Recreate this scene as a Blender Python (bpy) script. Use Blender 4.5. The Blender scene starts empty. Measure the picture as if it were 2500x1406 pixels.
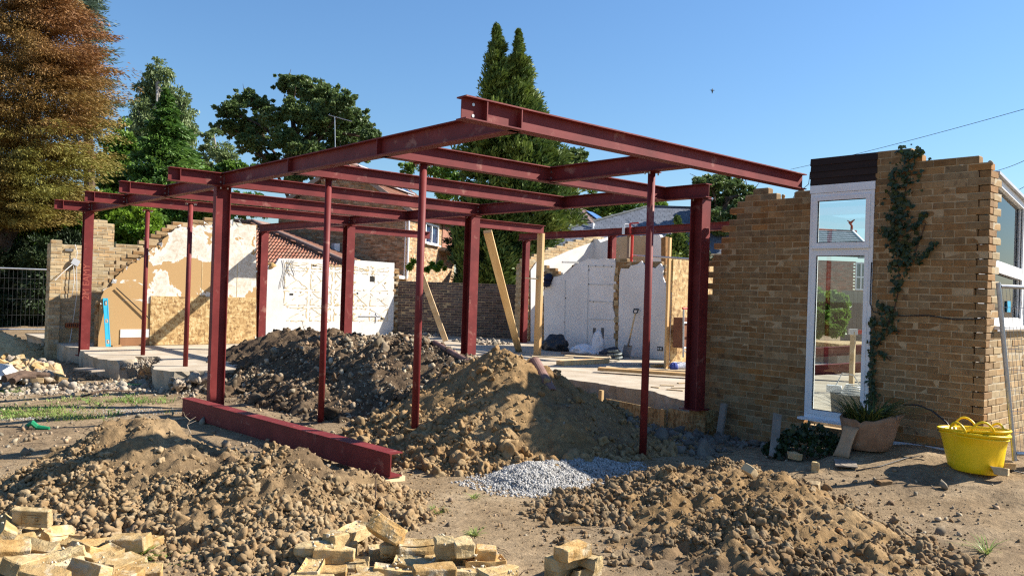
import bpy, bmesh, math, random
import numpy as np
from mathutils import Matrix, Vector, Euler
random.seed(7)
RNG = np.random.default_rng(11)
scene = bpy.context.scene
COL = scene.collection
R = math.radians

# ------------------------------------------------------------------ camera
# X runs along the beams that recede to the right, Y along those that recede to the left, metres
EYE = 1.6
FPX = 1975.0
_th, _ro, _ph = -0.00306, -0.03249, 0.84905
_F = np.array([0, math.cos(_th), -math.sin(_th)])
_r = np.array([1.0, 0, 0])
_d = np.cross(_F, _r)
_r2 = math.cos(_ro) * _r + math.sin(_ro) * _d
_d2 = -math.sin(_ro) * _r + math.cos(_ro) * _d
_M = np.array([[math.sin(_ph), math.cos(_ph), 0], [-math.cos(_ph), math.sin(_ph), 0], [0, 0, 1.0]])
CR, CD, CF = _M @ _r2, _M @ _d2, _M @ _F
cam = bpy.data.cameras.new('camera')
cam.sensor_width = 36.0
cam.lens = FPX / 2500 * 36.0
cam.clip_start = 0.05
cam.clip_end = 3000
camo = bpy.data.objects.new('camera', cam)
COL.objects.link(camo)
camo.matrix_world = Matrix([[CR[0], -CD[0], -CF[0], 0], [CR[1], -CD[1], -CF[1], 0], [CR[2], -CD[2], -CF[2], EYE], [0, 0, 0, 1]])
scene.camera = camo

# ------------------------------------------------------------------ light
SUN = np.array([1.0, -0.58, 0.88])
SUN = SUN / np.linalg.norm(SUN)
world = bpy.data.worlds.new('World')
scene.world = world
world.use_nodes = True
nt = world.node_tree
bg = nt.nodes['Background']
sky = nt.nodes.new('ShaderNodeTexSky')
sky.sky_type = 'NISHITA'
sky.sun_disc = False
sky.sun_elevation = math.asin(SUN[2])
sky.sun_rotation = math.atan2(SUN[0], SUN[1])
sky.air_density = 1.4
sky.dust_density = 0.2
sky.ozone_density = 14.0
nt.links.new(sky.outputs[0], bg.inputs[0])
bg.inputs[1].default_value = 0.07
sl = bpy.data.lights.new('sun', 'SUN')
sl.energy = 5.0
sl.angle = R(0.53)
sl.color = (1.0, 0.93, 0.82)
so = bpy.data.objects.new('sun', sl)
COL.objects.link(so)
so.rotation_euler = Vector(SUN).to_track_quat('Z', 'Y').to_euler()
scene.view_settings.view_transform = 'Standard'
scene.view_settings.look = 'None'
scene.view_settings.exposure = 1.2
scene.view_settings.gamma = 1.0
scene.view_settings.use_curve_mapping = False
scene.render.engine = 'CYCLES'
scene.cycles.use_denoising = False
scene.cycles.filter_width = 1.25
scene.cycles.max_bounces = 8
scene.cycles.transparent_max_bounces = 12

# ------------------------------------------------------------------ points on known planes
def ray(x, y):
    return CF + CR * (x - 1250) / FPX + CD * (y - 703) / FPX
def PZ(x, y, z):
    k = ray(x, y); k = k * (z - EYE) / k[2]; return (k[0], k[1], z)
def PU(x, y, u):
    k = ray(x, y); k = k * u / k[0]; return (u, k[1], k[2] + EYE)
def PV(x, y, v):
    k = ray(x, y); k = k * v / k[1]; return (k[0], v, k[2] + EYE)
def PD(x, y, d):
    k = ray(x, y) * d; return (k[0], k[1], k[2] + EYE)

# ------------------------------------------------------------------ meshes
BOXF = [(0, 3, 2, 1), (4, 5, 6, 7), (0, 1, 5, 4), (1, 2, 6, 5), (2, 3, 7, 6), (3, 0, 4, 7)]
def rotz(a): return Matrix.Rotation(a, 3, 'Z')
class MB:
    def __init__(s): s.v, s.f, s.n = [], [], 0
    def add(s, V, F):
        for p in V: s.v.append((float(p[0]), float(p[1]), float(p[2])))
        for f in F: s.f.append(tuple(i + s.n for i in f))
        s.n = len(s.v); return s
    def box(s, c, d, M=None):
        h = [x / 2 for x in d]
        V = [(-h[0], -h[1], -h[2]), (h[0], -h[1], -h[2]), (h[0], h[1], -h[2]), (-h[0], h[1], -h[2]),
             (-h[0], -h[1], h[2]), (h[0], -h[1], h[2]), (h[0], h[1], h[2]), (-h[0], h[1], h[2])]
        if M is not None: V = [M @ Vector(p) for p in V]
        return s.add([(p[0] + c[0], p[1] + c[1], p[2] + c[2]) for p in V], BOXF)
    def lohi(s, a, b):
        return s.box([(a[i] + b[i]) / 2 for i in range(3)], [abs(b[i] - a[i]) for i in range(3)])
    def bar(s, a, b, w, t, up=(0, 0, 1)):
        """rectangular bar from a to b, w across, t along up"""
        a, b = Vector(a), Vector(b)
        x = (b - a); L = x.length; x.normalize()
        y = Vector(up).cross(x)
        if y.length < 1e-4: y = Vector((0, 1, 0)).cross(x)
        y.normalize(); z = x.cross(y)
        M = Matrix((x, y, z)).transposed()
        return s.box((a + b) / 2, (L, w, t), M)
    def prism(s, poly, vec):
        n = len(poly); vec = np.array(vec)
        A = [np.array(p, float) for p in poly]; B = [p + vec for p in A]
        nn = sum((np.cross(A[i] - A[0], A[(i + 1) % n] - A[0]) for i in range(n)), np.zeros(3))
        idx = list(range(n))
        if np.dot(nn, vec) > 0: A.reverse(); B.reverse()
        return s.add(A + B, [tuple(idx), tuple(range(2 * n - 1, n - 1, -1))] + [(i, i + n, (i + 1) % n + n, (i + 1) % n) for i in range(n)])
    def tube(s, pts, r, n=8, caps=True):
        P = [Vector(p) for p in pts]; k = len(P)
        rr = r if hasattr(r, '__len__') else [r] * k
        V, F = [], []
        ref = None
        for i in range(k):
            t = (P[min(i + 1, k - 1)] - P[max(i - 1, 0)]).normalized()
            if ref is None: ref = Vector((0, 0, 1)) if abs(t.z) < .9 else Vector((1, 0, 0))
            a = t.cross(ref).normalized(); b = t.cross(a); ref = (b.cross(t)).normalized() if False else ref
            if a.length < .1: a = t.orthogonal().normalized(); b = t.cross(a)
            for j in range(n):
                q = 2 * math.pi * j / n
                V.append(P[i] + (a * math.cos(q) + b * math.sin(q)) * rr[i])
        for i in range(k - 1):
            for j in range(n):
                F.append((i * n + j, i * n + (j + 1) % n, (i + 1) * n + (j + 1) % n, (i + 1) * n + j))
        if caps: F += [tuple(range(n - 1, -1, -1)), tuple((k - 1) * n + j for j in range(n))]
        return s.add(V, F)
    def lathe(s, prof, c, n=32, sx=1, sy=1):
        V, F = [], []
        for r, z in prof:
            for j in range(n):
                q = 2 * math.pi * j / n
                V.append((c[0] + r * sx * math.cos(q), c[1] + r * sy * math.sin(q), c[2] + z))
        for i in range(len(prof) - 1):
            for j in range(n):
                F.append((i * n + j, i * n + (j + 1) % n, (i + 1) * n + (j + 1) % n, (i + 1) * n + j))
        return s.add(V, F)
    def mesh(s, name):
        me = bpy.data.meshes.new(name)
        me.from_pydata(s.v, [], s.f); me.update()
        return me
def fast_mesh(name, V, F):
    V = np.asarray(V, np.float32); F = np.asarray(F, np.int32); k = F.shape[1]
    me = bpy.data.meshes.new(name)
    me.vertices.add(len(V)); me.vertices.foreach_set('co', V.ravel())
    me.loops.add(F.size); me.loops.foreach_set('vertex_index', F.ravel())
    me.polygons.add(len(F)); me.polygons.foreach_set('loop_start', np.arange(0, F.size, k, dtype=np.int32))
    me.update(calc_edges=True); return me
def set_smooth(me):
    me.polygons.foreach_set('use_smooth', np.ones(len(me.polygons), dtype=bool)); me.update()
WM = {}
def props(o, label=None, cat=None, group=None, kind=None):
    if label: o['label'] = label
    if cat: o['category'] = cat
    if group: o['group'] = group
    if kind: o['kind'] = kind
    return o
def thing(name, label, cat, loc=(0, 0, 0), group=None):
    o = bpy.data.objects.new(name, None); COL.objects.link(o)
    o.location = loc; o.empty_display_size = .1
    WM[o.name] = Matrix.Translation(loc)
    return props(o, label, cat, group)
def obj(name, mb, m, parent=None, M=None, smooth=False, label=None, cat=None, group=None, kind=None):
    me = mb.mesh(name) if isinstance(mb, MB) else mb
    if m is not None and not me.materials: me.materials.append(m)
    if smooth: set_smooth(me)
    o = bpy.data.objects.new(name, me); COL.objects.link(o)
    W = M.copy() if M is not None else Matrix.Identity(4)
    if parent is not None:
        o.parent = parent
        o.matrix_parent_inverse = WM[parent.name].inverted()
    o.matrix_basis = W
    WM[o.name] = W
    return props(o, label, cat, group, kind)
def TRS(loc, e=(0, 0, 0), s=(1, 1, 1)):
    return Matrix.LocRotScale(Vector(loc), Euler(e), Vector(s))
def dup_tree(root, M):
    """copy a thing with its parts and sub-parts, moved by M"""
    def cp(o, par):
        c = o.copy(); COL.objects.link(c)
        c.parent = None
        W = M @ WM[o.name]; WM[c.name] = W
        if par is not None:
            c.parent = par; c.matrix_parent_inverse = WM[par.name].inverted()
        else:
            c.matrix_parent_inverse = Matrix.Identity(4)
        c.matrix_basis = W
        for ch in list(o.children): cp(ch, c)
        return c
    return cp(root, None)

# ------------------------------------------------------------------ noise on arrays
def _h(i, j, s):
    n = (i * 374761393 + j * 668265263 + s * 1442695041) & 0x7fffffff
    n = ((n ^ (n >> 13)) * 1274126177) & 0x7fffffff
    return ((n ^ (n >> 16)) & 0xffff) / 65535.0
def vn(x, y, s=0):
    xi = np.floor(x).astype(np.int64); yi = np.floor(y).astype(np.int64)
    fx = x - xi; fy = y - yi; fx = fx * fx * (3 - 2 * fx); fy = fy * fy * (3 - 2 * fy)
    a = _h(xi, yi, s); b = _h(xi + 1, yi, s); c = _h(xi, yi + 1, s); d = _h(xi + 1, yi + 1, s)
    return (a * (1 - fx) + b * fx) * (1 - fy) + (c * (1 - fx) + d * fx) * fy - .5
def fbm(x, y, oct=5, s=0):
    t = 0; a = 1.0; f = 1.0
    for k in range(oct):
        c, q = math.cos(k * 1.3), math.sin(k * 1.3)
        t = t + a * vn((x * c - y * q) * f, (x * q + y * c) * f, s + k); a *= .5; f *= 2.03
    return t
def sstep(a, b, x):
    t = np.clip((x - a) / (b - a), 0, 1); return t * t * (3 - 2 * t)
def gbase(x, y):
    """level of the bare ground"""
    x = np.asarray(x, float); y = np.asarray(y, float)
    z = -.1 + .23 * sstep(6.2, 8.8, x) * sstep(5.0, 3.4, y)
    z = z - .12 * sstep(7.6, 8.8, x) * sstep(4.6, 5.6, y) * sstep(16, 10, y)
    z = z - .05 * sstep(10, 14, y) * sstep(6, 3, x)
    return z
def ground(x, y):
    x = np.asarray(x, float); y = np.asarray(y, float)
    near = sstep(60, 25, np.hypot(x, y))
    return gbase(x, y) + near * (.07 * fbm(x * .7, y * .7, 3, 3) + .035 * fbm(x * 3.1, y * 3.1, 4, 9) * (0.4 + sstep(-.1, .3, fbm(x * .6, y * .6, 2, 21))))
def gz(x, y): return float(ground(np.array([x]), np.array([y]))[0])
# ------------------------------------------------------------------ materials
def nmat(name):
    m = bpy.data.materials.new(name); m.use_nodes = True
    n = m.node_tree.nodes; l = m.node_tree.links
    return m, n, l, n['Principled BSDF']
def ramp(n, cols, interp='LINEAR'):
    r = n.new('ShaderNodeValToRGB'); e = r.color_ramp.elements; r.color_ramp.interpolation = interp
    while len(e) < len(cols): e.new(.5)
    for i, (p, c) in enumerate(cols): e[i].position = p; e[i].color = (*c, 1)
    return r
def mixc(n, l, fac, a, b, mode='MIX'):
    m = n.new('ShaderNodeMix'); m.data_type = 'RGBA'; m.blend_type = mode
    for i, v in ((0, fac), (6, a), (7, b)):
        if hasattr(v, 'is_output'): l.new(v, m.inputs[i])
        elif i == 0: m.inputs[0].default_value = v
        else: m.inputs[i].default_value = (*v, 1)
    return m.outputs[2]
def noise(n, l, vec, scale, detail=5, rough=.55, dist=0.0):
    t = n.new('ShaderNodeTexNoise'); t.inputs['Scale'].default_value = scale; t.inputs['Detail'].default_value = detail
    t.inputs['Roughness'].default_value = rough; t.inputs['Distortion'].default_value = dist
    if vec is not None: l.new(vec, t.inputs['Vector'])
    return t.outputs['Fac']
def math_(n, l, op, a, b):
    m = n.new('ShaderNodeMath'); m.operation = op
    for i, v in enumerate((a, b)):
        if hasattr(v, 'is_output'): l.new(v, m.inputs[i])
        else: m.inputs[i].default_value = v
    return m.outputs[0]
def coords(n, l, stretch=(1, 1, 1), kind='Object', shift=True):
    tc = n.new('ShaderNodeTexCoord'); mp = n.new('ShaderNodeMapping')
    mp.inputs['Scale'].default_value = stretch; l.new(tc.outputs[kind], mp.inputs['Vector'])
    if shift:
        oi = n.new('ShaderNodeObjectInfo'); cx = n.new('ShaderNodeCombineXYZ')
        s = math_(n, l, 'MULTIPLY', oi.outputs['Random'], 37.0)
        l.new(s, cx.inputs[0]); l.new(s, cx.inputs[2]); l.new(cx.outputs[0], mp.inputs['Location'])
    return mp.outputs[0]
def mat(name, cols, scale=4, detail=6, rough=.85, bump=0.0, bscale=30, bdist=.01, rnd=None, vary=0.0, stretch=(1, 1, 1), spec=.3, metal=0.0, dirt=None, dscale=2.0, ndist=0.0, shift=True):
    """noise-ramp colour; rnd 'obj' or 'island' picks a random place on a second ramp per piece (vary = how much the value differs);
    dirt = (colour, low, high) stains with their own shapes"""
    m, n, l, b = nmat(name)
    v = coords(n, l, stretch, 'Object', shift)
    c = ramp(n, cols); l.new(noise(n, l, v, scale, detail, .6, ndist), c.inputs[0]); out = c.outputs[0]
    if rnd:
        if rnd == 'obj': src = n.new('ShaderNodeObjectInfo').outputs['Random']
        else: src = n.new('ShaderNodeNewGeometry').outputs['Random Per Island']
        hs = n.new('ShaderNodeHueSaturation')
        mr = n.new('ShaderNodeMapRange'); l.new(src, mr.inputs[0]); mr.inputs[3].default_value = 1 - vary; mr.inputs[4].default_value = 1 + vary
        l.new(mr.outputs[0], hs.inputs['Value'])
        w = n.new('ShaderNodeTexWhiteNoise'); w.noise_dimensions = '1D'; l.new(src, w.inputs['W'])
        mr2 = n.new('ShaderNodeMapRange'); l.new(w.outputs['Value'], mr2.inputs[0]); mr2.inputs[3].default_value = .5 - vary * .04; mr2.inputs[4].default_value = .5 + vary * .04
        l.new(mr2.outputs[0], hs.inputs['Hue'])
        mr3 = n.new('ShaderNodeMapRange'); l.new(w.outputs['Value'], mr3.inputs[0]); mr3.inputs[3].default_value = 1 + vary * .5; mr3.inputs[4].default_value = 1 - vary * .6
        l.new(mr3.outputs[0], hs.inputs['Saturation'])
        l.new(out, hs.inputs['Color']); out = hs.outputs[0]
    if dirt:
        r2 = ramp(n, [(dirt[1], (0, 0, 0)), (dirt[2], (1, 1, 1))]); l.new(noise(n, l, v, dscale, 6, .65, .4), r2.inputs[0])
        out = mixc(n, l, r2.outputs[0], out, dirt[0])
    l.new(out, b.inputs['Base Color'])
    b.inputs['Roughness'].default_value = rough; b.inputs['Specular IOR Level'].default_value = spec; b.inputs['Metallic'].default_value = metal
    if bump:
        bp = n.new('ShaderNodeBump'); bp.inputs['Strength'].default_value = bump; bp.inputs['Distance'].default_value = bdist
        l.new(noise(n, l, v, bscale, 6, .65), bp.inputs['Height']); l.new(bp.outputs[0], b.inputs['Normal'])
    return m
def leaf_mat(name, a, b_, c, scale=.5, rough=.55, trans=.25):
    """leaf colour a..b per leaf, drifting to c over the crown in patches"""
    m, n, l, b = nmat(name)
    v = coords(n, l)
    isl = n.new('ShaderNodeNewGeometry').outputs['Random Per Island']
    c1 = ramp(n, [(0, a), (1, b_)]); l.new(isl, c1.inputs[0])
    r2 = ramp(n, [(.42, (0, 0, 0)), (.62, (1, 1, 1))]); l.new(noise(n, l, v, scale, 3), r2.inputs[0])
    f = math_(n, l, 'MULTIPLY', r2.outputs[0], .8)
    out = mixc(n, l, f, c1.outputs[0], c)
    l.new(out, b.inputs['Base Color']); b.inputs['Roughness'].default_value = rough; b.inputs['Specular IOR Level'].default_value = .35
    tr = n.new('ShaderNodeBsdfTranslucent'); l.new(out, tr.inputs['Color'])
    mx = n.new('ShaderNodeMixShader'); mx.inputs[0].default_value = trans
    l.new(b.outputs[0], mx.inputs[1]); l.new(tr.outputs[0], mx.inputs[2])
    l.new(mx.outputs[0], n['Material Output'].inputs['Surface'])
    return m
def osb_mat(name, tint=1.0):
    m, n, l, b = nmat(name)
    v0 = coords(n, l)
    outs = []
    for k, (rx, st) in enumerate((((.3, .5, .7), (9, 40, 22)), ((.9, 2.0, 1.1), (40, 11, 26)), ((1.9, .2, 2.6), (18, 38, 10)))):
        mp = n.new('ShaderNodeMapping'); mp.inputs['Rotation'].default_value = rx; mp.inputs['Scale'].default_value = st; l.new(v0, mp.inputs['Vector'])
        t = n.new('ShaderNodeTexVoronoi'); t.inputs['Scale'].default_value = 1.0; l.new(mp.outputs[0], t.inputs['Vector'])
        sp = n.new('ShaderNodeSeparateColor'); l.new(t.outputs['Color'], sp.inputs[0]); outs.append((sp.outputs[0], t.outputs['Distance']))
    s = math_(n, l, 'MULTIPLY', math_(n, l, 'ADD', math_(n, l, 'ADD', outs[0][0], outs[1][0]), outs[2][0]), .333)
    c = ramp(n, [(.2, (.22 * tint, .12 * tint, .04 * tint)), (.42, (.45 * tint, .27 * tint, .10 * tint)), (.6, (.56 * tint, .38 * tint, .16 * tint)), (.85, (.68 * tint, .52 * tint, .27 * tint))])
    l.new(s, c.inputs[0]); l.new(c.outputs[0], b.inputs['Base Color']); b.inputs['Roughness'].default_value = .7
    bp = n.new('ShaderNodeBump'); bp.inputs['Strength'].default_value = .5; bp.inputs['Distance'].default_value = .004; l.new(s, bp.inputs['Height']); l.new(bp.outputs[0], b.inputs['Normal'])
    return m
def glass_mat(name, tint=(.9, .95, .95)):
    m, n, l, b = nmat(name)
    n.remove(b)
    tr = n.new('ShaderNodeBsdfTransparent'); tr.inputs[0].default_value = (*tint, 1)
    gl = n.new('ShaderNodeBsdfGlossy'); gl.inputs['Roughness'].default_value = .01
    fr = n.new('ShaderNodeFresnel'); fr.inputs[0].default_value = 1.5
    f = math_(n, l, 'MULTIPLY', fr.outputs[0], 1.6)
    mx = n.new('ShaderNodeMixShader'); l.new(f, mx.inputs[0]); l.new(tr.outputs[0], mx.inputs[1]); l.new(gl.outputs[0], mx.inputs[2])
    l.new(mx.outputs[0], n['Material Output'].inputs['Surface'])
    return m
RED = mat('red_oxide_primer', [(.25, (.105, .013, .013)), (.5, (.150, .020, .019)), (.75, (.205, .034, .031))], scale=3.5, detail=9, rough=.6, bump=.12, bscale=50, bdist=.003, spec=.25, dirt=((.30, .135, .105), .60, .74), dscale=5, shift=False)
STEEL_BOLT = mat('zinc_bolt', [(.3, (.45, .42, .4)), (.7, (.6, .58, .55))], scale=20, rough=.4, metal=.7)
BRICKW = mat('stock_brick', [(.25, (.165, .092, .040)), (.45, (.24, .140, .060)), (.62, (.285, .175, .080)), (.8, (.33, .215, .108))], scale=9, rough=.92, bump=.5, bscale=60, bdist=.004, rnd='obj', vary=.17, dirt=((.085, .05, .03), .58, .76), dscale=5)
BRICKI = mat('stock_brick_rows', [(.25, (.165, .092, .040)), (.45, (.24, .140, .060)), (.62, (.285, .175, .080)), (.8, (.33, .215, .108))], scale=9, rough=.92, bump=.5, bscale=60, bdist=.004, rnd='island', vary=.30, dirt=((.085, .05, .03), .58, .74), dscale=7)
BRICKL = mat('pale_brick', [(.25, (.30, .20, .10)), (.5, (.42, .30, .16)), (.8, (.50, .38, .22))], scale=9, rough=.92, bump=.5, bscale=60, bdist=.004, rnd='obj', vary=.22, dirt=((.16, .11, .07), .58, .72), dscale=6)
BRICKY = mat('yellow_brick', [(.2, (.26, .16, .065)), (.42, (.37, .245, .105)), (.6, (.46, .33, .16)), (.8, (.54, .42, .235))], scale=13, detail=9, rough=.95, bump=1.0, bscale=42, bdist=.012, rnd='obj', vary=.20, spec=.1, dirt=((.46, .38, .255), .52, .64), dscale=8)
MORTAR = mat('mortar', [(.3, (.34, .24, .13)), (.7, (.46, .34, .20))], scale=12, rough=.95, bump=.5, bscale=90, bdist=.004)
BRICKR = mat('sun_painted_brick', [(.25, (.25, .165, .078)), (.5, (.34, .235, .118)), (.8, (.41, .30, .165))], scale=9, rough=.92, bump=.5, bscale=60, bdist=.004, rnd='obj', vary=.2, dirt=((.22, .14, .07), .6, .74), dscale=6)  # lighter copy of stock_brick, sunlight on the return put into its colour
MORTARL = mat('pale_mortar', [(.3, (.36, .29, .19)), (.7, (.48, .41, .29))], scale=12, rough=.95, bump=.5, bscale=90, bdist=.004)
BLOCK = mat('grey_block', [(.3, (.13, .13, .125)), (.7, (.22, .215, .21))], scale=14, rough=.95, bump=.5, bscale=90, bdist=.004)
CONC = mat('concrete', [(.25, (.30, .24, .165)), (.5, (.40, .335, .25)), (.75, (.49, .43, .34))], scale=2.2, rough=.95, bump=.6, bscale=25, bdist=.01, dirt=((.30, .23, .15), .55, .75), dscale=1.3, shift=False)
RUBBLE = mat('rubble', [(.25, (.15, .115, .08)), (.5, (.28, .23, .17)), (.75, (.42, .37, .30))], scale=6, rough=.95, bump=.6, bscale=30, bdist=.01, rnd='island', vary=.3)
WHITEP = mat('white_plaster', [(.3, (.54, .53, .505)), (.6, (.64, .63, .605)), (.8, (.71, .70, .68))], scale=2.5, rough=.85, bump=.15, bscale=12, bdist=.004, dirt=((.48, .44, .38), .70, .80), dscale=3)
PINKP = mat('pale_plaster', [(.3, (.66, .62, .58)), (.6, (.78, .74, .70)), (.8, (.82, .79, .76))], scale=1.5, rough=.85, bump=.2, bscale=8, bdist=.004, dirt=((.45, .36, .26), .74, .82), dscale=4)
GLUE = mat('old_adhesive', [(.3, (.46, .34, .16)), (.7, (.62, .50, .30))], scale=14, rough=.95)
UPVC = mat('white_window_frame', [(.3, (.74, .74, .74)), (.7, (.82, .82, .82))], scale=3, rough=.35, spec=.5, dirt=((.5, .46, .4), .72, .82), dscale=6)
DARKWOOD = mat('dark_stained_board', [(.3, (.016, .008, .006)), (.7, (.035, .018, .013))], scale=5, rough=.8, bump=.5, bscale=25, bdist=.006, stretch=(1, .15, 1), dirt=((.16, .11, .09), .70, .78), dscale=9)
TIMBER = mat('sawn_timber', [(.25, (.44, .25, .09)), (.5, (.56, .36, .16)), (.75, (.64, .46, .24))], scale=5, rough=.75, bump=.25, bscale=20, bdist=.003, stretch=(1, 1, .12), rnd='obj', vary=.12, ndist=.6)
TIMBERX = mat('sawn_board', [(.25, (.46, .31, .15)), (.5, (.58, .43, .25)), (.75, (.66, .53, .35))], scale=5, rough=.75, bump=.25, bscale=20, bdist=.003, stretch=(.15, .4, 1), rnd='obj', vary=.15, ndist=.6)
GREYWOOD = mat('weathered_timber', [(.25, (.16, .13, .10)), (.7, (.30, .25, .20))], scale=6, rough=.9, bump=.4, bscale=20, bdist=.004, stretch=(1, 1, .15))
OSB = osb_mat('chipboard_strands', .85)
OSBD = osb_mat('chipboard_shutter', .62)
PIPE = mat('clay_pipe', [(.3, (.13, .07, .055)), (.7, (.24, .14, .115))], scale=6, rough=.7, bump=.2, bscale=30)
GALV = mat('galvanised_steel', [(.3, (.36, .37, .38)), (.7, (.52, .53, .54))], scale=14, rough=.42, metal=.75)
ALU = mat('window_metal', [(.3, (.40, .41, .43)), (.7, (.52, .53, .55))], scale=8, rough=.4, spec=.5)
BLACK = mat('black_plastic', [(.3, (.012, .012, .014)), (.7, (.03, .03, .032))], scale=6, rough=.45, spec=.5)
DARK = mat('dark_void', [(.3, (.02, .018, .016)), (.7, (.035, .03, .026))], scale=6, rough=.9)
YELLOW = mat('yellow_plastic', [(.3, (.82, .54, .005)), (.7, (.88, .61, .008))], scale=3, rough=.42, spec=.45, bump=.05, bscale=20, dirt=((.46, .32, .05), .70, .86), dscale=5)
TERRA = mat('old_pot', [(.25, (.15, .085, .05)), (.5, (.24, .15, .095)), (.8, (.33, .24, .17))], scale=5, rough=.85, bump=.3, bscale=30, dirt=((.36, .31, .25), .62, .74), dscale=7)
BLUE = mat('blue_paint', [(.3, (.02, .32, .52)), (.7, (.03, .38, .60))], scale=8, rough=.4, spec=.5)
WIRE = mat('white_cable', [(.3, (.55, .55, .54)), (.7, (.68, .68, .66))], scale=10, rough=.5)
PLASTIC = mat('white_sheet', [(.3, (.62, .64, .67)), (.7, (.78, .79, .81))], scale=6, rough=.35, spec=.5, bump=.5, bscale=10, bdist=.02)
TILE = mat('roof_tile', [(.25, (.20, .085, .055)), (.5, (.27, .125, .08)), (.8, (.34, .18, .125))], scale=7, rough=.85, bump=.3, bscale=40, rnd='obj', vary=.13)
TILEI = mat('roof_tile_rows', [(.25, (.20, .09, .06)), (.5, (.27, .13, .085)), (.8, (.33, .18, .125))], scale=7, rough=.85, bump=.3, bscale=40, rnd='island', vary=.13)
RIDGE = mat('ridge_mortar_tile', [(.3, (.16, .10, .085)), (.7, (.27, .19, .165))], scale=6, rough=.9, bump=.3, bscale=30)
SLATE = mat('grey_slate', [(.25, (.085, .10, .125)), (.5, (.125, .14, .17)), (.8, (.165, .18, .215))], scale=3, rough=.6, bump=.3, bscale=25, rnd='island', vary=.14)
BROWNTILE = mat('brown_tile', [(.25, (.085, .065, .055)), (.5, (.12, .095, .08)), (.8, (.16, .13, .11))], scale=3, rough=.8, bump=.3, bscale=25, rnd='island', vary=.14)
SOLAR = mat('solar_panel', [(.3, (.012, .022, .06)), (.7, (.02, .035, .09))], scale=2, rough=.08, spec=.8)
BARK = mat('bark', [(.3, (.05, .032, .022)), (.7, (.13, .085, .06))], scale=6, rough=.95, bump=.8, bscale=20, bdist=.03, stretch=(1, 1, .25))
FOIL_BARK = mat('pale_bark', [(.3, (.16, .13, .11)), (.7, (.42, .40, .37))], scale=5, rough=.9, bump=.5, bscale=15, bdist=.02)
def soil_mat(name, a, b, c, dark, speck):
    m, n, l, bs = nmat(name)
    v = coords(n, l, shift=False)
    c1 = ramp(n, [(.28, a), (.5, b), (.72, c)]); l.new(noise(n, l, v, 1.1, 8, .62, .3), c1.inputs[0])
    r2 = ramp(n, [(.50, (0, 0, 0)), (.68, (1, 1, 1))]); l.new(noise(n, l, v, .55, 6, .6), r2.inputs[0])
    out = mixc(n, l, r2.outputs[0], c1.outputs[0], dark)
    r3 = ramp(n, [(.66, (0, 0, 0)), (.72, (1, 1, 1))]); l.new(noise(n, l, v, 26, 3, .7), r3.inputs[0])
    out = mixc(n, l, math_(n, l, 'MULTIPLY', r3.outputs[0], .7), out, speck)
    r4 = ramp(n, [(.25, (.55, .55, .55)), (.6, (1.1, 1.1, 1.1))]); l.new(noise(n, l, v, 14, 6, .7), r4.inputs[0])
    out = mixc(n, l, 1.0, out, r4.outputs[0], 'MULTIPLY')
    l.new(out, bs.inputs['Base Color']); bs.inputs['Roughness'].default_value = .97; bs.inputs['Specular IOR Level'].default_value = .1
    bp = n.new('ShaderNodeBump'); bp.inputs['Strength'].default_value = .9; bp.inputs['Distance'].default_value = .03
    l.new(noise(n, l, v, 16, 9, .72), bp.inputs['Height']); l.new(bp.outputs[0], bs.inputs['Normal'])
    return m
SOIL = soil_mat('bare_soil', (.19, .132, .075), (.275, .20, .12), (.36, .275, .175), (.13, .09, .055), (.45, .37, .26))
HEAPA = soil_mat('tan_spoil', (.175, .115, .058), (.255, .172, .09), (.33, .235, .13), (.12, .082, .048), (.38, .30, .19))
HEAPB = soil_mat('brown_spoil', (.085, .057, .036), (.13, .09, .055), (.19, .136, .084), (.045, .032, .023), (.28, .22, .145))
HEAPC = soil_mat('ochre_spoil', (.19, .115, .05), (.265, .172, .083), (.34, .24, .13), (.14, .095, .06), (.42, .33, .2))
CLODA = mat('tan_clod', [(.25, (.18, .12, .062)), (.5, (.265, .185, .10)), (.8, (.36, .27, .165))], scale=8, rough=.97, bump=.7, bscale=40, bdist=.01, rnd='island', vary=.15, spec=.05, shift=False)
CLODD = mat('dark_clod', [(.25, (.065, .045, .03)), (.5, (.105, .075, .048)), (.8, (.17, .125, .082))], scale=8, rough=.97, bump=.7, bscale=40, bdist=.01, rnd='island', vary=.2, spec=.05, shift=False)
CLODB = mat('brown_clod', [(.25, (.125, .085, .045)), (.5, (.195, .135, .075)), (.8, (.28, .205, .125))], scale=8, rough=.97, bump=.7, bscale=40, bdist=.01, rnd='island', vary=.2, spec=.05, shift=False)
CLODC = mat('ochre_clod', [(.25, (.19, .115, .052)), (.5, (.27, .18, .09)), (.8, (.35, .255, .145))], scale=8, rough=.97, bump=.7, bscale=40, bdist=.01, rnd='island', vary=.15, spec=.05, shift=False)
PEBBLE = mat('pebble', [(.25, (.17, .12, .075)), (.5, (.27, .205, .13)), (.8, (.42, .36, .27))], scale=6, rough=.9, rnd='island', vary=.4, spec=.2, shift=False)
GRAVELM = mat('white_gravel', [(.3, (.25, .24, .225)), (.7, (.38, .37, .35))], scale=10, rough=.9, rnd='island', vary=.32, spec=.2, shift=False)
SAND = soil_mat('sand', (.42, .29, .13), (.52, .37, .18), (.60, .45, .25), (.36, .25, .13), (.5, .4, .25))
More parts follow.
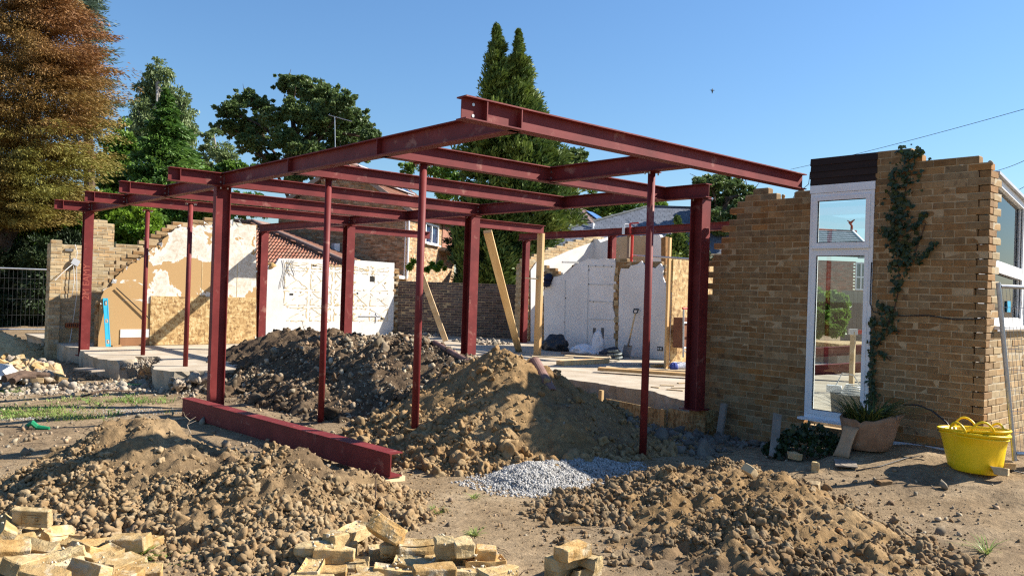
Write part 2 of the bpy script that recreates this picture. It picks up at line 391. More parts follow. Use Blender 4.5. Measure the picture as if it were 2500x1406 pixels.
# foliage
L_GOLD = leaf_mat('gold_needles', (.20, .115, .03), (.29, .18, .045), (.19, .20, .035), .22, .7, .15)
L_RUST = leaf_mat('rust_needles', (.19, .085, .03), (.28, .135, .045), (.24, .16, .04), .3, .7, .15)
L_CYP = leaf_mat('cypress_needles', (0.052, 0.096, 0.021), (0.105, 0.166, 0.032), (0.166, 0.219, 0.038), .5, .6, .15)
L_CEDAR = leaf_mat('cedar_needles', (0.061, 0.108, 0.079), (0.105, 0.158, 0.114), (0.131, 0.175, 0.105), .4)
L_BIRCH = leaf_mat('birch_leaves', (0.105, 0.158, 0.052), (0.210, 0.263, 0.105), (0.175, 0.228, 0.088), .5, .5, .3)
L_GREEN = leaf_mat('bright_green_fronds', (.05, .115, .022), (.10, .20, .035), (.13, .23, .04), .5, .5, .25)
L_OAK = leaf_mat('oak_leaves', (.06, .10, .033), (.12, .18, .055), (.16, .22, .07), .35, .5, .25)
L_MID = leaf_mat('mid_green_leaves', (0.070, 0.149, 0.021), (0.131, 0.228, 0.035), (0.193, 0.289, 0.049), .4, .5, .3)
L_LAUREL = leaf_mat('laurel_leaves', (0.052, 0.131, 0.018), (0.123, 0.245, 0.032), (0.228, 0.350, 0.035), .5, .35, .3)
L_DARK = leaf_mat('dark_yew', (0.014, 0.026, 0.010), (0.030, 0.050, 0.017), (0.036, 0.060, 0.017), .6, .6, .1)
L_IVY = leaf_mat('ivy_leaves', (0.018, 0.034, 0.012), (0.038, 0.062, 0.022), (0.034, 0.055, 0.019), 3, .4, .15)
L_GRASS = leaf_mat('grass_blades', (0.088, 0.175, 0.026), (0.175, 0.298, 0.052), (0.315, 0.350, 0.105), 2, .5, .3)

L_POT = leaf_mat('dark_grass_blades', (.03, .06, .012), (.06, .10, .02), (.10, .11, .03), 2, .5, .2)
# ------------------------------------------------------------------ the ground
def axis(a0, a, b, b1, step):
    lo = [a]; d = step
    while lo[-1] > a0: d *= 1.25; lo.append(lo[-1] - d)
    hi = [b]; d = step
    while hi[-1] < b1: d *= 1.25; hi.append(hi[-1] + d)
    return np.array(lo[::-1] + list(np.arange(a, b, step))[1:] + hi)
def grid_mesh(name, xs, ys, fn):
    X, Y = np.meshgrid(xs, ys, indexing='ij'); Z = fn(X, Y)
    V = np.stack([X, Y, Z], -1).reshape(-1, 3); ny = len(ys)
    i, j = np.meshgrid(np.arange(len(xs) - 1), np.arange(ny - 1), indexing='ij'); a = (i * ny + j).ravel()
    me = fast_mesh(name, V, np.stack([a, a + ny, a + ny + 1, a + 1], -1)); set_smooth(me)
    return me, X, Y, Z
gm, *_ = grid_mesh('ground', axis(-900, .4, 11.5, 900, .045), axis(-900, 1.2, 19.5, 900, .05), ground)
obj('ground', gm, SOIL, kind='structure')

# floor slab, broken along its front
SLABZ = .18
edge = [(4.12, 19.6), (4.05, 18.2), (4.3, 17.6), (4.12, 17.25), (4.02, 16.6), (3.93, 15.3), (4.1, 14.85), (4.45, 15.0), (4.62, 15.55), (5.0, 15.45), (4.78, 14.6),
        (4.4, 13.9), (4.22, 13.25), (4.3, 12.85), (4.8, 12.72), (5.4, 12.66), (6.3, 12.2), (7.4, 10.9), (8.6, 9.95), (9.45, 9.5), (9.52, 8.8), (9.47, 8.1), (9.53, 7.6), (9.2, 7.05), (9.02, 6.5), (9.3, 6.2)]
pts = []
for i, (a, b) in enumerate(zip(edge[:-1], edge[1:])):
    n = max(2, int(math.dist(a, b) / .09))
    for k in range(n):
        t = k / n; j = .028 if i > 0 else 0
        pts.append((a[0] + (b[0] - a[0]) * t + random.uniform(-j, j), a[1] + (b[1] - a[1]) * t + random.uniform(-j, j)))
pts += [(9.3, 6.2), (9.3, 3.25), (14, 3.25), (23, 3.25), (23, 22.5), (4.12, 22.5)]
mb = MB()
n = len(pts)
V = [(p[0], p[1], SLABZ) for p in pts]
for p in pts: V.append((p[0] + random.uniform(-.01, .05), p[1] + random.uniform(-.01, .05), .08 + random.uniform(-.02, .02)))
for p in pts: V.append((p[0] + random.uniform(.0, .09), p[1] + random.uniform(.0, .09), -.3))
mb.add(V, [tuple(range(n - 1, -1, -1))] + [(i + n * r, i + n * (r + 1), (i + 1) % n + n * (r + 1), (i + 1) % n + n * r) for r in (0, 1) for i in range(n)])
bm = bmesh.new(); me = mb.mesh('floor_slab'); bm.from_mesh(me); bmesh.ops.recalc_face_normals(bm, faces=bm.faces); bmesh.ops.triangulate(bm, faces=[f for f in bm.faces if len(f.verts) > 4]); bm.to_mesh(me); bm.free()
obj('floor_slab', me, CONC, kind='structure')

# ------------------------------------------------------------------ lumps of earth and stone
def lump_protos(k, sub, rough, seed, flat=1.0):
    rng = np.random.default_rng(seed); out = []
    bm = bmesh.new(); bmesh.ops.create_icosphere(bm, subdivisions=sub, radius=1.0)
    bm.verts.ensure_lookup_table()
    V0 = np.array([v.co[:] for v in bm.verts]); F = np.array([[v.index for v in f.verts] for f in bm.faces]); bm.free()
    for i in range(k):
        V = V0.copy(); d = np.ones(len(V))
        for q in range(9):
            a = rng.normal(size=3); a /= np.linalg.norm(a); f = rng.uniform(1.5, 6)
            d += rough * np.sin(V @ a * f + rng.uniform(0, 6)) / 3
        for q in range(4):                                          # broken faces
            a = rng.normal(size=3); a /= np.linalg.norm(a); t = rng.uniform(.45, .8)
            s = V @ a; d *= np.where(s > t, t / np.maximum(s, 1e-3), 1)
        V = V * d[:, None] * rng.uniform(.75, 1.2, 3); V[:, 2] *= flat
        out.append(V)
    return out, F
LUMP2, LF2 = lump_protos(16, 2, .34, 5)
LUMP1, LF1 = lump_protos(14, 1, .30, 6)
LUMP3, LF3 = lump_protos(8, 3, .42, 7)
_cr = np.random.default_rng(3)
LUMP3 = [V * (1 + .10 * np.sin(V @ _cr.normal(size=3) * 11) * np.sin(V @ _cr.normal(size=3) * 13) + .05 * np.sin(V @ _cr.normal(size=3) * 27))[:, None] for V in LUMP3]
def rquat(n, rng):
    q = rng.normal(size=(n, 4)); q /= np.linalg.norm(q, axis=1)[:, None]; w, x, y, z = q.T
    return np.stack([np.stack([1 - 2 * (y * y + z * z), 2 * (x * y - z * w), 2 * (x * z + y * w)], -1),
                     np.stack([2 * (x * y + z * w), 1 - 2 * (x * x + z * z), 2 * (y * z - x * w)], -1),
                     np.stack([2 * (x * z - y * w), 2 * (y * z + x * w), 1 - 2 * (x * x + y * y)], -1)], 1)
def lumps(name, P, S, m, parent=None, protos=None, seed=1, kind='stuff', smooth=True, **kw):
    P = np.asarray(P, float); n = len(P)
    if n == 0: return None
    pr, F = protos or (LUMP1, LF1); rng = np.random.default_rng(seed)
    Q = rquat(n, rng); pick = rng.integers(0, len(pr), n); Vs, Fs, off = [], [], 0
    for k, V in enumerate(pr):
        ix = np.nonzero(pick == k)[0]
        if not len(ix): continue
        W = np.einsum('nij,vj->nvi', Q[ix], V) * np.asarray(S)[ix][:, None, None] + P[ix][:, None, :]
        Vs.append(W.reshape(-1, 3)); m_ = len(V)
        Fs.append((F[None] + (np.arange(len(ix)) * m_)[:, None, None] + off).reshape(-1, 3)); off += len(ix) * m_
    me = fast_mesh(name, np.concatenate(Vs), np.concatenate(Fs))
    if smooth: set_smooth(me)
    return obj(name, me, m, parent, kind=kind, **kw)

# ------------------------------------------------------------------ spoil heaps
def seg_h(X, Y, a, b, slope, rnd_=.12):
    """height over a ridge from a to b ((x,y,h) each), falling by slope (front, back) to both sides"""
    ax, ay, ah = a; bx, by, bh = b; dx, dy = bx - ax, by - ay; L2 = dx * dx + dy * dy + 1e-9
    t = np.clip(((X - ax) * dx + (Y - ay) * dy) / L2, 0, 1)
    ex, ey = X - ax - t * dx, Y - ay - t * dy; d = np.sqrt(ex * ex + ey * ey + rnd_ ** 2) - rnd_
    toward = -(ex * .66 + ey * .75) / (np.hypot(ex, ey) + 1e-6)      # 1 on the side of the camera
    s = slope[0] * (.5 + .5 * toward) + slope[1] * (.5 - .5 * toward)
    return ah + (bh - ah) * t - s * d
def heap(name, label, ridges, m, cm, box, step, amp, nclod, csize, seed, big=0, group='spoil heaps on the site', lo=.0):
    xs = np.arange(box[0], box[1], step); ys = np.arange(box[2], box[3], step)
    def H(X, Y):
        h = np.full(np.shape(X), -9.0)
        for a, b, s in ridges:
            k = seg_h(X, Y, a, b, s); h = np.maximum(h, k) + .06 * np.exp(-np.abs(h - k) / .08) * (np.minimum(h, k) > -1)
        w = .10 * fbm(X * 1.3, Y * 1.3, 3, seed)
        h = h + w
        d = h - ground(X, Y)
        flow = fbm(X * 5.5, Y * 5.5, 4, seed + 3)
        rough = amp * (flow + .5 * np.abs(fbm(X * 14, Y * 14, 3, seed + 5)))
        h = h - .035 + rough * sstep(-.02, .10, d)
        return np.where(d < -.12, ground(X, Y) - .25, h)
    me, X, Y, Z = grid_mesh(name, xs, ys, H)
    G = ground(X, Y)
    keep = (Z > G - .2)
    fi = np.array([p.vertices[:] for p in me.polygons]) if False else None
    ny = len(ys); i, j = np.meshgrid(np.arange(len(xs) - 1), np.arange(ny - 1), indexing='ij'); a = (i * ny + j).ravel()
    F = np.stack([a, a + ny, a + ny + 1, a + 1], -1); kf = keep.ravel()[F].any(1)
    bpy.data.meshes.remove(me)
    me = fast_mesh(name, np.stack([X, Y, Z], -1).reshape(-1, 3), F[kf]); set_smooth(me)
    bm = bmesh.new(); bm.from_mesh(me); bmesh.ops.delete(bm, geom=[v for v in bm.verts if not v.link_faces], context='VERTS'); bm.to_mesh(me); bm.free()
    root = obj(name, me, m, label=label, cat='soil heap', group=group)
    rng = np.random.default_rng(seed)
    n = nclod * 9
    px = rng.uniform(box[0], box[1], n); py = rng.uniform(box[2], box[3], n); pz = H(px, py); d = pz - ground(px, py)
    dens = sstep(-.11, .03, d) * (.45 + .55 * sstep(.5, .06, d)) * (.12 + 1.3 * sstep(-.1, .25, fbm(px * 1.9, py * 1.9, 3, seed + 9)))
    ok = (rng.uniform(0, 1, n) < dens) & (d > lo - .1)
    ix = np.nonzero(ok)[0][:nclod]
    sz = csize[0] * np.exp(rng.normal(0, .68, len(ix))); sz = np.clip(sz, csize[0] * .4, csize[1]) * (1 + .35 * sstep(.2, .02, d[ix]))
    P = np.stack([px[ix], py[ix], np.maximum(pz[ix], ground(px[ix], py[ix])) + sz * .12], -1)
    bigm = sz > csize[0] * 1.7
    huge = sz > csize[0] * 3
    lumps('clods', P[bigm & ~huge], sz[bigm & ~huge], cm, root, (LUMP2, LF2), seed)
    lumps('large_clods', P[huge], sz[huge], cm, root, (LUMP3, LF3), seed + 7)
    lumps('small_clods', P[~bigm], sz[~bigm], cm, root, (LUMP1, LF1), seed + 1)
    # fallen crumbs around the foot
    n2 = nclod
    qx = rng.uniform(box[0] - .2, box[1] + .2, n2 * 4); qy = rng.uniform(box[2] - .2, box[3] + .2, n2 * 4); dd = H(qx, qy) - ground(qx, qy)
    k = np.nonzero((dd > -.40) & (dd < -.04) & (rng.uniform(0, 1, n2 * 4) < np.exp((dd + .04) * 9)))[0][:n2 // 6]
    s2 = csize[0] * .6 * np.exp(rng.normal(0, .5, len(k)))
    lumps('crumbs', np.stack([qx[k], qy[k], ground(qx[k], qy[k]) + s2 * .3], -1), s2, cm, root, (LUMP1, LF1), seed + 2)
    return root, H
h3, H3 = heap('soil_heap', 'low tan two-topped heap of clods before the red beam on the ground',
     [((2.13, 6.94, .46), (2.18, 6.92, .455), (.58, .70)), ((2.18, 6.92, .44), (2.75, 7.05, .08), (.50, .6)), ((2.1, 6.9, .42), (1.5, 7.1, .04), (.50, .6)), ((2.1, 6.85, .36), (1.75, 6.15, .0), (.45, .5)),
      ((2.77, 5.66, .345), (2.82, 5.62, .34), (.46, .66)), ((2.82, 5.62, .33), (3.3, 5.4, .02), (.46, .6)), ((2.7, 5.6, .30), (2.4, 4.95, .0), (.40, .5))],
     HEAPA, CLODA, (.5, 4.2, 4.3, 8.7), .022, .10, 16000, (.0078, .032), 31)
h2, H2 = heap('soil_heap', 'tall conical ochre earth heap before the concrete floor, clay pipe on its top',
     [((5.98, 7.0, .84), (6.08, 6.98, .83), (.80, .85)), ((6.08, 6.98, .82), (6.44, 6.84, .70), (.66, .7)), ((6.44, 6.84, .70), (6.89, 6.67, .43), (.5, .6)), ((6.89, 6.67, .43), (7.4, 6.48, .20), (.45, .55)), ((7.4, 6.48, .20), (7.96, 6.28, -.05), (.4, .5)), ((5.98, 6.9, .74), (5.75, 6.1, .02), (.7, .8)), ((6.05, 7.0, .80), (6.7, 8.4, .62), (.55, .6))],
     HEAPC, CLODC, (4.3, 9.3, 5.2, 9.0), .025, .09, 7500, (.0105, .060), 47)
h1, H1 = heap('soil_heap', 'long dark brown bank of excavated earth running behind the slim round props',
     [((6.85, 15.6, .35), (6.9, 14.4, .66), (.42, .6)), ((6.9, 14.4, .66), (7.0, 12.6, .80), (.42, .6)), ((7.0, 12.6, .80), (7.0, 10.2, .82), (.40, .6)), ((7.0, 10.2, .82), (7.0, 8.7, .72), (.42, .6)),
      ((6.85, 15.6, .35), (6.7, 16.6, -.1), (.4, .6)), ((6.3, 11.5, .4), (5.6, 10.6, -.02), (.3, .4))],
     HEAPB, CLODD, (4.7, 9.0, 7.4, 17.2), .035, .12, 5200, (.013, .07), 53)
h4, H4 = heap('soil_heap', 'broad low heap of brown and yellow loam at the bottom right corner',
     [((6.2, 4.06, .07), (6.02, 3.56, .07), (.22, .6)), ((6.2, 4.06, .06), (5.44, 4.25, .03), (.26, .6)), ((5.44, 4.25, .03), (4.75, 4.25, -.03), (.28, .5)), ((6.02, 3.56, .07), (5.6, 2.85, .05), (.24, .6)), ((5.6, 2.85, .05), (5.1, 2.25, -.02), (.26, .5)), ((5.9, 3.6, .06), (5.0, 3.0, .03), (.24, .3)), ((5.0, 3.0, .03), (4.5, 2.6, .0), (.25, .3)), ((5.4, 3.9, .03), (4.4, 3.45, -.03), (.25, .3))],
     HEAPC, CLODB, (3.4, 7.6, 1.5, 5.2), .022, .12, 13000, (.0075, .030), 61)
hs, HS = heap('sand_heap', 'small heap of yellow sand beside the brick wall by the mesh fence',
     [((3.05, 20.3, .42), (3.6, 20.6, .15), (.5, .5)), ((3.05, 20.3, .42), (1.8, 20.4, .5), (.5, .5))], SAND, SAND, (1.0, 5.0, 18.6, 22.2), .07, .05, 700, (.012, .03), 71)
# white gravel
def HG(X, Y):
    return np.maximum.reduce([seg_h(X, Y, (4.95, 5.36, .0), (5.35, 5.42, .015), (.36, .36)), seg_h(X, Y, (5.35, 5.42, .015), (5.95, 5.3, -.03), (.34, .34))]) + .05 * fbm(X * 3, Y * 3, 4, 4) + .02 * fbm(X * 11, Y * 11, 2, 5)
rng = np.random.default_rng(77)
gx, gy = rng.uniform(4.2, 6.4, 30000), rng.uniform(4.8, 6.0, 30000); hh = HG(gx, gy); gg = ground(gx, gy)
k = np.nonzero((hh > gg - .005) | ((hh > gg - .06) & (rng.uniform(0, 1, 30000) < .22)))[0][:9000]
groot = obj('gravel_heap', grid_mesh('gravel_heap', np.arange(4.2, 6.5, .04), np.arange(4.8, 6.1, .04), lambda X, Y: np.where(HG(X, Y) > ground(X, Y) - .02, HG(X, Y) - .012, ground(X, Y) - .2))[0], GRAVELM, label='spread of white gravel at the foot of the conical earth heap', cat='gravel')
lumps('gravel', np.stack([gx[k], gy[k], np.maximum(hh[k], gg[k])], -1), rng.uniform(.008, .017, len(k)), GRAVELM, groot, (LUMP1, LF1), 5)
# bits of brick and white chips in the heaps
rng = np.random.default_rng(123)
for H_, root_, bx, nn in ((H3, h3, (1.0, 3.6, 4.8, 7.6), 60), (H2, h2, (5.0, 8.8, 5.6, 8.2), 70), (H4, h4, (4.2, 7.0, 2.0, 4.8), 60), (H1, h1, (5.5, 7.4, 8.5, 15.5), 60)):
    x_, y_ = rng.uniform(bx[0], bx[1], nn), rng.uniform(bx[2], bx[3], nn); z_ = H_(x_, y_); k_ = z_ > ground(x_, y_)
    sz = .013 * np.exp(rng.normal(0, .5, nn))
    lumps('brick_bits', np.stack([x_, y_, z_ + .004], -1)[k_][::2], sz[k_][::2], BRICKI, root_, (LUMP2, LF2), 3, smooth=False)
    lumps('pale_chips', np.stack([x_, y_, z_ + .003], -1)[k_][1::2], sz[k_][1::2] * .7, RUBBLE, root_, (LUMP2, LF2), 4, smooth=False)
# pebbles, crumbs and stones over the trodden ground
n = 21000
gx = rng.uniform(.8, 11, n); gy = rng.uniform(2.2, 18, n)
dens = .25 + sstep(-.05, .3, fbm(gx * .9, gy * .9, 3, 90))
k = rng.uniform(0, 1.25, n) < dens; gx, gy = gx[k], gy[k]
s = .0055 * np.exp(rng.normal(0, .75, len(gx))) * (1 + .08 * gy)
lumps('pebbles', np.stack([gx, gy, ground(gx, gy) + s * .3], -1), np.clip(s, .003, .05), PEBBLE, None, (LUMP1, LF1), 8)
n = 2500
gx = rng.uniform(4.9, 7.2, n); gy = rng.uniform(7.6, 12.5, n); s = .014 * np.exp(rng.normal(0, .6, n))
lumps('stones', np.stack([gx, gy, np.maximum(ground(gx, gy), H1(gx, gy)) + s * .3], -1), np.clip(s, .01, .09), PEBBLE, None, (LUMP2, LF2), 9)
# broken concrete along the edge of the left part of the slab
n = 4200
t = rng.uniform(0, 1, n); gx = 2.0 + 3.3 * t + rng.normal(0, .25, n); gy = 14.3 - 1.5 * t + rng.normal(0, .34, n)
gx[:500] = rng.uniform(4.2, 5.4, 500); gy[:500] = rng.uniform(14.5, 15.6, 500)
s = .0115 * np.exp(rng.normal(0, .65, n))
zz = ground(gx, gy) + s * .4; zz[:500] = .06 + rng.uniform(0, .08, 500)
lumps('rubble', np.stack([gx, gy, zz], -1), np.clip(s, .008, .09), RUBBLE, None, (LUMP2, LF2), 12, smooth=False)
n = 500
gx = rng.uniform(4.3, 6.2, n); gy = 12.72 + rng.normal(0, .12, n) - .05 * (gx - 4.3); s = .032 * np.exp(rng.normal(0, .6, n))
lumps('rubble', np.stack([gx, gy, rng.uniform(-.16, .08, n)], -1), np.clip(s, .02, .13), RUBBLE, None, (LUMP2, LF2), 13, smooth=False)
n = 700
gx = np.concatenate([rng.uniform(13.2, 14.1, 300), rng.uniform(10.5, 16, 400)]); gy = np.concatenate([rng.uniform(15.9, 17.6, 300), rng.uniform(19.0, 19.9, 400)]); s = .028 * np.exp(rng.normal(0, .5, n))
lumps('rubble', np.stack([gx, gy, np.full(n, SLABZ) + s * .4], -1), np.clip(s, .01, .09), RUBBLE, None, (LUMP2, LF2), 14, smooth=False)
n = 420
gx = rng.uniform(7.2, 9.0, n); gy = rng.uniform(5.0, 6.6, n); s = .022 * np.exp(rng.normal(0, .6, n))
lumps('rubble', np.stack([gx, gy, np.maximum(ground(gx, gy), H2(gx, gy)) + s * .3], -1), np.clip(s, .012, .12), mat('dark_rubble', [(.25, (.07, .06, .05)), (.8, (.22, .19, .15))], scale=6, rough=.95, bump=.5, rnd='island', vary=.3), None, (LUMP2, LF2), 15, smooth=False)
# ------------------------------------------------------------------ steel frame
ZB = 2.87
BD, BW, BTF, BTW = .176, .122, .011, .008
def i_poly(d, w, tf, tw):
    h, b, t = d / 2, w / 2, tw / 2
    return [(-b, -h), (b, -h), (b, -h + tf), (t, -h + tf), (t, h - tf), (b, h - tf), (b, h), (-b, h), (-b, h - tf), (-t, h - tf), (-t, -h + tf), (-b, -h + tf)]
def i_beam(a, b, d=BD, w=BW, tf=BTF, tw=BTW, side=None):
    """I section swept from a to b; web upright unless side gives the direction of the flanges' width"""
    a, b = Vector(a), Vector(b); x = (b - a).normalized()
    if side is None: side = Vector((0, 0, 1)).cross(x)
    y = Vector(side).normalized(); z = x.cross(y)
    mb = MB(); mb.prism([a + y * p[0] + z * p[1] for p in i_poly(d, w, tf, tw)], (b - a)); return mb
def bolt(parent, p, ax, r=.011, L=.02):
    p, ax = Vector(p), Vector(ax).normalized()
    mb = MB(); mb.tube([p - ax * L / 2, p + ax * L / 2], r, 6); return obj('bolt', mb, STEEL_BOLT, parent)
G_B = 'red oxide roof beams'
ZC = ZB + BD / 2
UB1, UB2 = 4.255, 8.70
V1, V2, V3, V4, V5, V6, V7 = 4.835, 6.83, 8.755, 10.77, 12.97, 15.085, 17.35
def beam(label, a, b, stiff=(), cleats=(), group=G_B, **k):
    o = obj('steel_beam', i_beam(a, b, **k), RED, label=label, cat='steel beam', group=group, kind='thing')
    a, b = Vector(a), Vector(b); x = (b - a).normalized(); y = Vector((0, 0, 1)).cross(x)
    for t in stiff:
        p = a + x * t
        for s in (-1, 1):
            mb = MB(); mb.bar(p + y * s * (BTW / 2) , p + y * s * (BW / 2 - .004), .010, BD - 2 * BTF - .002); obj('stiffener', mb, RED, o)
    for t, s in cleats:
        p = a + x * t
        mb = MB(); mb.box(p + y * s * (BTW / 2 + .006), [abs(x[i]) * .09 + abs(y[i]) * .010 + (.12 if i == 2 else 0) for i in range(3)]); obj('cleat', mb, RED, o)
        for dz in (-.035, .035): bolt(o, p + y * s * (BTW / 2 + .016) + Vector((0, 0, dz)), y)
    return o
# beams that recede to the right
b = beam('foremost and highest looking roof beam, free end pointing left with a bolted stiffener', (3.69, V1, ZC), (8.67, V1, ZC), stiff=(.21, .565))
for dz in (-.045, .04):
    mb = MB(); p = Vector((3.80, V1 - BTW / 2, ZC + dz)); mb.tube([p - Vector((0, .004, 0)), p + Vector((0, .002, 0))], .013, 10); obj('bolt_hole', mb, STEEL_BOLT, b)
beam('second roof beam from the front, carried by the nearest round prop', (UB1 + .01, V2, ZC), (UB2 - .008, V2, ZC), cleats=((2.28, -1),))
beam('third roof beam from the front, carried by the middle round prop', (UB1 + .01, V3, ZC), (UB2 - .008, V3, ZC))
beam('fourth roof beam, running from the tall H column to the middle column', (UB1 + .01, V4, ZC), (UB2 - .008, V4, ZC), cleats=((4.37, -1),))
beam('fifth roof beam, on the far round prop left of the tall H column', (UB1 + .01, V5, ZC), (UB2 - .008, V5, ZC))
beam('sixth roof beam, on the leftmost round prop', (UB1 + .01, V6, ZC), (UB2 - .008, V6, ZC), cleats=((4.37, -1),))
for v, u0, lab in ((V4, 3.52, 'short overhanging stub beam left of the tall H column'), (V5, 3.54, 'middle one of the short overhanging stub beams at the left'), (V6, 3.58, 'last but one short overhanging stub beam at the left'), (V7, 3.60, 'leftmost short overhanging stub beam on the far left H column')):
    beam(lab, (u0, v, ZC), (UB1 - .01, v, ZC), stiff=(.14,), cleats=((UB1 - u0 - .06, -1),), group='short stub beams overhanging at the left')
beam('beam running back to its free end on the timber post', (UB2 + .01, V5 - .02, ZC), (12.27, V5 - .02, ZC))
beam('beam ending in front of the neighbour house window', (UB2 + .01, V7 - .1, ZC), (12.27, V7 - .1, ZC))
# beams that recede to the left
b = beam('long front roof beam receding to the left, the other beams frame into it', (UB1, V1 + .01, ZC), (UB1, V7 + .06, ZC), stiff=(V2 - V1, V3 - V1))
b = beam('long middle roof beam receding left from the broken brick wall', (UB2, 6.13, ZC), (UB2, 19.62, ZC))
beam('short trimmer beam between the two foremost beams, on the right round prop', (6.555, V1 + .06, ZC), (6.555, V2 - .01, ZC), group='short trimmer beams')
b4 = beam('far roof beam in front of the white plaster walls, clamped with a red strap', (14.95, 16.75, 3.08), (14.95, 9.9, 3.14))
# columns
G_C = 'red oxide H columns'
def column(label, u, v, z0, z1, s=.16, plates=True, along_u=False):
    o = obj('steel_column', i_beam((u, v, z0), (u, v, z1), d=.203 if along_u else s, w=.102 if along_u else s * .98, tf=.012, tw=.009, side=(0, 1, 0) if along_u else (1, 0, 0)), RED, label=label, cat='steel column', group=G_C, kind='thing')
    if plates:
        mb = MB(); mb.box((u, v, z1 + .005), (s + .05, s + .03, .010)); obj('cap_plate', mb, RED, o)
        for du, dv in ((-1, -1), (-1, 1), (1, -1), (1, 1)): bolt(o, (u + du * (s / 2 - .03), v + dv * (s / 2 - .02), z1 - .012), (0, 0, 1))
    mb = MB(); mb.box((u, v, z0 + .006), (s + .09, s + .09, .012)); obj('base_plate', mb, RED, o)
    return o
column('tall H column behind the red beam lying on the ground', UB1, 10.82, -.10, ZB - .011, .155, along_u=True)
c7 = column('far left H column with chalk writing, beside the brick wall', UB1 - .06, V7, .06, ZB - .011, .165)
column('middle H column standing behind the conical earth heap', UB2 + .06, 11.05, SLABZ, ZB - .011, .19)
column('H column in front of the white wall, rising out of the dark earth bank', UB2 + .05, 15.25, SLABZ, ZB - .011, .19)
column('H column at the right end of the tan plastered wall', UB2 + .02, 19.42, SLABZ, ZB - .011, .19)
column('right H column against the broken end of the brick wall', UB2 + .04, 6.28, .14, ZB - .011, .185)
column('slim H column beside the white gable wall and the timber post', 14.95, 16.45, SLABZ, 2.98, .15)
column('slim H column under the far beam behind the white partition', 14.95, 13.32, SLABZ, 3.01, .15)
# chalk writing on the far left column
cu = bpy.data.curves.new('chalk_writing', 'FONT'); cu.body = '2M EAMY'; cu.size = .17; cu.extrude = .0005
tmp = bpy.data.objects.new('tmp', cu); COL.objects.link(tmp); me = bpy.data.meshes.new_from_object(tmp.evaluated_get(bpy.context.evaluated_depsgraph_get())); bpy.data.objects.remove(tmp)
obj('chalk_writing', me, mat('chalk', [(.3, (.30, .07, .05)), (.7, (.36, .10, .07))], scale=20, rough=.9), c7, Matrix.Translation((UB1 - .055 + .03, V7 - .0835, 1.15)) @ Euler((R(90), R(-90), 0)).to_matrix().to_4x4(), kind='stuff')
# round props
def prop(label, u, v, z0, pack):
    o = thing('steel_prop', label, 'steel prop', (u, v, z0), 'slim round steel props')
    mb = MB(); mb.tube([(u, v, z0 + .01), (u, v, ZB - .011)], .0385, 20); t = obj('tube', mb, RED, o, smooth=False)
    for p in t.data.polygons: p.use_smooth = len(p.vertices) == 4
    mb = MB(); mb.box((u, v, z0 + .006), (.25, .25, .012), rotz(.1)); pl = obj('base_plate', mb, RED, o)
    for a in ((-.1, -.1), (.1, -.1), (.1, .1), (-.1, .1)): bolt(pl, (u + a[0], v + a[1], z0 + .016), (0, 0, 1), .009, .012)
    mb = MB(); mb.box((u, v, ZB - .006), (.19, .10, .010)); pl = obj('head_plate', mb, RED, o)
    for s in (-.07, .07):
        for q in (-.03, .03): bolt(pl, (u + s, v + q, ZB - .022), (0, 0, 1), .009, .03)
    if pack:
        mb = MB(); mb.box((u, v, z0 - pack / 2 - .002), (.21, .16, pack), rotz(.5)); obj('packing_block', mb, GREYWOOD, o)
    return o
prop('round prop right of the end of the red beam lying on the ground', 4.765, 6.85, -.10, .07)
prop('round prop behind the middle of the red beam lying on the ground', 4.745, V3 + .04, -.12, .05)
prop('round prop just left of the tall H column', 4.79, V5 + .53, -.20, .06)
prop('leftmost round prop, in front of the tan plastered wall', 4.81, V6 + .68, .09, 0)
prop('round prop at the right, in front of the brick wall end', 6.545, 5.32, -.10, .06)
# beam lying on the ground
ga, gb = Vector((3.66, 10.2, .03)), Vector((3.985, 6.0, .03))
x = (gb - ga).normalized(); y = Vector((0, 0, 1)).cross(x); b_, h_, t_ = .0725, .1075, .011
pl = [(-b_, -h_), (b_, -h_), (b_, -h_ + t_), (.05 + .012, -h_ + t_), (.05 + .012, h_ - t_), (b_, h_ - t_), (b_, h_), (-b_, h_), (-b_, h_ - t_), (.05, h_ - t_), (.05, -h_ + t_), (-b_, -h_ + t_)]
mb = MB(); mb.prism([ga - y * p[0] + Vector((0, 0, p[1])) for p in pl], gb - ga)
gbm = obj('steel_beam', mb, RED, label='heavy red beam lying on timber bearers on the bare ground behind the soil heap', cat='steel beam', kind='thing')
for t, L in ((.03, .5), (.52, .9), (.985, .34)):
    p = ga.lerp(gb, t)
    mb = MB(); mb.bar((p.x - L * .75, p.y - .1 * L, -.125), (p.x + .12, p.y + .02, -.12), .11, .07)
    obj('timber_bearer', mb, TIMBERX, label='pale timber bearer under the %s of the red beam on the ground' % ('far end' if t < .1 else 'middle' if t < .9 else 'near end'), cat='timber', group='bearers under the red beam')
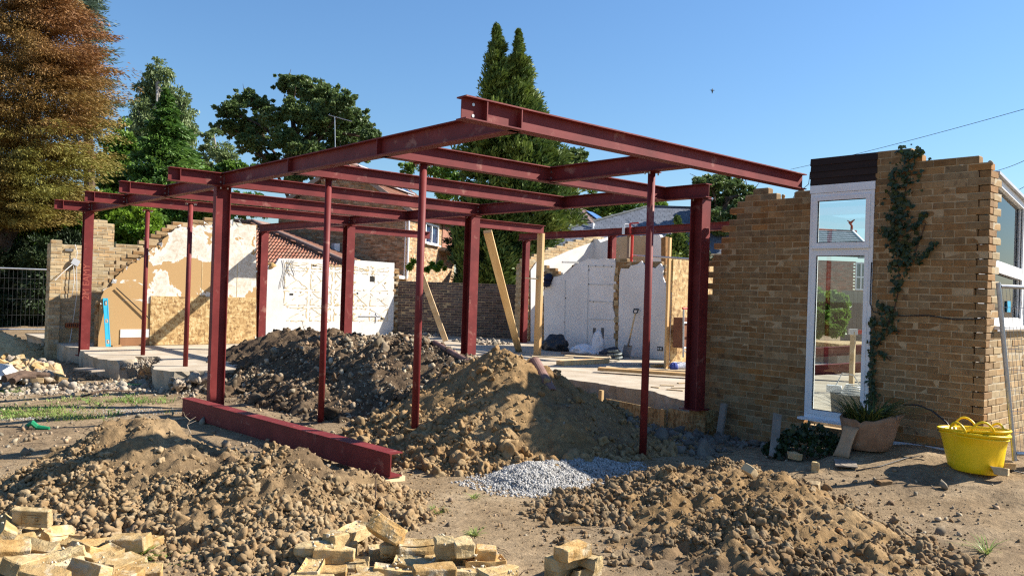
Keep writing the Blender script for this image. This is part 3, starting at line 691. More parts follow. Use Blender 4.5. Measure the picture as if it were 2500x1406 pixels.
# ------------------------------------------------------------------ bricks and coursed walls
def brick_protos(k, dims, ch, jit, seed):
    out = []; rng = random.Random(seed)
    for i in range(k):
        bm = bmesh.new(); bmesh.ops.create_cube(bm, size=1.0)
        for v in bm.verts:
            v.co = Vector([v.co[a] * dims[a] for a in range(3)])
            v.co += Vector([rng.uniform(-jit, jit) for _ in range(3)])
        bmesh.ops.bevel(bm, geom=list(bm.edges), offset=ch * rng.uniform(.7, 1.5), segments=1, affect='EDGES')
        me = bpy.data.meshes.new('brick'); bm.to_mesh(me); bm.free(); out.append(me)
    return out
BR = brick_protos(9, (.215, .1025, .065), .004, .0025, 3)
def in_poly(poly):
    P = np.array(poly, float); n = len(P)
    def f(s, z):
        c = False; j = n - 1
        for i in range(n):
            if (P[i, 1] > z) != (P[j, 1] > z) and s < (P[j, 0] - P[i, 0]) * (z - P[i, 1]) / (P[j, 1] - P[i, 1]) + P[i, 0]: c = not c
            j = i
        return c
    return f
def courses(parent, O, S, N, s0, s1, z0, rows, inside, m, mi, mor, keep=300, pitch=.225, rise=.075, bw=.1025, seed=1, phase=0, near=None, skipodd=0.0, rough=.004, name='brick'):
    rng = random.Random(seed); O, S, N = Vector(O), Vector(S).normalized(), Vector(N).normalized(); Zv = Vector((0, 0, 1))
    recs = []; mort = MB()
    M3 = Matrix((S, -N, Zv)).transposed()
    for k in range(rows):
        z = z0 + k * rise; off = ((k + phase) % 2) * .5 * pitch; a = s0 - pitch + off; run = None
        lo = s0 + (skipodd if (k + phase) % 2 else 0)
        while a < s1:
            b0, b1 = max(a, lo), min(a + pitch - .010, s1); a += pitch
            if b1 - b0 < .018 or not inside((b0 + b1) / 2, z + rise / 2):
                if run: mort.bar(O + S * run[0] + Zv * (z + rise / 2) - N * bw / 2, O + S * run[1] + Zv * (z + rise / 2) - N * bw / 2, bw - .008, rise + .001); run = None
                continue
            recs.append((b0, b1, z)); run = (run[0] if run else b0 + rng.uniform(.0, .02), b1 - rng.uniform(-.006, .015))
        if run: mort.bar(O + S * run[0] + Zv * (z + rise / 2) - N * bw / 2, O + S * run[1] + Zv * (z + rise / 2) - N * bw / 2, bw - .008, rise + .001)
    if mor is not None: obj('mortar', mort, mor, parent)
    recs.sort(key=near or (lambda r: rng.random()))
    rest = MB()
    for i, (b0, b1, z) in enumerate(recs):
        c = O + S * (b0 + b1) / 2 + Zv * (z + .0325 + rng.uniform(-.002, .002)) - N * (bw / 2 + rng.uniform(-rough, rough))
        sx = (b1 - b0) / .215
        if i < keep:
            M = Matrix.Translation(c) @ (M3 @ Euler((rng.uniform(-.012, .012), rng.uniform(-.008, .008), rng.uniform(-.015, .015))).to_matrix()).to_4x4() @ Matrix.Diagonal((sx, bw / .1025, (rise - .010) / .065, 1))
            obj(name, BR[rng.randrange(len(BR))], m, parent, M)
        else: rest.box(c, (b1 - b0, bw, rise - .010), M3)
    if rest.n: obj('brickwork', rest, mi, parent, kind='stuff')
    return recs
for me in BR: me.materials.append(BRICKW)
class use_mat:
    """bricks share meshes; a second set carries another material"""
    def __init__(s, m): s.m = m
    def __enter__(s):
        global BR
        s.old = BR; BR = [me.copy() for me in BR]
        for me in BR: me.materials.clear(); me.materials.append(s.m)
    def __exit__(s, *a):
        global BR
        BR = s.old
def plate(poly3, vec, name, m, parent=None, **k):
    mb = MB(); mb.prism(poly3, vec); me = mb.mesh(name)
    bm = bmesh.new(); bm.from_mesh(me); bmesh.ops.recalc_face_normals(bm, faces=bm.faces)
    bmesh.ops.triangulate(bm, faces=[f for f in bm.faces if len(f.verts) > 4]); bm.to_mesh(me); bm.free()
    return obj(name, me, m, parent, **k)
def ragged(pts, amp, seg=.06, seed=1, closed_from=0):
    """break a 3D outline into short jittered steps"""
    rng = random.Random(seed); out = []
    n = len(pts)
    for i in range(n - 1):
        a, b = Vector(pts[i]), Vector(pts[(i + 1) % n]); L = (b - a).length; k = max(1, int(L / seg))
        for q in range(k):
            p = a.lerp(b, q / k); 
            if q: p += Vector((rng.uniform(-amp, amp), rng.uniform(-amp, amp), rng.uniform(-amp, amp)))
            out.append(p)
    return out + [Vector(pts[-1])]

# ---------------- right brick wall with the tall window
WU = 9.0
root = thing('brick_wall', 'broken brown brick wall with a tall narrow white window and climbing ivy', 'brick wall', (WU, 4.5, 0))
def vz(px): p = PU(px[0], px[1], WU); return (p[1], p[2])
left = [vz(p) for p in ((1700, 1085), (1722, 760), (1728, 700), (1741, 640), (1746, 600), (1760, 578), (1770, 548), (1793, 540), (1798, 523), (1790, 514), (1806, 500), (1828, 490), (1832, 480), (1846, 470), (1848, 462), (1893, 458), (1897, 474), (1925, 485), (1940, 482), (1944, 474), (1982, 474), (1990, 1085))]
left = [(6.35, -.35)] + left[1:-1] + [(4.9, 2.55), (4.9, -.35)]
right = [(4.13, -.35), (4.13, 3.28), (4.02, 3.29)] + [vz(p) for p in ((2200, 371), (2262, 379), (2270, 386), (2366, 376), (2370, 388), (2392, 392), (2396, 404), (2420, 409))] + [(2.96, 3.03), (2.96, -.35)]
fl, fr = in_poly(left), in_poly(right)
below = lambda s, z: 4.13 <= s <= 4.9 and z < .17
ins = lambda s, z: fl(s, z) or fr(s, z) or below(s, z)
nr_w = lambda r: (r[2] < .05) * 9 + abs(r[2] - 1.6) * .2
courses(root, (WU, 0, 0), (0, 1, 0), (-1, 0, 0), 2.96, 4.13, -.32, 49, fr, BRICKW, BRICKI, MORTAR, 175, seed=5, near=nr_w, skipodd=.1125)
courses(root, (WU, 0, 0), (0, 1, 0), (-1, 0, 0), 4.90, 6.4, -.32, 49, fl, BRICKW, BRICKI, MORTAR, 125, seed=6, near=nr_w)
courses(root, (WU, 0, 0), (0, 1, 0), (-1, 0, 0), 4.13, 4.90, -.32, 6, lambda s, z: True, BRICKW, BRICKI, MORTAR, 0, seed=7)
# return of the wall round the corner: quoins beside the side window and brickwork under its sill
side = lambda s, z: (s < .24 and z < 3.0) or z < 1.33
ret = thing('brick_wall', 'sunlit return of the brick wall under the side window, shadowed by fence wires', 'brick wall', (WU + .5, 2.96, 0))
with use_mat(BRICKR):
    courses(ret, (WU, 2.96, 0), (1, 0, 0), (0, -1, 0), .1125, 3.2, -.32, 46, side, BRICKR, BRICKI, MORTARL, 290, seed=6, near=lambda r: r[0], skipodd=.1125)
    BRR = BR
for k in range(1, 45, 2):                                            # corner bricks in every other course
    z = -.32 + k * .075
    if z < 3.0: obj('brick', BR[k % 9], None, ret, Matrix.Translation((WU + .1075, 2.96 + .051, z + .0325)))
# inner leaf of grey blocks, seen at the broken end
for (v0, v1, z0, z1) in ((5.55, 5.99, 2.30, 2.515), (5.75, 6.1, 2.075, 2.29), (5.62, 6.06, 1.85, 2.065), (5.7, 6.14, 1.62, 1.84)):
    mb = MB(); mb.lohi((WU + .16, v0, z0), (WU + .26, v1, z1)); obj('concrete_block', mb, BLOCK, root)
for k in range(8):
    z0 = -.3 + k * .24
    mb = MB(); mb.lohi((WU + .16, 4.92, z0), (WU + .26, 6.15, z0 + .235)); obj('block_course', mb, BLOCK, root)
for k in range(14):
    z0 = -.3 + k * .24
    if z0 < 2.9: mb = MB(); mb.lohi((WU + .16, 3.3, z0), (WU + .26, 4.12, z0 + .235)); obj('block_course', mb, BLOCK, root)
# loose mortar lumps on the broken top
for p, s in (((1957, 473), .05), ((1955, 462), .04), ((1968, 478), .045), ((1912, 480), .03)):
    lumps('mortar_lump', [PU(p[0], p[1], WU + .05)], [s], BRICKI, root, (LUMP2, LF2), int(s * 999), kind=None)
lumps('mortar_lumps', [(WU + random.uniform(.01, .1), v, z) for v, z in [(2.97 + random.uniform(0, 1.1), 3.06 + random.uniform(-.02, .03)) for _ in range(26)]], [random.uniform(.012, .03) for _ in range(26)], MORTARL, root, (LUMP2, LF2), 3)
# window
def frame(parent, name, m, u0, u1, v0, v1, z0, z1, w, wb=None):
    mb = MB(); wb = wb or w
    mb.lohi((u0, v0, z0), (u1, v0 + w, z1)); mb.lohi((u0, v1 - w, z0), (u1, v1, z1))
    mb.lohi((u0 + .001, v0 + w, z1 - w), (u1 - .001, v1 - w, z1)); mb.lohi((u0 + .001, v0 + w, z0), (u1 - .001, v1 - w, z0 + wb)); return obj(name, mb, m, parent)
GLASS = glass_mat('window_glass')
w = frame(root, 'window', UPVC, WU - .005, WU + .07, 4.135, 4.895, .22, 2.86, .05, .055)
mb = MB(); mb.lohi((WU - .001, 4.185, 2.165), (WU + .066, 4.845, 2.235)); obj('transom', mb, UPVC, w)
frame(w, 'upper_sash', UPVC, WU - .018, WU + .04, 4.175, 4.855, 2.225, 2.82, .05)
mb = MB(); mb.lohi((WU - .03, 4.17, 2.205), (WU - .006, 4.86, 2.224)); obj('drip_bar', mb, UPVC, w)
frame(w, 'lower_sash', UPVC, WU - .012, WU + .045, 4.18, 4.85, .27, 2.17, .045)
mb = MB(); mb.lohi((WU + .008, 4.22, 2.27), (WU + .014, 4.81, 2.775)); obj('pane', mb, GLASS, w)
mb = MB(); mb.lohi((WU + .012, 4.22, .31), (WU + .018, 4.81, 2.13)); obj('pane', mb, GLASS, w)
for zz0, zz1 in ((2.275, 2.77), (.315, 2.125)):
    frame(w, 'gasket', BLACK, WU + .004, WU + .02, 4.224, 4.806, zz0, zz1, .008)
mb = MB(); mb.lohi((WU - .10, 4.10, .195), (WU + .05, 4.93, .222)); obj('window_sill', mb, UPVC, w)
mb = MB(); mb.lohi((WU - .012, 4.128, 2.863), (WU + .06, 4.905, 2.955)); obj('fascia_board', mb, UPVC, root)
for k in range(4):
    mb = MB(); M = Matrix.Rotation(R(7), 3, 'Y')
    mb.box((WU + .01, 4.515, 3.0 + k * .078), (.026, .79 + .012 * (k % 2), .084), M); obj('cladding_board', mb, DARKWOOD, root)
mb = MB(); mb.lohi((WU + .03, 4.13, 2.95), (WU + .09, 4.9, 3.26)); obj('cladding_backing', mb, GREYWOOD, root)
# side window with the raking head
sw = thing('side_window', 'white framed side window with a raking top, right of the brick pier', 'window', (9.7, 3.03, 1.4))
V_ = 3.02
def yp(px, dv=0): return PV(px[0], px[1], V_ + dv)
hd = [(9.235, 2.93), (10.16, 2.72)]
mb = MB()
for (a, b, t) in (((9.24, 1.40), (9.24, 2.93), .07), ((10.16, 1.40), (10.16, 2.72), .075), ((9.235, 2.915), (10.19, 2.70), .07), ((9.27, 2.02), (10.13, 1.955), .12), ((9.27, 1.43), (10.13, 1.43), .09)):
    mb.bar((a[0], V_, a[1]), (b[0], V_, b[1]), t if a[0] == b[0] else .07, .07 if a[0] == b[0] else t, up=(0, 1, 0) if a[0] == b[0] else (0, 0, 1))
obj('frame', mb, UPVC, sw)
mb = MB(); mb.bar((9.22, V_ - .01, 2.975), (10.24, V_ - .01, 2.745), .12, .03); mb.bar((10.225, V_, 1.4), (10.225, V_, 2.73), .06, .09, up=(0, 1, 0)); obj('metal_trim', mb, ALU, sw)
for zz in (((9.275, 2.07), (10.125, 2.0), (10.125, 2.70), (9.275, 2.88)), ((9.275, 1.475), (10.125, 1.475), (10.125, 1.90), (9.275, 1.96))):
    plate([(p[0], V_ + .01, p[1]) for p in zz], (0, .006, 0), 'pane', glass_mat('side_glass', (.55, .6, .62)), sw)
    mb = MB()
    for i in range(4): a, b = zz[i], zz[(i + 1) % 4]; mb.tube([(a[0], V_ - .012, a[1]), (b[0], V_ - .012, b[1])], .008, 4)
    obj('gasket', mb, BLACK, sw)
mb = MB(); mb.lohi((9.225, 2.90, 1.36), (10.4, 3.06, 1.395)); obj('window_sill', mb, UPVC, sw)
mb = MB(); mb.lohi((9.6, V_ + .3, 1.3), (10.7, V_ + .34, 2.6)); obj('blind', mb, mat('grey_board', [(.3, (.30, .30, .32)), (.7, (.38, .38, .4))], rough=.9), sw)
mb = MB(); mb.box((9.82, V_ - .004, 1.60), (.10, .004, .12)); obj('blue_sticker', mb, BLUE, sw)

# ---------------- left brick wall and the tan plastered wall
LV = 19.25
lw = thing('brick_wall', 'sunlit buff brick wall with hanging cables behind the far left H column', 'brick wall', (4.8, LV, 0))
prof = [(4.0, -.3), (4.0, 2.29), (5.25, 2.30), (5.35, 2.33), (5.5, 2.40), (6.4, 2.6), (6.4, -.3)]
with use_mat(BRICKL):
    courses(lw, (0, LV, 0), (1, 0, 0), (0, -1, 0), 4.10, 6.3, .17, 29, in_poly(prof), BRICKL, BRICKI, MORTARL, 290, seed=8, near=lambda r: r[0])
    courses(lw, (0, LV - .12, 0), (1, 0, 0), (0, -1, 0), 3.93, 4.14, -.2, 34, lambda s, z: z < 2.32, BRICKL, BRICKI, MORTARL, 60, seed=9)
    courses(lw, (3.93, 0, 0), (0, 1, 0), (-1, 0, 0), LV - .115, LV + .2, -.2, 33, lambda s, z: True, BRICKL, BRICKI, MORTARL, 60, seed=10)
    bp = thing('brick_pier', 'short piece of brick wall standing against the laurel hedge behind the far left column', 'brick wall', (5.6, 21.6, 0))
    courses(bp, (0, 21.6, 0), (1, 0, 0), (0, -1, 0), 5.33, 5.82, 1.5, 20, lambda s, z: z < 2.88 or (s < 5.68 and z < 2.96) or (s < 5.62 and z < 3.03), BRICKL, BRICKI, MORTARL, 110, seed=11)
    courses(bp, (5.82, 21.62, 0), (0, 1, 0), (1, 0, 0), 0, .22, 1.5, 19, lambda s, z: True, BRICKL, BRICKI, MORTARL, 40, seed=12)
mb = MB(); mb.lohi((5.35, 21.62, -.1), (5.80, 21.80, 1.52)); obj('lower_part', mb, MORTARL, bp)
# flat grey boxes, cables and a red air brick on it
mb = MB(); mb.lohi((4.22, LV - .03, 2.13), (4.38, LV + .01, 2.18)); obj('grey_lintel', mb, BLOCK, lw)
jb = thing('junction_box', 'small grey electrical box hanging by its cables on the buff brick wall', 'junction box', (4.42, LV - .06, 1.9))
mb = MB(); mb.box((4.42, LV - .05, 1.90), (.15, .06, .13), Matrix.Rotation(.45, 3, 'Y')); obj('box', mb, ALU, jb)
for k, pts in enumerate((((4.40, LV - .05, 2.28), (4.45, LV - .07, 2.1), (4.42, LV - .06, 1.96)), ((4.44, LV - .06, 1.86), (4.46, LV - .09, 1.2), (4.40, LV - .05, .5), (4.34, LV - .15, .2)), ((4.38, LV - .06, 1.86), (4.40, LV - .09, 1.5), (4.37, LV - .06, 1.15)), ((4.37, LV - .06, 1.86), (4.20, LV - .2, 1.72), (4.0, LV - .25, 1.5)))):
    mb = MB(); mb.tube(pts, .007, 5); obj('cable', mb, WIRE, jb)
ab = obj('air_brick', MB().box((4.42, LV - .03, .55), (.30, .09, .10)), mat('red_terracotta', [(.3, (.30, .085, .03)), (.7, (.40, .13, .05))], scale=9), label='orange terracotta air brick low on the buff brick wall', cat='air brick')
for k in range(7): obj('slot', MB().lohi((4.30 + k * .036, LV - .077, .52), (4.318 + k * .036, LV - .070, .585)), DARK, ab)
# tan plastered wall
PVV = 18.0
pw = thing('plastered_wall', 'broken brick wall with peeling tan and white plaster and a chipboard panel below', 'broken wall', (6.3, PVV, 0))
def xz(p, v=PVV): q = PV(p[0], p[1], v); return (q[0], q[2])
core = [xz(p, PVV) for p in ((232, 852), (236, 745), (262, 700), (285, 655), (300, 628), (340, 610), (352, 590), (372, 575), (405, 558), (425, 548), (470, 538), (512, 533), (560, 540), (600, 545), (622, 552), (622, 850))]
courses(pw, (0, PVV + .02, 0), (1, 0, 0), (0, -1, 0), core[0][0], core[-1][0], SLABZ - .03, 40, in_poly([(p[0], p[1]) for p in core]), BRICKW, BRICKI, MORTAR, 290, seed=13, near=lambda r: -r[2], rough=.02)
tan_, n_, l_, b_ = nmat('peeling_plaster')
v_ = coords(n_, l_, shift=False)
sp_ = n_.new('ShaderNodeSeparateXYZ'); l_.new(v_, sp_.inputs[0])
h_ = math_(n_, l_, 'ADD', noise(n_, l_, v_, 1.25, 9, .62, .5), math_(n_, l_, 'MULTIPLY', math_(n_, l_, 'SUBTRACT', sp_.outputs[0], 6.3), .05))
h_ = math_(n_, l_, 'ADD', h_, math_(n_, l_, 'MULTIPLY', math_(n_, l_, 'SUBTRACT', sp_.outputs[2], 1.5), .03))
rp_ = ramp(n_, [(.495, (.42, .265, .115)), (.505, (.68, .64, .56))]); l_.new(h_, rp_.inputs[0])
r2_ = ramp(n_, [(.35, (.42, .28, .13)), (.65, (1, 1, 1))]); l_.new(noise(n_, l_, v_, 9, 7, .7, .8), r2_.inputs[0])
mk_ = ramp(n_, [(.52, (0, 0, 0)), (.56, (.55, .55, .55))]); l_.new(h_, mk_.inputs[0])
out_ = mixc(n_, l_, mk_.outputs[0], rp_.outputs[0], r2_.outputs[0], 'MULTIPLY')
l_.new(out_, b_.inputs['Base Color']); b_.inputs['Roughness'].default_value = .9
bp_ = n_.new('ShaderNodeBump'); bp_.inputs['Strength'].default_value = .6; bp_.inputs['Distance'].default_value = .008; l_.new(rp_.outputs[0], bp_.inputs['Height']); l_.new(bp_.outputs[0], b_.inputs['Normal'])
pl = [(238, 850), (243, 740), (253, 706), (268, 700), (282, 676), (304, 655), (318, 645), (330, 640), (352, 622), (372, 605), (392, 598), (396, 585), (424, 562), (428, 556), (470, 552), (540, 546), (560, 542), (586, 545), (592, 549), (624, 550), (624, 848)]
poly = [PV(p[0], p[1], PVV) for p in pl]; poly[0] = (poly[0][0], PVV, SLABZ); poly[-1] = (poly[-1][0], PVV, SLABZ)
rg = ragged(poly[1:-1], .012, .06, 4)
poly = [poly[0]] + [p for p in rg if p[2] > SLABZ + .02] + [poly[-1]]
plate([(p[0], PVV - .03, p[2]) for p in poly], (0, .035, 0), 'plaster_sheet', tan_, pw)
x0, x1 = PV(364, 800, PVV)[0], PV(621, 800, PVV)[0]
obj('chipboard_panel', MB().lohi((x0, PVV - .055, SLABZ + .01), ((x0 + x1) / 2 - .002, PVV - .031, 1.235)), OSB, pw)
obj('chipboard_panel', MB().lohi(((x0 + x1) / 2 + .002, PVV - .055, SLABZ + .01), (x1, PVV - .031, 1.24)), OSB, pw)
x2 = PV(292, 820, PVV)[0]
obj('white_panel', MB().lohi((x2, PVV - .045, .36), (x0 - .004, PVV - .031, .53)), WHITEP, pw)
obj('brown_panel', MB().lohi((x2, PVV - .045, .19), (x0 - .004, PVV - .031, .355)), mat('brown_board', [(.3, (.22, .10, .045)), (.7, (.3, .15, .07))], scale=4, stretch=(1, 1, .2)), pw)
for xx in (.28, .62, .86):
    u = poly[0][0] + (x1 - poly[0][0]) * xx
    if u > x0 + .05: obj('board_joint', MB().lohi((u, PVV - .034, 1.25), (u + .012, PVV - .028, 2.0)), GLUE, pw)
# jagged broken plaster edge: torn flakes
for k in range(14):
    i = 1 + int(k * (len(poly) - 4) / 14); p = Vector(poly[i]); s = random.uniform(.04, .10)
    mb = MB(); mb.prism([(p.x + random.uniform(-s, s), PVV - .05 - random.uniform(0, .03), p.z + random.uniform(-s, s)) for _ in range(4)], (0, .008, 0)); obj('torn_flake', mb, WHITEP, pw)
# spirit level leaning on it
a, b = Vector(PV(264, 852, PVV - .2)), Vector(PV(257, 728, PVV - .05)); a.z = SLABZ + .01
sv = thing('spirit_level', 'long light blue spirit level leaning upright against the tan plastered wall', 'spirit level', a)
x = (b - a).normalized(); L = (b - a).length
seg = [0, .06, .14, .50, .56, .86, .94, 1.0]; hol = [(.06, .14), (.50, .56), (.86, .94)]
mb = MB(); mb.bar(a - Vector((.038, 0, 0)), b - Vector((.038, 0, 0)), .018, .024, up=(0, -1, 0)); mb.bar(a + Vector((.038, 0, 0)), b + Vector((.038, 0, 0)), .018, .024, up=(0, -1, 0))
obj('rail', mb, BLUE, sv)
for t0, t1 in ((0, .055), (.145, .49), (.57, .85), (.945, 1)):
    mb = MB(); mb.bar(a.lerp(b, t0), a.lerp(b, t1), .062, .016, up=(0, -1, 0)); obj('web', mb, BLUE, sv)
for t in (.10, .53, .90):
    mb = MB(); p = a.lerp(b, t); mb.tube([p - x * .025, p + x * .025], .014, 8); obj('vial', mb, GALV, sv)
mb = MB(); mb.tube([PV(284, 703, PVV - .06), PV(365, 778, PVV - .07)], .012, 6); obj('pole', mb, DARK, label='thin dark rod slanting across the tan plastered wall', cat='rod')
# stretch of brick lying at the foot
obj('loose_brick', BR[2].copy(), None, None, TRS(PV(282, 846, PVV - .12), (0, 0, .4), (1, 1, 1)), label='single brick on the slab edge beside the spirit level', cat='brick')

# ---------------- white walls
WV = 20.2
ww = thing('white_wall', 'white wall marked with tan lines of old tile adhesive', 'white wall', (11.5, WV, 0))
def xzW(p): q = PV(p[0], p[1], WV); return (q[0], WV, q[2])
wp = [(648, 850), (650, 660), (655, 648), (672, 646), (676, 640), (681, 631), (798, 633), (800, 652), (864, 653), (867, 635), (963, 642), (962, 700), (960, 818)]
poly = [Vector(xzW(p)) for p in wp]; poly[0].z = SLABZ; poly[-1].z = SLABZ
plate(poly, (0, .05, 0), 'plaster_face', WHITEP, ww)
courses(ww, (0, WV + .06, 0), (1, 0, 0), (0, -1, 0), 9.2, 13.42, SLABZ, 28, lambda s, z: z < 2.12 and (s < 13.2 or (int(z * 13.3) % 2 and s < 13.33)), BRICKL, BRICKI, MORTARL, 0, seed=15)
courses(ww, (0, WV + .02, 0), (1, 0, 0), (0, -1, 0), 13.12, 13.32, SLABZ, 27, lambda s, z: random.random() > .25, BRICKL, BRICKI, MORTARL, 60, seed=16, rough=.03)
# adhesive traces: frames, crosses and dabs
gl = MB(); rg_ = random.Random(5)
def trace(p, q, n=7, w=.012, j=.018):
    p, q = Vector(p), Vector(q); last = p
    for k in range(1, n + 1):
        c = p.lerp(q, k / n) + Vector((rg_.uniform(-j, j), 0, rg_.uniform(-j, j)))
        if rg_.random() < .8: gl.bar(last, c, .003, w * rg_.uniform(.5, 1.6), up=(0, 0, 1) if abs((c - last).x) > abs((c - last).z) else (1, 0, 0))
        last = c
xs_ = [9.65, 10.42, 11.15, 11.75, 12.3, 13.0]; zs_ = [.55, .98, 1.42, 1.98, 2.18]
for i in range(len(xs_) - 1):
    for jx in range(len(zs_) - 1):
        x0_, x1_, z0_, z1_ = xs_[i] + .05, xs_[i + 1] - .05, zs_[jx] + .04, zs_[jx + 1] - .04; y_ = WV - .003
        if rg_.random() < .85: trace((x0_, y_, z0_), (x1_, y_, z0_), 9)
        if rg_.random() < .75: trace((x0_, y_, z1_), (x1_, y_, z1_), 9)
        if rg_.random() < .85: trace((x0_, y_, z0_), (x0_, y_, z1_), 6, .02)
        if rg_.random() < .6: trace((x1_, y_, z0_), (x1_, y_, z1_), 6, .02)
        if rg_.random() < .75: trace((x0_, y_, z0_), (x1_, y_, z1_), 8, .012)
        if rg_.random() < .7: trace((x0_, y_, z1_), (x1_, y_, z0_), 8, .012)
        for _ in range(5):
            c = Vector((rg_.uniform(x0_, x1_), y_, rg_.choice((z0_, z1_, (z0_ + z1_) / 2)) + rg_.uniform(-.03, .03))); s = rg_.uniform(.012, .04)
            gl.prism([c + Vector((s * math.cos(a) * rg_.uniform(.5, 1.3), 0, s * math.sin(a) * rg_.uniform(.4, 1))) for a in (0, 1.2, 2.4, 3.7, 5)], (0, -.004, 0))
obj('adhesive_traces', gl, GLUE, ww, kind='stuff')
for (x_, z_, w_, h_) in ((12.32, 1.72, .16, .16), (12.72, .62, .12, .07), (9.85, 1.28, .11, .05), (10.5, 2.08, .12, .06), (11.9, 1.35, .05, .05)):
    obj('wall_hole', MB().lohi((x_, WV - .004, z_), (x_ + w_, WV + .03, z_ + h_)), DARK, ww)
obj('conduit', MB().lohi((12.0, WV - .02, .72), (12.72, WV - .003, .745)), ALU, ww)
obj('conduit', MB().lohi((12.55, WV - .02, .55), (12.575, WV - .003, .83)), ALU, ww)
for k in range(4):
    x_ = PV(690 + k * 9, 640, WV)[0]; mb = MB(); mb.tube([(x_ + .05 * math.sin(t * 5 + k), WV - .02, 2.22 - t * (.75 if k < 2 else .4)) for t in np.linspace(0, 1, 8)], .007, 5); obj('loose_cable', mb, mat('grey_cable', [(.3, (.16, .16, .16)), (.7, (.25, .25, .25))]), ww)
obj('broken_brick_top', lumps('brick_top', [PV(665, 648, WV + .05)], [.12], BRICKY, None, (LUMP2, LF2), 4).data, None, ww); bpy.data.objects.remove(bpy.data.objects['brick_top'])
obj('timber_end', MB().box(PV(873, 644, WV + .06), (.10, .1, .24)), TIMBER, ww)

# gable wall, back wall and the white partition
GVV = 16.85
gw = thing('white_gable_wall', 'white plastered wall with a stepped raking brick top, half in shadow', 'white wall', (16, GVV, 0))
gp = [(1296, 838), (1296, 660), (1310, 640), (1345, 632), (1390, 612), (1440, 594), (1500, 574), (1500, 838)]
poly = [Vector(PV(p[0], p[1], GVV)) for p in gp]; poly[0].z = SLABZ; poly[-1].z = SLABZ
plate(poly, (0, .03, 0), 'plaster_face', WHITEP, gw)
gl_ = in_poly([(15.1, -.1)] + [(PV(x_, y_, GVV)[0], PV(x_, y_, GVV)[2]) for x_, y_ in ((1270, 634), (1300, 630), (1345, 606), (1400, 590), (1450, 574), (1500, 562))] + [(18.9, -.1)])
with use_mat(BRICKL):
    courses(gw, (0, GVV + .035, 0), (1, 0, 0), (0, -1, 0), 15.2, 18.6, SLABZ, 42, gl_, BRICKL, BRICKI, MORTARL, 120, seed=17, near=lambda r: -(r[2] - .33 * r[0]) if r[0] > 15.4 else r[0] - 50)
    courses(gw, (15.2, GVV + .04, 0), (0, 1, 0), (-1, 0, 0), .0, .24, SLABZ, 29, lambda s, z: True, BRICKL, BRICKI, MORTARL, 80, seed=18)
bw = thing('back_wall', 'bare tan and white plaster wall behind the red prop and the strap', 'plaster wall', (17.2, 15, 0))
BU = 18.1
def yz(p, u): q = PU(p[0], p[1], u); return Vector(q)
TANP = mat('tan_plaster', [(.3, (.40, .27, .15)), (.6, (.46, .32, .19)), (.8, (.50, .37, .24))], scale=2, rough=.9, dirt=((.62, .58, .50), .62, .66), dscale=3)
for nm, pts_, m_ in (('white_plaster', ((1436, 840), (1436, 582), (1460, 584), (1466, 592), (1484, 586), (1494, 582), (1494, 840)), WHITEP), ('tan_plaster', ((1494, 840), (1494, 582), (1530, 576), (1578, 574), (1578, 840)), TANP), ('grey_plaster', ((1578, 840), (1578, 574), (1610, 573), (1614, 580), (1614, 840)), PINKP)):
    poly = [yz(p, BU) for p in pts_]; poly[0].z = poly[-1].z = SLABZ
    plate(poly, (.12, 0, 0), nm, m_, bw)
poly = [yz(p, BU) for p in ((1614, 840), (1614, 580), (1625, 578), (1625, 840))]; poly[0].z = poly[-1].z = SLABZ
plate(poly, (.16, 0, 0), 'brick_end', BRICKI, bw)
mb = MB(); q = yz((1629, 700), BU - .05); mb.lohi((BU - .06, q.y - .05, SLABZ), (BU + .02, q.y + .02, 3.2)); obj('timber_stud', mb, TIMBER, bw)
# partition
CU = 14.4
cw = thing('white_partition', 'broken white plastered partition wall with shelf marks, in shade', 'white wall', (CU, 13, 0))
A_ = [(1328, 852), (1328, 710), (1332, 700), (1345, 694), (1352, 676), (1385, 668), (1392, 660), (1400, 650), (1418, 640), (1435, 632), (1500, 632), (1502, 645), (1500, 672), (1504, 690), (1502, 716), (1496, 735), (1496, 752), (1501, 770), (1502, 868)]
B_ = [(1508, 868), (1512, 672), (1516, 655), (1535, 656), (1540, 648), (1556, 645), (1566, 637), (1576, 650), (1600, 655), (1612, 643), (1620, 654), (1618, 675), (1626, 700), (1638, 715), (1646, 714), (1646, 880)]
for pl_ in (A_, B_):
    poly = [yz(p, CU) for p in pl_]; poly[0].z = poly[-1].z = SLABZ - .01
    rgp = ragged(poly[1:-1], .008, .08, 7)
    cut = [p for p in rgp if p.z > SLABZ + .03]
    plate([poly[0]] + cut + [poly[-1]], (.03, 0, 0), 'plaster_face', PINKP, cw)
C_ = [(1322, 850), (1322, 640), (1330, 638), (1338, 650), (1356, 660), (1370, 668), (1386, 664), (1392, 672), (1400, 652), (1420, 642), (1436, 636), (1498, 634), (1510, 634), (1560, 636), (1612, 637), (1622, 650), (1626, 690), (1640, 694), (1642, 708), (1648, 715), (1648, 880)]
poly = [yz(p, CU + .035) for p in C_]
cz = in_poly([(p.y, p.z) for p in poly])
courses(cw, (CU + .035, 0, 0), (0, 1, 0), (-1, 0, 0), poly[-1].y, poly[0].y, SLABZ, 32, cz, BRICKW, BRICKI, MORTAR, 60, seed=19, near=lambda r: -r[2], rough=.012)
for k in range(10):                                                  # blocks showing in the vertical slot between the two plaster sheets
    q = yz((1505, 660 + k * 20), CU + .01); mb = MB(); mb.box((CU + .02 + random.uniform(-.01, .02), q.y + random.uniform(-.02, .02), q.z), (.06, .12, .13)); obj('block', mb, BRICKL, cw)
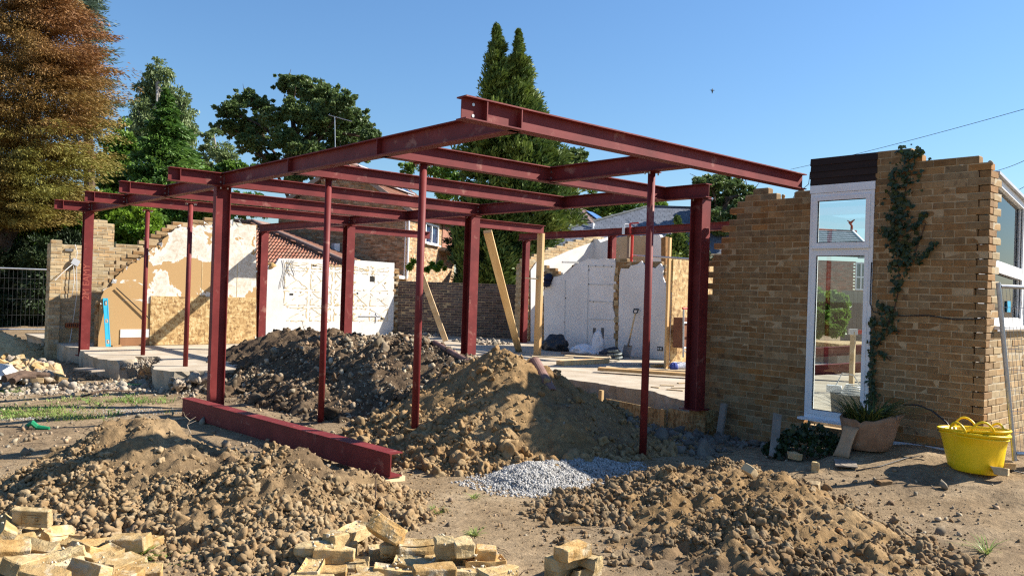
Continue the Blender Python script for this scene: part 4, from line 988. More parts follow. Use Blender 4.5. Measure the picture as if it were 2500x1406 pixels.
def strip(p, q, w=.028, m_=WHITEP):
    a, b = yz(p, CU), yz(q, CU); mb = MB(); mb.bar((CU - .006, a.y, a.z), (CU - .006, b.y, b.z), w, .012, up=(1, 0, 0)); return obj('batten_mark', mb, m_, cw)
for p, q in (((1380, 684), (1378, 850)), ((1437, 648), (1433, 840)), ((1440, 649), (1497, 650)), ((1440, 694), (1496, 695)), ((1440, 735), (1496, 737)), ((1440, 778), (1498, 780))): strip(p, q, .022 if p[0] < 1439 else .03)
for p in ((1381, 728), (1378, 786), (1437, 650), (1455, 650), (1475, 649), (1494, 651), (1490, 695), (1438, 660), (1438, 694), (1441, 735), (1450, 736)):
    q = yz(p, CU); mb = MB(); mb.tube([(CU - .014, q.y, q.z), (CU - .004, q.y, q.z)], .014, 8); obj('fixing_hole', mb, DARK, cw)
for x_ in (1451, 1471): a, b = yz((x_ - 3, 800), CU), yz((x_ + 3, 827), CU); obj('wall_slot', MB().lohi((CU - .006, a.y, b.z), (CU + .01, b.y, a.z)), mat('dark_slot', [(.3, (.09, .08, .075)), (.7, (.16, .15, .14))], scale=20), cw)
so_ = yz((1612, 851), CU); sk = obj('socket', MB().box((CU - .008, so_.y, so_.z), (.02, .15, .085)), BLACK, cw)
for d_ in (-.035, .035): obj('socket_hole', MB().box((CU - .022, so_.y + d_, so_.z), (.012, .045, .045)), ALU, sk)
# dark blue cloth in the gap and a metal bracket
pl_ = lumps('dark_cloth', [yz((1338, 680), CU - .05), yz((1334, 690), CU - .05)], [.13, .11], mat('navy_cloth', [(.3, (.012, .015, .035)), (.7, (.025, .03, .06))], rough=.95), None, (LUMP2, LF2), 21, kind=None); props(pl_, 'dark blue cloth stuffed into the gap beside the timber post', 'cloth')
pl_['kind'] = 'thing'
# ------------------------------------------------------------------ things on the site
def P3(t): return Vector(t)
# timber props and the red adjustable prop
def timber(label, a, b, w, t, m=TIMBER, up=(0, 1, 0), cat='timber', name='timber_prop', group=None):
    a, b = Vector(a), Vector(b); L = (b - a).length; c = (a + b) / 2
    x = (b - a).normalized(); y = Vector(up).cross(x).normalized(); z = x.cross(y)
    mb = MB(); mb.box((0, 0, 0), (t, w, L))
    M = Matrix((z, y, x)).transposed().to_4x4(); M.translation = c
    me = mb.mesh(name); bm = bmesh.new(); bm.from_mesh(me); bmesh.ops.bevel(bm, geom=list(bm.edges), offset=.003, segments=1, affect='EDGES'); bm.to_mesh(me); bm.free()
    return obj(name, me, m, M=M, label=label, cat=cat, group=group)
timber('upright timber post under the free end of the long roof beam', (12.2, V5 - .02, SLABZ), (12.2, V5 - .02, ZB), .17, .075, up=(1, 0, 0))
timber('slanting timber shore leaning to the left against the middle H column', PZ(1267, 858, SLABZ), (9.05, 10.98, 2.62), .15, .06, up=(.5, .5, 0))
timber('pale slanting timber shore in front of the dark neighbour wall', PV(1088, 832, 16.8), PV(1028, 668, 16.8), .14, .06, m=TIMBERX, up=(.5, .5, 0))
rp = thing('red_prop', 'bright red adjustable prop with a grey strap and red clamp at the far beam', 'prop', (15.12, 12.8, SLABZ))
REDP = mat('bright_red_paint', [(.3, (.45, .03, .02)), (.7, (.55, .05, .035))], scale=8, rough=.45)
q = PU(1543, 592, 15.12)
mb = MB(); mb.tube([(15.12, q[1], SLABZ), (15.12, q[1], 3.07)], .035, 12); obj('tube', mb, REDP, rp)
obj('head_plate', MB().box((15.12, q[1], 3.075), (.16, .14, .012)), REDP, rp)
q2 = PU(1540, 560, 14.87)
mb = MB(); mb.bar((14.87, q2[1], 3.05), (14.87, q2[1] + .03, 3.29), .05, .02, up=(1, 0, 0)); mb.bar((14.86, q2[1] + .03, 3.29), (14.99, q2[1] - .14, 3.31), .04, .03); obj('clamp', mb, REDP, rp)
q3 = PU(1522, 560, 14.87)
mb = MB(); mb.bar((14.875, q3[1], 3.04), (14.875, q3[1], 3.29), .085, .01, up=(1, 0, 0)); mb.bar((14.87, q3[1], 3.29), (15.03, q3[1], 3.295), .085, .01, up=(0, 0, 1)); obj('strap', mb, PLASTIC, rp)
q4 = PU(1534, 640, 15.12); timber('grey timber upright beside the bright red prop', (15.12, q4[1], SLABZ), (15.12, q4[1], 3.08), .07, .06, m=GREYWOOD, up=(1, 0, 0))
mb = MB(); mb.tube([PU(1545, 624, 15.2), PU(1650, 630, 15.2), PU(1705, 634, 15.2)], .022, 8); props(obj('scaffold_tube', mb, GALV), 'thin horizontal tube above the white partition and chipboard', 'tube')
mb = MB(); mb.bar(PU(1284, 679, 12.1), PU(1312, 681, 12.1), .06, .025); props(obj('timber_batten', mb, TIMBERX), 'short batten nailed across the upright timber post', 'timber')
mb = MB(); mb.bar(PV(1373, 640, 16.6), PV(1412, 641, 16.6), .06, .05); props(obj('metal_bracket', mb, GALV), 'small metal bracket sticking out of the white gable wall', 'bracket')
# chipboard screen and steps beyond the right H column
ob = thing('chipboard_screen', 'tall chipboard screen beyond the right H column', 'board', (14.5, 10, SLABZ))
y0 = 9.75
x0, x1 = PV(1642, 700, y0)[0], PV(1760, 700, y0)[0]
z1 = PV(1660, 634, y0)[2]
obj('board', MB().lohi((x0, y0, SLABZ), (x0 + 1.22, y0 + .018, z1)), OSB, ob); obj('board', MB().lohi((x0 + 1.224, y0, SLABZ), (x0 + 2.44, y0 + .018, z1 + .01)), OSB, ob)
mb = MB(); mb.bar((x0 - .05, y0 + .05, SLABZ), (x0 - .05, y0 + .05, z1), .05, .1, up=(1, 0, 0)); obj('stud', mb, TIMBER, ob)
tr = thing('trestle', 'metal trestle with a red top bar in front of the chipboard screen', 'trestle', (13.5, 9.6, SLABZ))
yt = 9.2
for nm, a, b, r, m_ in (('leg', (1669, 752), (1668, 872), .017, GALV), ('leg', (1698, 754), (1697, 880), .017, REDP), ('top_bar', (1667, 753), (1730, 753), .02, REDP), ('rail', (1668, 788), (1730, 788), .015, GALV), ('rail', (1668, 849), (1730, 849), .015, GALV), ('brace', (1668, 851), (1684, 873), .010, GALV)):
    mb = MB(); mb.tube([PV(a[0], a[1], yt), PV(b[0], b[1], yt)], r, 8); obj(nm, mb, m_, tr)
obj('tool_tray', MB().lohi(PV(1668, 850, yt + .2), Vector(PV(1704, 776, yt + .2)) + Vector((0, .25, 0))), mat('brown_ply', [(.3, (.16, .06, .03)), (.7, (.23, .10, .05))], scale=5), tr)
mb = MB(); mb.prism([PV(1680, 890, 8.9), PV(1702, 836, 8.9), PV(1712, 834, 8.9), PV(1716, 892, 8.9)], (0, .02, 0)); props(obj('white_board_offcut', mb, WHITEP), 'white board offcut leaning behind the right H column', 'board')
# planks and boards on the slab
def plank(label, a, b, w, t, z, m=TIMBERX, name='plank', group='planks on the concrete floor'):
    a, b = Vector(PZ(a[0], a[1], z)), Vector(PZ(b[0], b[1], z)); mb = MB()
    d = b - a; L = d.length; M = Matrix.Rotation(math.atan2(d.y, d.x), 4, 'Z'); M.translation = (a + b) / 2
    mb.box((0, 0, 0), (L, w, t)); return obj(name, mb, m, M=M, label=label, cat='timber', group=group)
plank('thick short baulk of timber lying on the concrete floor', (1368, 886), (1478, 880), .22, .085, SLABZ + .045, TIMBER)
plank('wide pale board under the thick baulk of timber', (1300, 868), (1400, 872), .5, .02, SLABZ + .012)
plank('thin board resting across the thick baulk', (1380, 868), (1490, 874), .2, .02, SLABZ + .10)
plank('long narrow batten at the foot of the white partition', (1372, 861), (1490, 871), .09, .05, SLABZ + .06, GREYWOOD)
plank('long yellow plank lying nearest the front edge of the floor', (1462, 900), (1740, 918), .20, .055, SLABZ + .065, TIMBER)
plank('second long plank stacked beneath and behind the yellow one', (1480, 897), (1740, 910), .2, .04, SLABZ + .022, TIMBERX)
plank('grey pipe length lying behind the long planks', (1520, 889), (1640, 889), .05, .04, SLABZ + .03, GALV)
plank('small offcut behind the round prop at the right', (1592, 893), (1622, 892), .10, .05, SLABZ + .03, TIMBER)
for k, (p, q) in enumerate((((1612, 940), (1645, 941)), ((1640, 946), (1680, 947)), ((1655, 935), (1690, 934)), ((1628, 950), (1668, 953)), ((1590, 944), (1610, 946)))):
    plank('%s thin pale offcut of wood near the right front edge of the floor' % ('middle', 'longest', 'farthest', 'nearest', 'leftmost')[k], p, q, .05, .015, SLABZ + .01, group='thin offcuts by the right H column')
# bag of cement, bottle, sheeting and clothes
cb = thing('cement_bag', 'white and blue paper sack lying on the floor beside the right H column', 'sack', PZ(1668, 908, SLABZ))
def pillow(c, L, W, H, rot, seed, n=14, amp=.012):
    V, F = [], []; rr = random.Random(seed)
    for i in range(n + 1):
        for j in range(n + 1):
            s, t = i / n * 2 - 1, j / n * 2 - 1; e = (1 - abs(s) ** 4) * (1 - abs(t) ** 4); h = H * .5 * e ** .45
            V.append([s * L / 2, t * W / 2, h + amp * math.sin(7 * s + seed) * math.cos(5 * t)])
    m_ = len(V)
    for v in list(V): V.append([v[0], v[1], -max(0, v[2]) * .9])
    for i in range(n):
        for j in range(n):
            a = i * (n + 1) + j; F.append((a, a + n + 1, a + n + 2, a + 1)); F.append((a + m_, a + 1 + m_, a + n + 2 + m_, a + n + 1 + m_))
    M = Matrix.Rotation(rot, 3, 'Z'); return [M @ Vector(v) + Vector(c) for v in V], F
c_ = PZ(1668, 905, SLABZ); mb = MB(); mb.add(*pillow((c_[0], c_[1], SLABZ + .075), .52, .34, .17, -.8, 3)); obj('sack', mb, PLASTIC, cb, smooth=True)
c2_ = PZ(1645, 906, SLABZ); mb = MB(); mb.add(*pillow((c2_[0], c2_[1], SLABZ + .076), .13, .30, .165, -.8, 4)); obj('blue_print', mb, mat('blue_print', [(.3, (.03, .05, .22)), (.7, (.06, .09, .32))]), cb, smooth=True)
bo = thing('water_bottle', 'clear plastic bottle with a blue label standing by the white partition', 'bottle', PU(1381, 850, 14.15))
p_ = PU(1381, 848, 14.15); mb = MB(); mb.lathe([(0, 0), (.04, 0), (.042, .02), (.042, .2), (.03, .25), (.014, .27), (.014, .30), (0, .30)], (p_[0], p_[1], SLABZ), 14); obj('bottle_body', mb, PLASTIC, bo, smooth=True)
mb = MB(); mb.lathe([(.043, .10), (.043, .18)], (p_[0], p_[1], SLABZ), 14); obj('bottle_label', mb, BLUE, bo)
def crumple(label, cat, c, s, m, seed, name, flat=.5):
    rr = np.random.default_rng(seed); bm = bmesh.new(); bmesh.ops.create_icosphere(bm, subdivisions=4, radius=1)
    A = rr.normal(size=(10, 3)) * 2.6; ph = rr.uniform(0, 6, 10)
    for v in bm.verts:
        p = np.array(v.co); d = 1 + .14 * sum(abs(math.sin(p @ A[k] + ph[k])) - .6 for k in range(10)) * .8
        v.co = Vector((p[0] * d * s[0], p[1] * d * s[1], max(p[2] * d, -.35) * s[2]))
    me = bpy.data.meshes.new(name); bm.to_mesh(me); bm.free(); return obj(name, me, m, M=Matrix.Translation(c), label=label, cat=cat, smooth=True)
crumple('white plastic sheet standing up crumpled against the white partition', 'plastic sheet', (13.95, PU(1460, 850, 13.95)[1], SLABZ + .14), (.10, .16, .42), PLASTIC, 3, 'plastic_sheet')
crumple('low heap of grey white plastic sheeting at the foot of the partition', 'plastic sheet', (13.9, PU(1430, 850, 13.9)[1], SLABZ + .05), (.25, .38, .16), PLASTIC, 5, 'plastic_sheet')
crumple('black bag slumped at the foot of the white partition', 'bag', (13.8, PU(1355, 850, 13.8)[1], SLABZ + .07), (.22, .36, .30), BLACK, 6, 'black_bag')
crumple('dark bundle of cloth lying left of the shovel', 'cloth', (13.6, PU(1492, 860, 13.6)[1], SLABZ + .04), (.2, .32, .16), mat('grey_cloth', [(.3, (.03, .035, .045)), (.7, (.07, .075, .09))], rough=.95), 7, 'cloth_bundle')
mg = mat('green_grey_hose', [(.3, (.10, .12, .12)), (.7, (.18, .21, .20))], rough=.5)
mb = MB(); c_ = PZ(1500, 882, SLABZ)
mb.tube([(c_[0] + .17 * math.cos(t) * (1 - .015 * t), c_[1] + .17 * math.sin(t) * (1 - .015 * t), SLABZ + .03 + .012 * t) for t in np.linspace(0, 17, 70)], .02, 6); props(obj('coiled_hose', mb, mg), 'coiled grey green hose on the planks in front of the shovel', 'hose')
# shovel
a, b = Vector((13.92, PU(1527, 880, 13.92)[1], SLABZ)), Vector((14.33, PU(1553, 762, 14.33)[1], 1.27))
sh = thing('shovel', 'shovel with a wooden shaft leaning against the white partition, blade down', 'shovel', a)
x = (b - a).normalized(); y = Vector((0, 0, 1)).cross(x).normalized()
mb = MB(); mb.tube([a.lerp(b, .32), a.lerp(b, .90)], .018, 10); obj('shaft', mb, TIMBER, sh)
mb = MB(); V, F = [], []
zz = x.cross(y)
for i in range(7):
    t = i / 6; wv = .11 * (1.0 if t > .15 else .9)
    for j in range(7):
        s = j / 6 * 2 - 1; V.append(a + x * (t * .30) + y * s * wv + zz * (-.025 * (1 - s * s)))
for i in range(6):
    for j in range(6): k = i * 7 + j; F.append((k, k + 1, k + 8, k + 7))
mb.add(V, F); mb.tube([a + x * .28, a.lerp(b, .40)], [.024, .019], 8); obj('blade', mb, mat('worn_steel', [(.3, (.16, .14, .12)), (.7, (.28, .25, .22))], metal=.4, rough=.5), sh, smooth=True)
top = a.lerp(b, .90); mb = MB(); mb.tube([top, top + x * .03 + y * .05, top + x * .11 + y * .055], .014, 8); mb.tube([top, top + x * .03 - y * .05, top + x * .11 - y * .055], .014, 8); mb.tube([top + x * .11 + y * .062, top + x * .11 - y * .062], .017, 8); obj('handle', mb, BLACK, sh)
# clay pipes on the heaps
def pipe(label, pts, r, cat='pipe', m=PIPE, name='clay_pipe'):
    a, b = Vector(pts[0]), Vector(pts[1]); x = (b - a).normalized(); u = x.orthogonal().normalized(); w = x.cross(u); L = (b - a).length
    mb = MB(); V, F = [], []; n = 20
    for rr, t in ((r, 0), (r, L), (r * .8, L), (r * .8, 0)):
        for j in range(n): q = 2 * math.pi * j / n; V.append(a + x * t + (u * math.cos(q) + w * math.sin(q)) * rr)
    for i in range(4):
        for j in range(n): F.append((i * n + j, i * n + (j + 1) % n, ((i + 1) % 4) * n + (j + 1) % n, ((i + 1) % 4) * n + j))
    mb.add(V, F); me = mb.mesh(name); bm = bmesh.new(); bm.from_mesh(me); bmesh.ops.recalc_face_normals(bm, faces=bm.faces); bm.to_mesh(me); bm.free()
    o = obj(name, me, m, label=label, cat=cat, smooth=False); return o
pipe('brown clay drain pipe lying on top of the conical earth heap', (PD(1304, 884, 9.35), PD(1346, 962, 8.85)), .075)
pipe('thin brown pipe sticking out of the crest between the two earth heaps', (PD(1060, 836, 12.2), PD(1144, 884, 10.9)), .04, name='thin_pipe')
# chipboard shuttering in front of the slab
shu = thing('chipboard_shutter', 'chipboard shutter with timber pegs along the broken front of the floor', 'shuttering', (9.3, 8, 0))
sa, sb = Vector((9.42, 9.6, 0)), Vector((8.98, 6.46, 0))
def spt(t, z): p = sa.lerp(sb, t); return Vector((p.x, p.y, z))
for t0, t1, z1_ in ((.0, .41, -.01), (.43, .83, .01), (.85, 1.02, .05)):
    mb = MB(); mb.bar((spt(t0, 0) + spt(t1, 0)) / 2 - (spt(t1, 0) - spt(t0, 0)) / 2 + Vector((0, 0, z1_ - .20)), spt(t1, z1_ - .20), .018, .40, up=(0, 0, 1)); obj('board', mb, OSBD, shu)
for t, zt, m_ in ((.415, .13, TIMBER), (.84, .03, TIMBER)):
    p = spt(t, -.4) + Vector((-.05, .01, 0)); mb = MB(); mb.bar(p, (p.x, p.y, zt), .065, .05, up=(1, 0, 0)); obj('peg', mb, m_, shu)
p = spt(.46, -.06) + Vector((-.05, 0, 0)); obj('block', MB().box(p, (.10, .16, .08)), TIMBER, shu)
mb = MB(); p = Vector((8.93, 6.29, .0)); mb.box((8.93, 6.28, -.06), (.24, .26, .38)); props(obj('column_pad', mb, OSBD), 'boxed pad under the foot of the right H column', 'pad')
timber('leaning grey timber stake against the foot of the brick wall', PU(1756, 1068, 8.75), PU(1768, 985, 8.9), .09, .04, m=GREYWOOD, up=(1, 0, 0), name='stake')
# slabs of broken concrete
for k, (p, s, lab) in enumerate((((1000, 818), .2, 'lump of pale concrete on the crest of the dark earth bank'),)): pass
# fence panel at the right
fp = thing('mesh_fence', 'galvanised mesh fence panel with a leaning end post at the right edge', 'fence', PD(2475, 1122, 7.62))
pa, pb = Vector(PD(2437, 690, 7.6)), Vector(PD(2477, 1124, 7.62))
dirf = Vector((.93, -.62, -.01)).normalized()
mb = MB(); mb.tube([pa, pb], .021, 12); obj('post', mb, GALV, fp)
mb = MB(); mb.tube([pa.lerp(pb, .02) + dirf * .02, pa.lerp(pb, .02) + dirf * 3.3], .019, 10); obj('top_rail', mb, GALV, fp)
mb = MB(); mb.tube([pa.lerp(pb, .96) + dirf * .02, pa.lerp(pb, .96) + dirf * 3.3], .019, 10); obj('bottom_rail', mb, GALV, fp)
mb = MB(); dn = pb - pa
for k in range(1, 88): o_ = dirf * (.0375 * k); mb.tube([pa.lerp(pb, .02) + o_, pa.lerp(pb, .96) + o_], .0019, 4, caps=False)
for k in range(1, 8): mb.tube([pa.lerp(pb, .02 + .117 * k), pa.lerp(pb, .02 + .117 * k) + dirf * 3.3], .0022, 4, caps=False)
obj('wire_mesh', mb, GALV, fp)
# fence at the left
fl_ = thing('mesh_fence', 'galvanised mesh fence in front of the dark hedge at the left edge', 'fence', (4, 23, 0))
A, B = Vector((4.66, 22.9, 0)), Vector((.8, 23.3, 0))
for k, t in enumerate((0, .9)):
    p = A.lerp(B, t); mb = MB(); mb.tube([(p.x, p.y, .1), (p.x, p.y, 1.75)], .02, 8); obj('post', mb, GALV, fl_)
for z_ in (1.74, .25): mb = MB(); mb.tube([A + Vector((0, 0, z_)), B + Vector((0, 0, z_))], .02, 8); obj('rail', mb, GALV, fl_)
mb = MB()
for k in range(0, 42): p = A.lerp(B, k / 42); mb.tube([(p.x, p.y, .25), (p.x, p.y, 1.74)], .0018, 4, caps=False)
for z_ in (.6, 1.0, 1.25, 1.5): mb.tube([A + Vector((0, 0, z_)), B + Vector((0, 0, z_))], .002, 4, caps=False)
obj('wire_mesh', mb, mat('dull_wire', [(.3, (.05, .05, .05)), (.7, (.09, .09, .09))]), fl_)
# yellow tubs
def tub(label, c, tilt, s=1.0, dz=0):
    o = thing('plastic_tub', label, 'tub', c)
    M = Matrix.Translation(Vector(c) + Vector((0, 0, dz))) @ Euler(tilt).to_matrix().to_4x4() @ Matrix.Scale(s, 4)
    mb = MB()
    prof = [(0, .0), (.205, .0), (.222, .012), (.232, .06), (.262, .23), (.285, .345), (.303, .349), (.306, .362), (.300, .368), (.289, .366), (.276, .34), (.252, .2), (.222, .03), (.20, .018), (0, .016)]
    mb.lathe(prof, (0, 0, 0), 48, 1.06, .9); t = obj('body', mb, YELLOW, o, M, smooth=True)
    mb = MB(); mb.lathe([(.2795, .315), (.290, .318), (.291, .328), (.2835, .331)], (0, 0, 0), 48, 1.06, .9); obj('rim_band', mb, YELLOW, o, M, smooth=True)
    for a in (2.3, 2.3 + math.pi):
        mb = MB(); pts = []
        for k in range(15):
            q = k / 14; th = a + (q - .5) * .62; up = .36 + .085 * math.sin(math.pi * q) ** .7; rr = .302 + .012 * math.sin(math.pi * q)
            pts.append((rr * 1.06 * math.cos(th), rr * .9 * math.sin(th), up))
        mb.tube(pts, .0105, 8); obj('handle', mb, YELLOW, o, M, smooth=True)
    return o
tc = PZ(2380, 1148, .07)
tub('yellow flexible plastic tub on the bare ground in front of the wall corner', (tc[0], tc[1], gz(tc[0], tc[1]) - .005), (R(2), R(3), .5))
tub('second yellow tub nested inside the yellow tub by the wall corner', (tc[0], tc[1], gz(tc[0], tc[1]) + .028), (R(1), R(4.5), 1.35), .985)
# planter with grass, beside the window
pc = Vector((8.28, 3.80, gz(8.28, 3.80)))
pot = thing('planter', 'old cracked round planter with long grass, standing below the window', 'plant pot', pc)
V, F = [], []; n = 40
prof = [(.20, 0), (.235, .06), (.25, .16), (.262, .26), (.275, .31), (.25, .31), (.24, .25), (.22, .1)]
for i, (r_, z_) in enumerate(prof):
    for j in range(n):
        q = 2 * math.pi * j / n; br = .06 * max(0, math.sin(q * 1.5 + .6)) * (1 if z_ > .2 else 0) - .03 * (1 if (j % 9 == 3 and z_ > .2) else 0)
        rf = 1 + .28 * max(0, math.cos(q + .75)) ** 6 * (z_ / .31) ** 2
        V.append(pc + Vector((r_ * rf * math.cos(q), r_ * rf * math.sin(q), z_ + br)))
for i in range(len(prof) - 1):
    for j in range(n): F.append((i * n + j, i * n + (j + 1) % n, (i + 1) * n + (j + 1) % n, (i + 1) * n + j))
mb = MB(); mb.add(V, F); obj('pot_wall', mb, TERRA, pot, smooth=True)
mb = MB(); mb.lathe([(0, .25), (.245, .24)], tuple(pc), 24); obj('soil', mb, HEAPB, pot)
def blades(n, c, rad, L, seed, w=.006, spread=.8, up=1.0):
    rg = np.random.default_rng(seed); V, F = [], []
    for k in range(n):
        a = rg.uniform(0, 6.28); r0 = rad * math.sqrt(rg.uniform()); p = np.array([c[0] + r0 * math.cos(a), c[1] + r0 * math.sin(a), c[2]])
        d = np.array([math.cos(a) * spread * rg.uniform(.2, 1) + rg.normal() * .15, math.sin(a) * spread * rg.uniform(.2, 1) + rg.normal() * .15, up]); l_ = L * rg.uniform(.5, 1.1)
        sd = np.cross(d, [0, 0, 1]); sd /= np.linalg.norm(sd) + 1e-6; b = len(V); m_ = 5
        for i in range(m_):
            t = i / (m_ - 1); q = p + d * l_ * t * .8 + np.array([d[0], d[1], 0]) * l_ * t * t * .7 - np.array([0, 0, 1]) * l_ * t * t * .35
            ww_ = w * (1 - t ** 2) + .0008; V += [q - sd * ww_, q + sd * ww_]
        for i in range(m_ - 1): F.append((b + 2 * i, b + 2 * i + 1, b + 2 * i + 3, b + 2 * i + 2))
    return V, F
mb = MB(); mb.add(*blades(260, (pc.x, pc.y, pc.z + .25), .2, .55, 4, .006, .75)); obj('grass_blades', mb, L_POT, pot)
sherd = thing('pot_sherd', 'curved broken piece of pot leaning against the planter', 'pot sherd', pc + Vector((-.2, .25, 0)))
V, F = [], []
p0 = Vector((7.92, 3.86, gz(7.92, 3.86)))
for i in range(7):
    for j in range(5):
        t, s = i / 6, j / 4 - .5; q = .25 + .0 * t
        w_ = .17 - .03 * math.sin(t * 3)
        V.append(p0 + Vector((.10 * t + .05 * (1 - 4 * s * s) * .5, s * w_ - .05 * t + .04, .30 * t)))
for i in range(6):
    for j in range(4): k = i * 5 + j; F.append((k, k + 1, k + 6, k + 5))
mb = MB(); mb.add(V, F); s_ = obj('sherd', mb, mat('pale_pot', [(.3, (.34, .23, .14)), (.7, (.44, .32, .21))], scale=7), sherd, smooth=True); sm = s_.modifiers.new('s', 'SOLIDIFY'); sm.thickness = .018
# ivy on the wall, leaf by leaf
LEAF5 = np.array([(0, -.5), (.32, -.36), (.5, -.02), (.26, .06), (.2, .28), (0, .52), (-.2, .28), (-.26, .06), (-.5, -.02), (-.32, -.36)])
def ivy(label, paths, seed, name='ivy'):
    rg = np.random.default_rng(seed); o = thing(name, label, 'ivy', PU(2210, 800, WU)); V, F = [], []
    st = MB()
    for pts, wd, dens, sz in paths:
        Q = [Vector(PU(p[0], p[1], WU - .012)) for p in pts]; st.tube(Q, .006, 5)
        for a, b in zip(Q[:-1], Q[1:]):
            L = (b - a).length
            for _ in range(int(L * dens)):
                p = a.lerp(b, rg.uniform()); s = sz * rg.uniform(.5, 1.25); off = wd * rg.normal() * .5
                c = np.array([WU - .02 - abs(rg.normal()) * .035, p.y + off, p.z + rg.normal() * wd * .5])
                nrm = np.array([-1, rg.normal() * .45, .25 + rg.normal() * .45]); nrm /= np.linalg.norm(nrm)
                u = np.cross(nrm, [0, 0, 1]); u /= np.linalg.norm(u); w_ = np.cross(u, nrm); a_ = rg.normal() * .8 + math.pi; uu, ww_ = u * math.cos(a_) + w_ * math.sin(a_), w_ * math.cos(a_) - u * math.sin(a_)
                k = len(V); V += [c + uu * q[0] * s + ww_ * q[1] * s - nrm * .12 * s * abs(q[0]) for q in LEAF5]; F.append(tuple(range(k, k + 10)))
    mb = MB(); mb.add(V, F); obj('ivy_leaves', mb, L_IVY, o); obj('ivy_stem', st, BARK, o); return o
ivy('dark ivy climbing up the brick wall right of the tall window', [(((2220, 372), (2215, 440), (2205, 500), (2196, 560)), .15, 230, .05), (((2206, 376), (2240, 380), (2252, 370)), .05, 300, .05), (((2182, 425), (2188, 480), (2196, 540)), .05, 170, .05),
    (((2196, 560), (2215, 600), (2225, 640)), .13, 190, .05), (((2225, 640), (2260, 545)), .02, 0, .05), (((2200, 560), (2165, 525)), .04, 120, .05), (((2230, 560), (2262, 525)), .035, 200, .05), (((2225, 600), (2252, 580)), .035, 160, .05), (((2158, 560), (2185, 590), (2200, 610)), .04, 260, .05),
    (((2200, 600), (2192, 640), (2196, 690)), .10, 190, .05), (((2210, 620), (2222, 650)), .04, 200, .05), (((2196, 690), (2190, 715)), .04, 220, .055), (((2240, 640), (2260, 625), (2285, 595)), .028, 260, .045), (((2196, 700), (2180, 770), (2165, 790)), .01, 20, .04)], 5)
ivy('ivy clinging along the right edge of the window frame low on the wall', [(((2145, 745), (2175, 760), (2185, 770)), .06, 160, .048), (((2180, 770), (2160, 810), (2140, 850)), .09, 150, .048), (((2135, 770), (2132, 850), (2130, 940)), .04, 130, .045), (((2165, 800), (2195, 810)), .03, 120, .05), (((2128, 930), (2138, 960), (2128, 990)), .05, 170, .05), (((2150, 860), (2175, 880)), .03, 90, .045)], 9)
ib = thing('ivy_bush', 'mound of ivy and weeds on the ground left of the planter', 'ivy', (8.1, 4.5, gz(8.1, 4.5)))
rg = np.random.default_rng(3); V, F = [], []
for _ in range(900):
    a = rg.uniform(0, 6.28); r_ = math.sqrt(rg.uniform()); c = np.array([8.15 + .42 * r_ * math.cos(a), 4.42 + .45 * r_ * math.sin(a), 0]); c[2] = gz(c[0], c[1]) + (.34 * (1 - r_ * r_) * rg.uniform(.4, 1)) + .02
    s = .06 * rg.uniform(.5, 1.2); Q = rquat(1, rg)[0]; Q = Q if Q[2, 2] > 0 else -Q; k = len(V); V += [c + (Q[:, 0] * q[0] + Q[:, 1] * q[1]) * s for q in LEAF5]; F.append(tuple(range(k, k + 10)))
mb = MB(); mb.add(V, F); obj('ivy_leaves', mb, L_IVY, ib)
mb = MB(); mb.bar((7.75, 4.55, gz(7.75, 4.55) + .03), (8.15, 4.75, .33), .09, .018, up=(-.7, -.7, .3)); props(obj('board_offcut', mb, GREYWOOD), 'narrow grey board leaning in the ivy left of the planter', 'board')
mb = MB(); mb.box((7.72, 3.75, gz(7.72, 3.75) + .01), (.34, .2, .012), rotz(.5)); props(obj('flat_board', mb, GREYWOOD), 'flat dirty board lying on the ground before the planter', 'board')
# cables and pipes by the wall
def cable(label, pts, r=.006, m=BLACK, name='cable', cat='cable'):
    mb = MB(); mb.tube(pts, r, 6); return obj(name, mb, m, label=label, cat=cat, smooth=True)
cable('black cable fixed along the brick wall from the ivy to the corner', [PU(x_, y_, WU - .012) for x_, y_ in ((2128, 640), (2124, 740), (2132, 762), (2200, 771), (2265, 770), (2330, 780), (2390, 779), (2405, 774))], .006)
cable('black hose arching from the planter to behind the yellow tub', [PU(2205, 988, 8.8), PU(2240, 988, 8.75), PU(2275, 1002, 8.7), PU(2310, 1030, 8.6), PU(2330, 1060, 8.5)], .009, name='hose', cat='hose')
cable('thin cable lying across the ground towards the yellow tub', [(p[0], p[1], gz(p[0], p[1]) + .01) for p in [PZ(x_, y_, .03) for x_, y_ in ((2090, 1140), (2150, 1138), (2210, 1132), (2300, 1128), (2400, 1150), (2500, 1172))]], .006)
mb = MB(); mb.bar((8.93, 3.95, .085), (8.93, 3.0, .10), .05, .035); props(obj('white_trunking', mb, UPVC), 'length of white trunking along the foot of the brick wall', 'trunking')
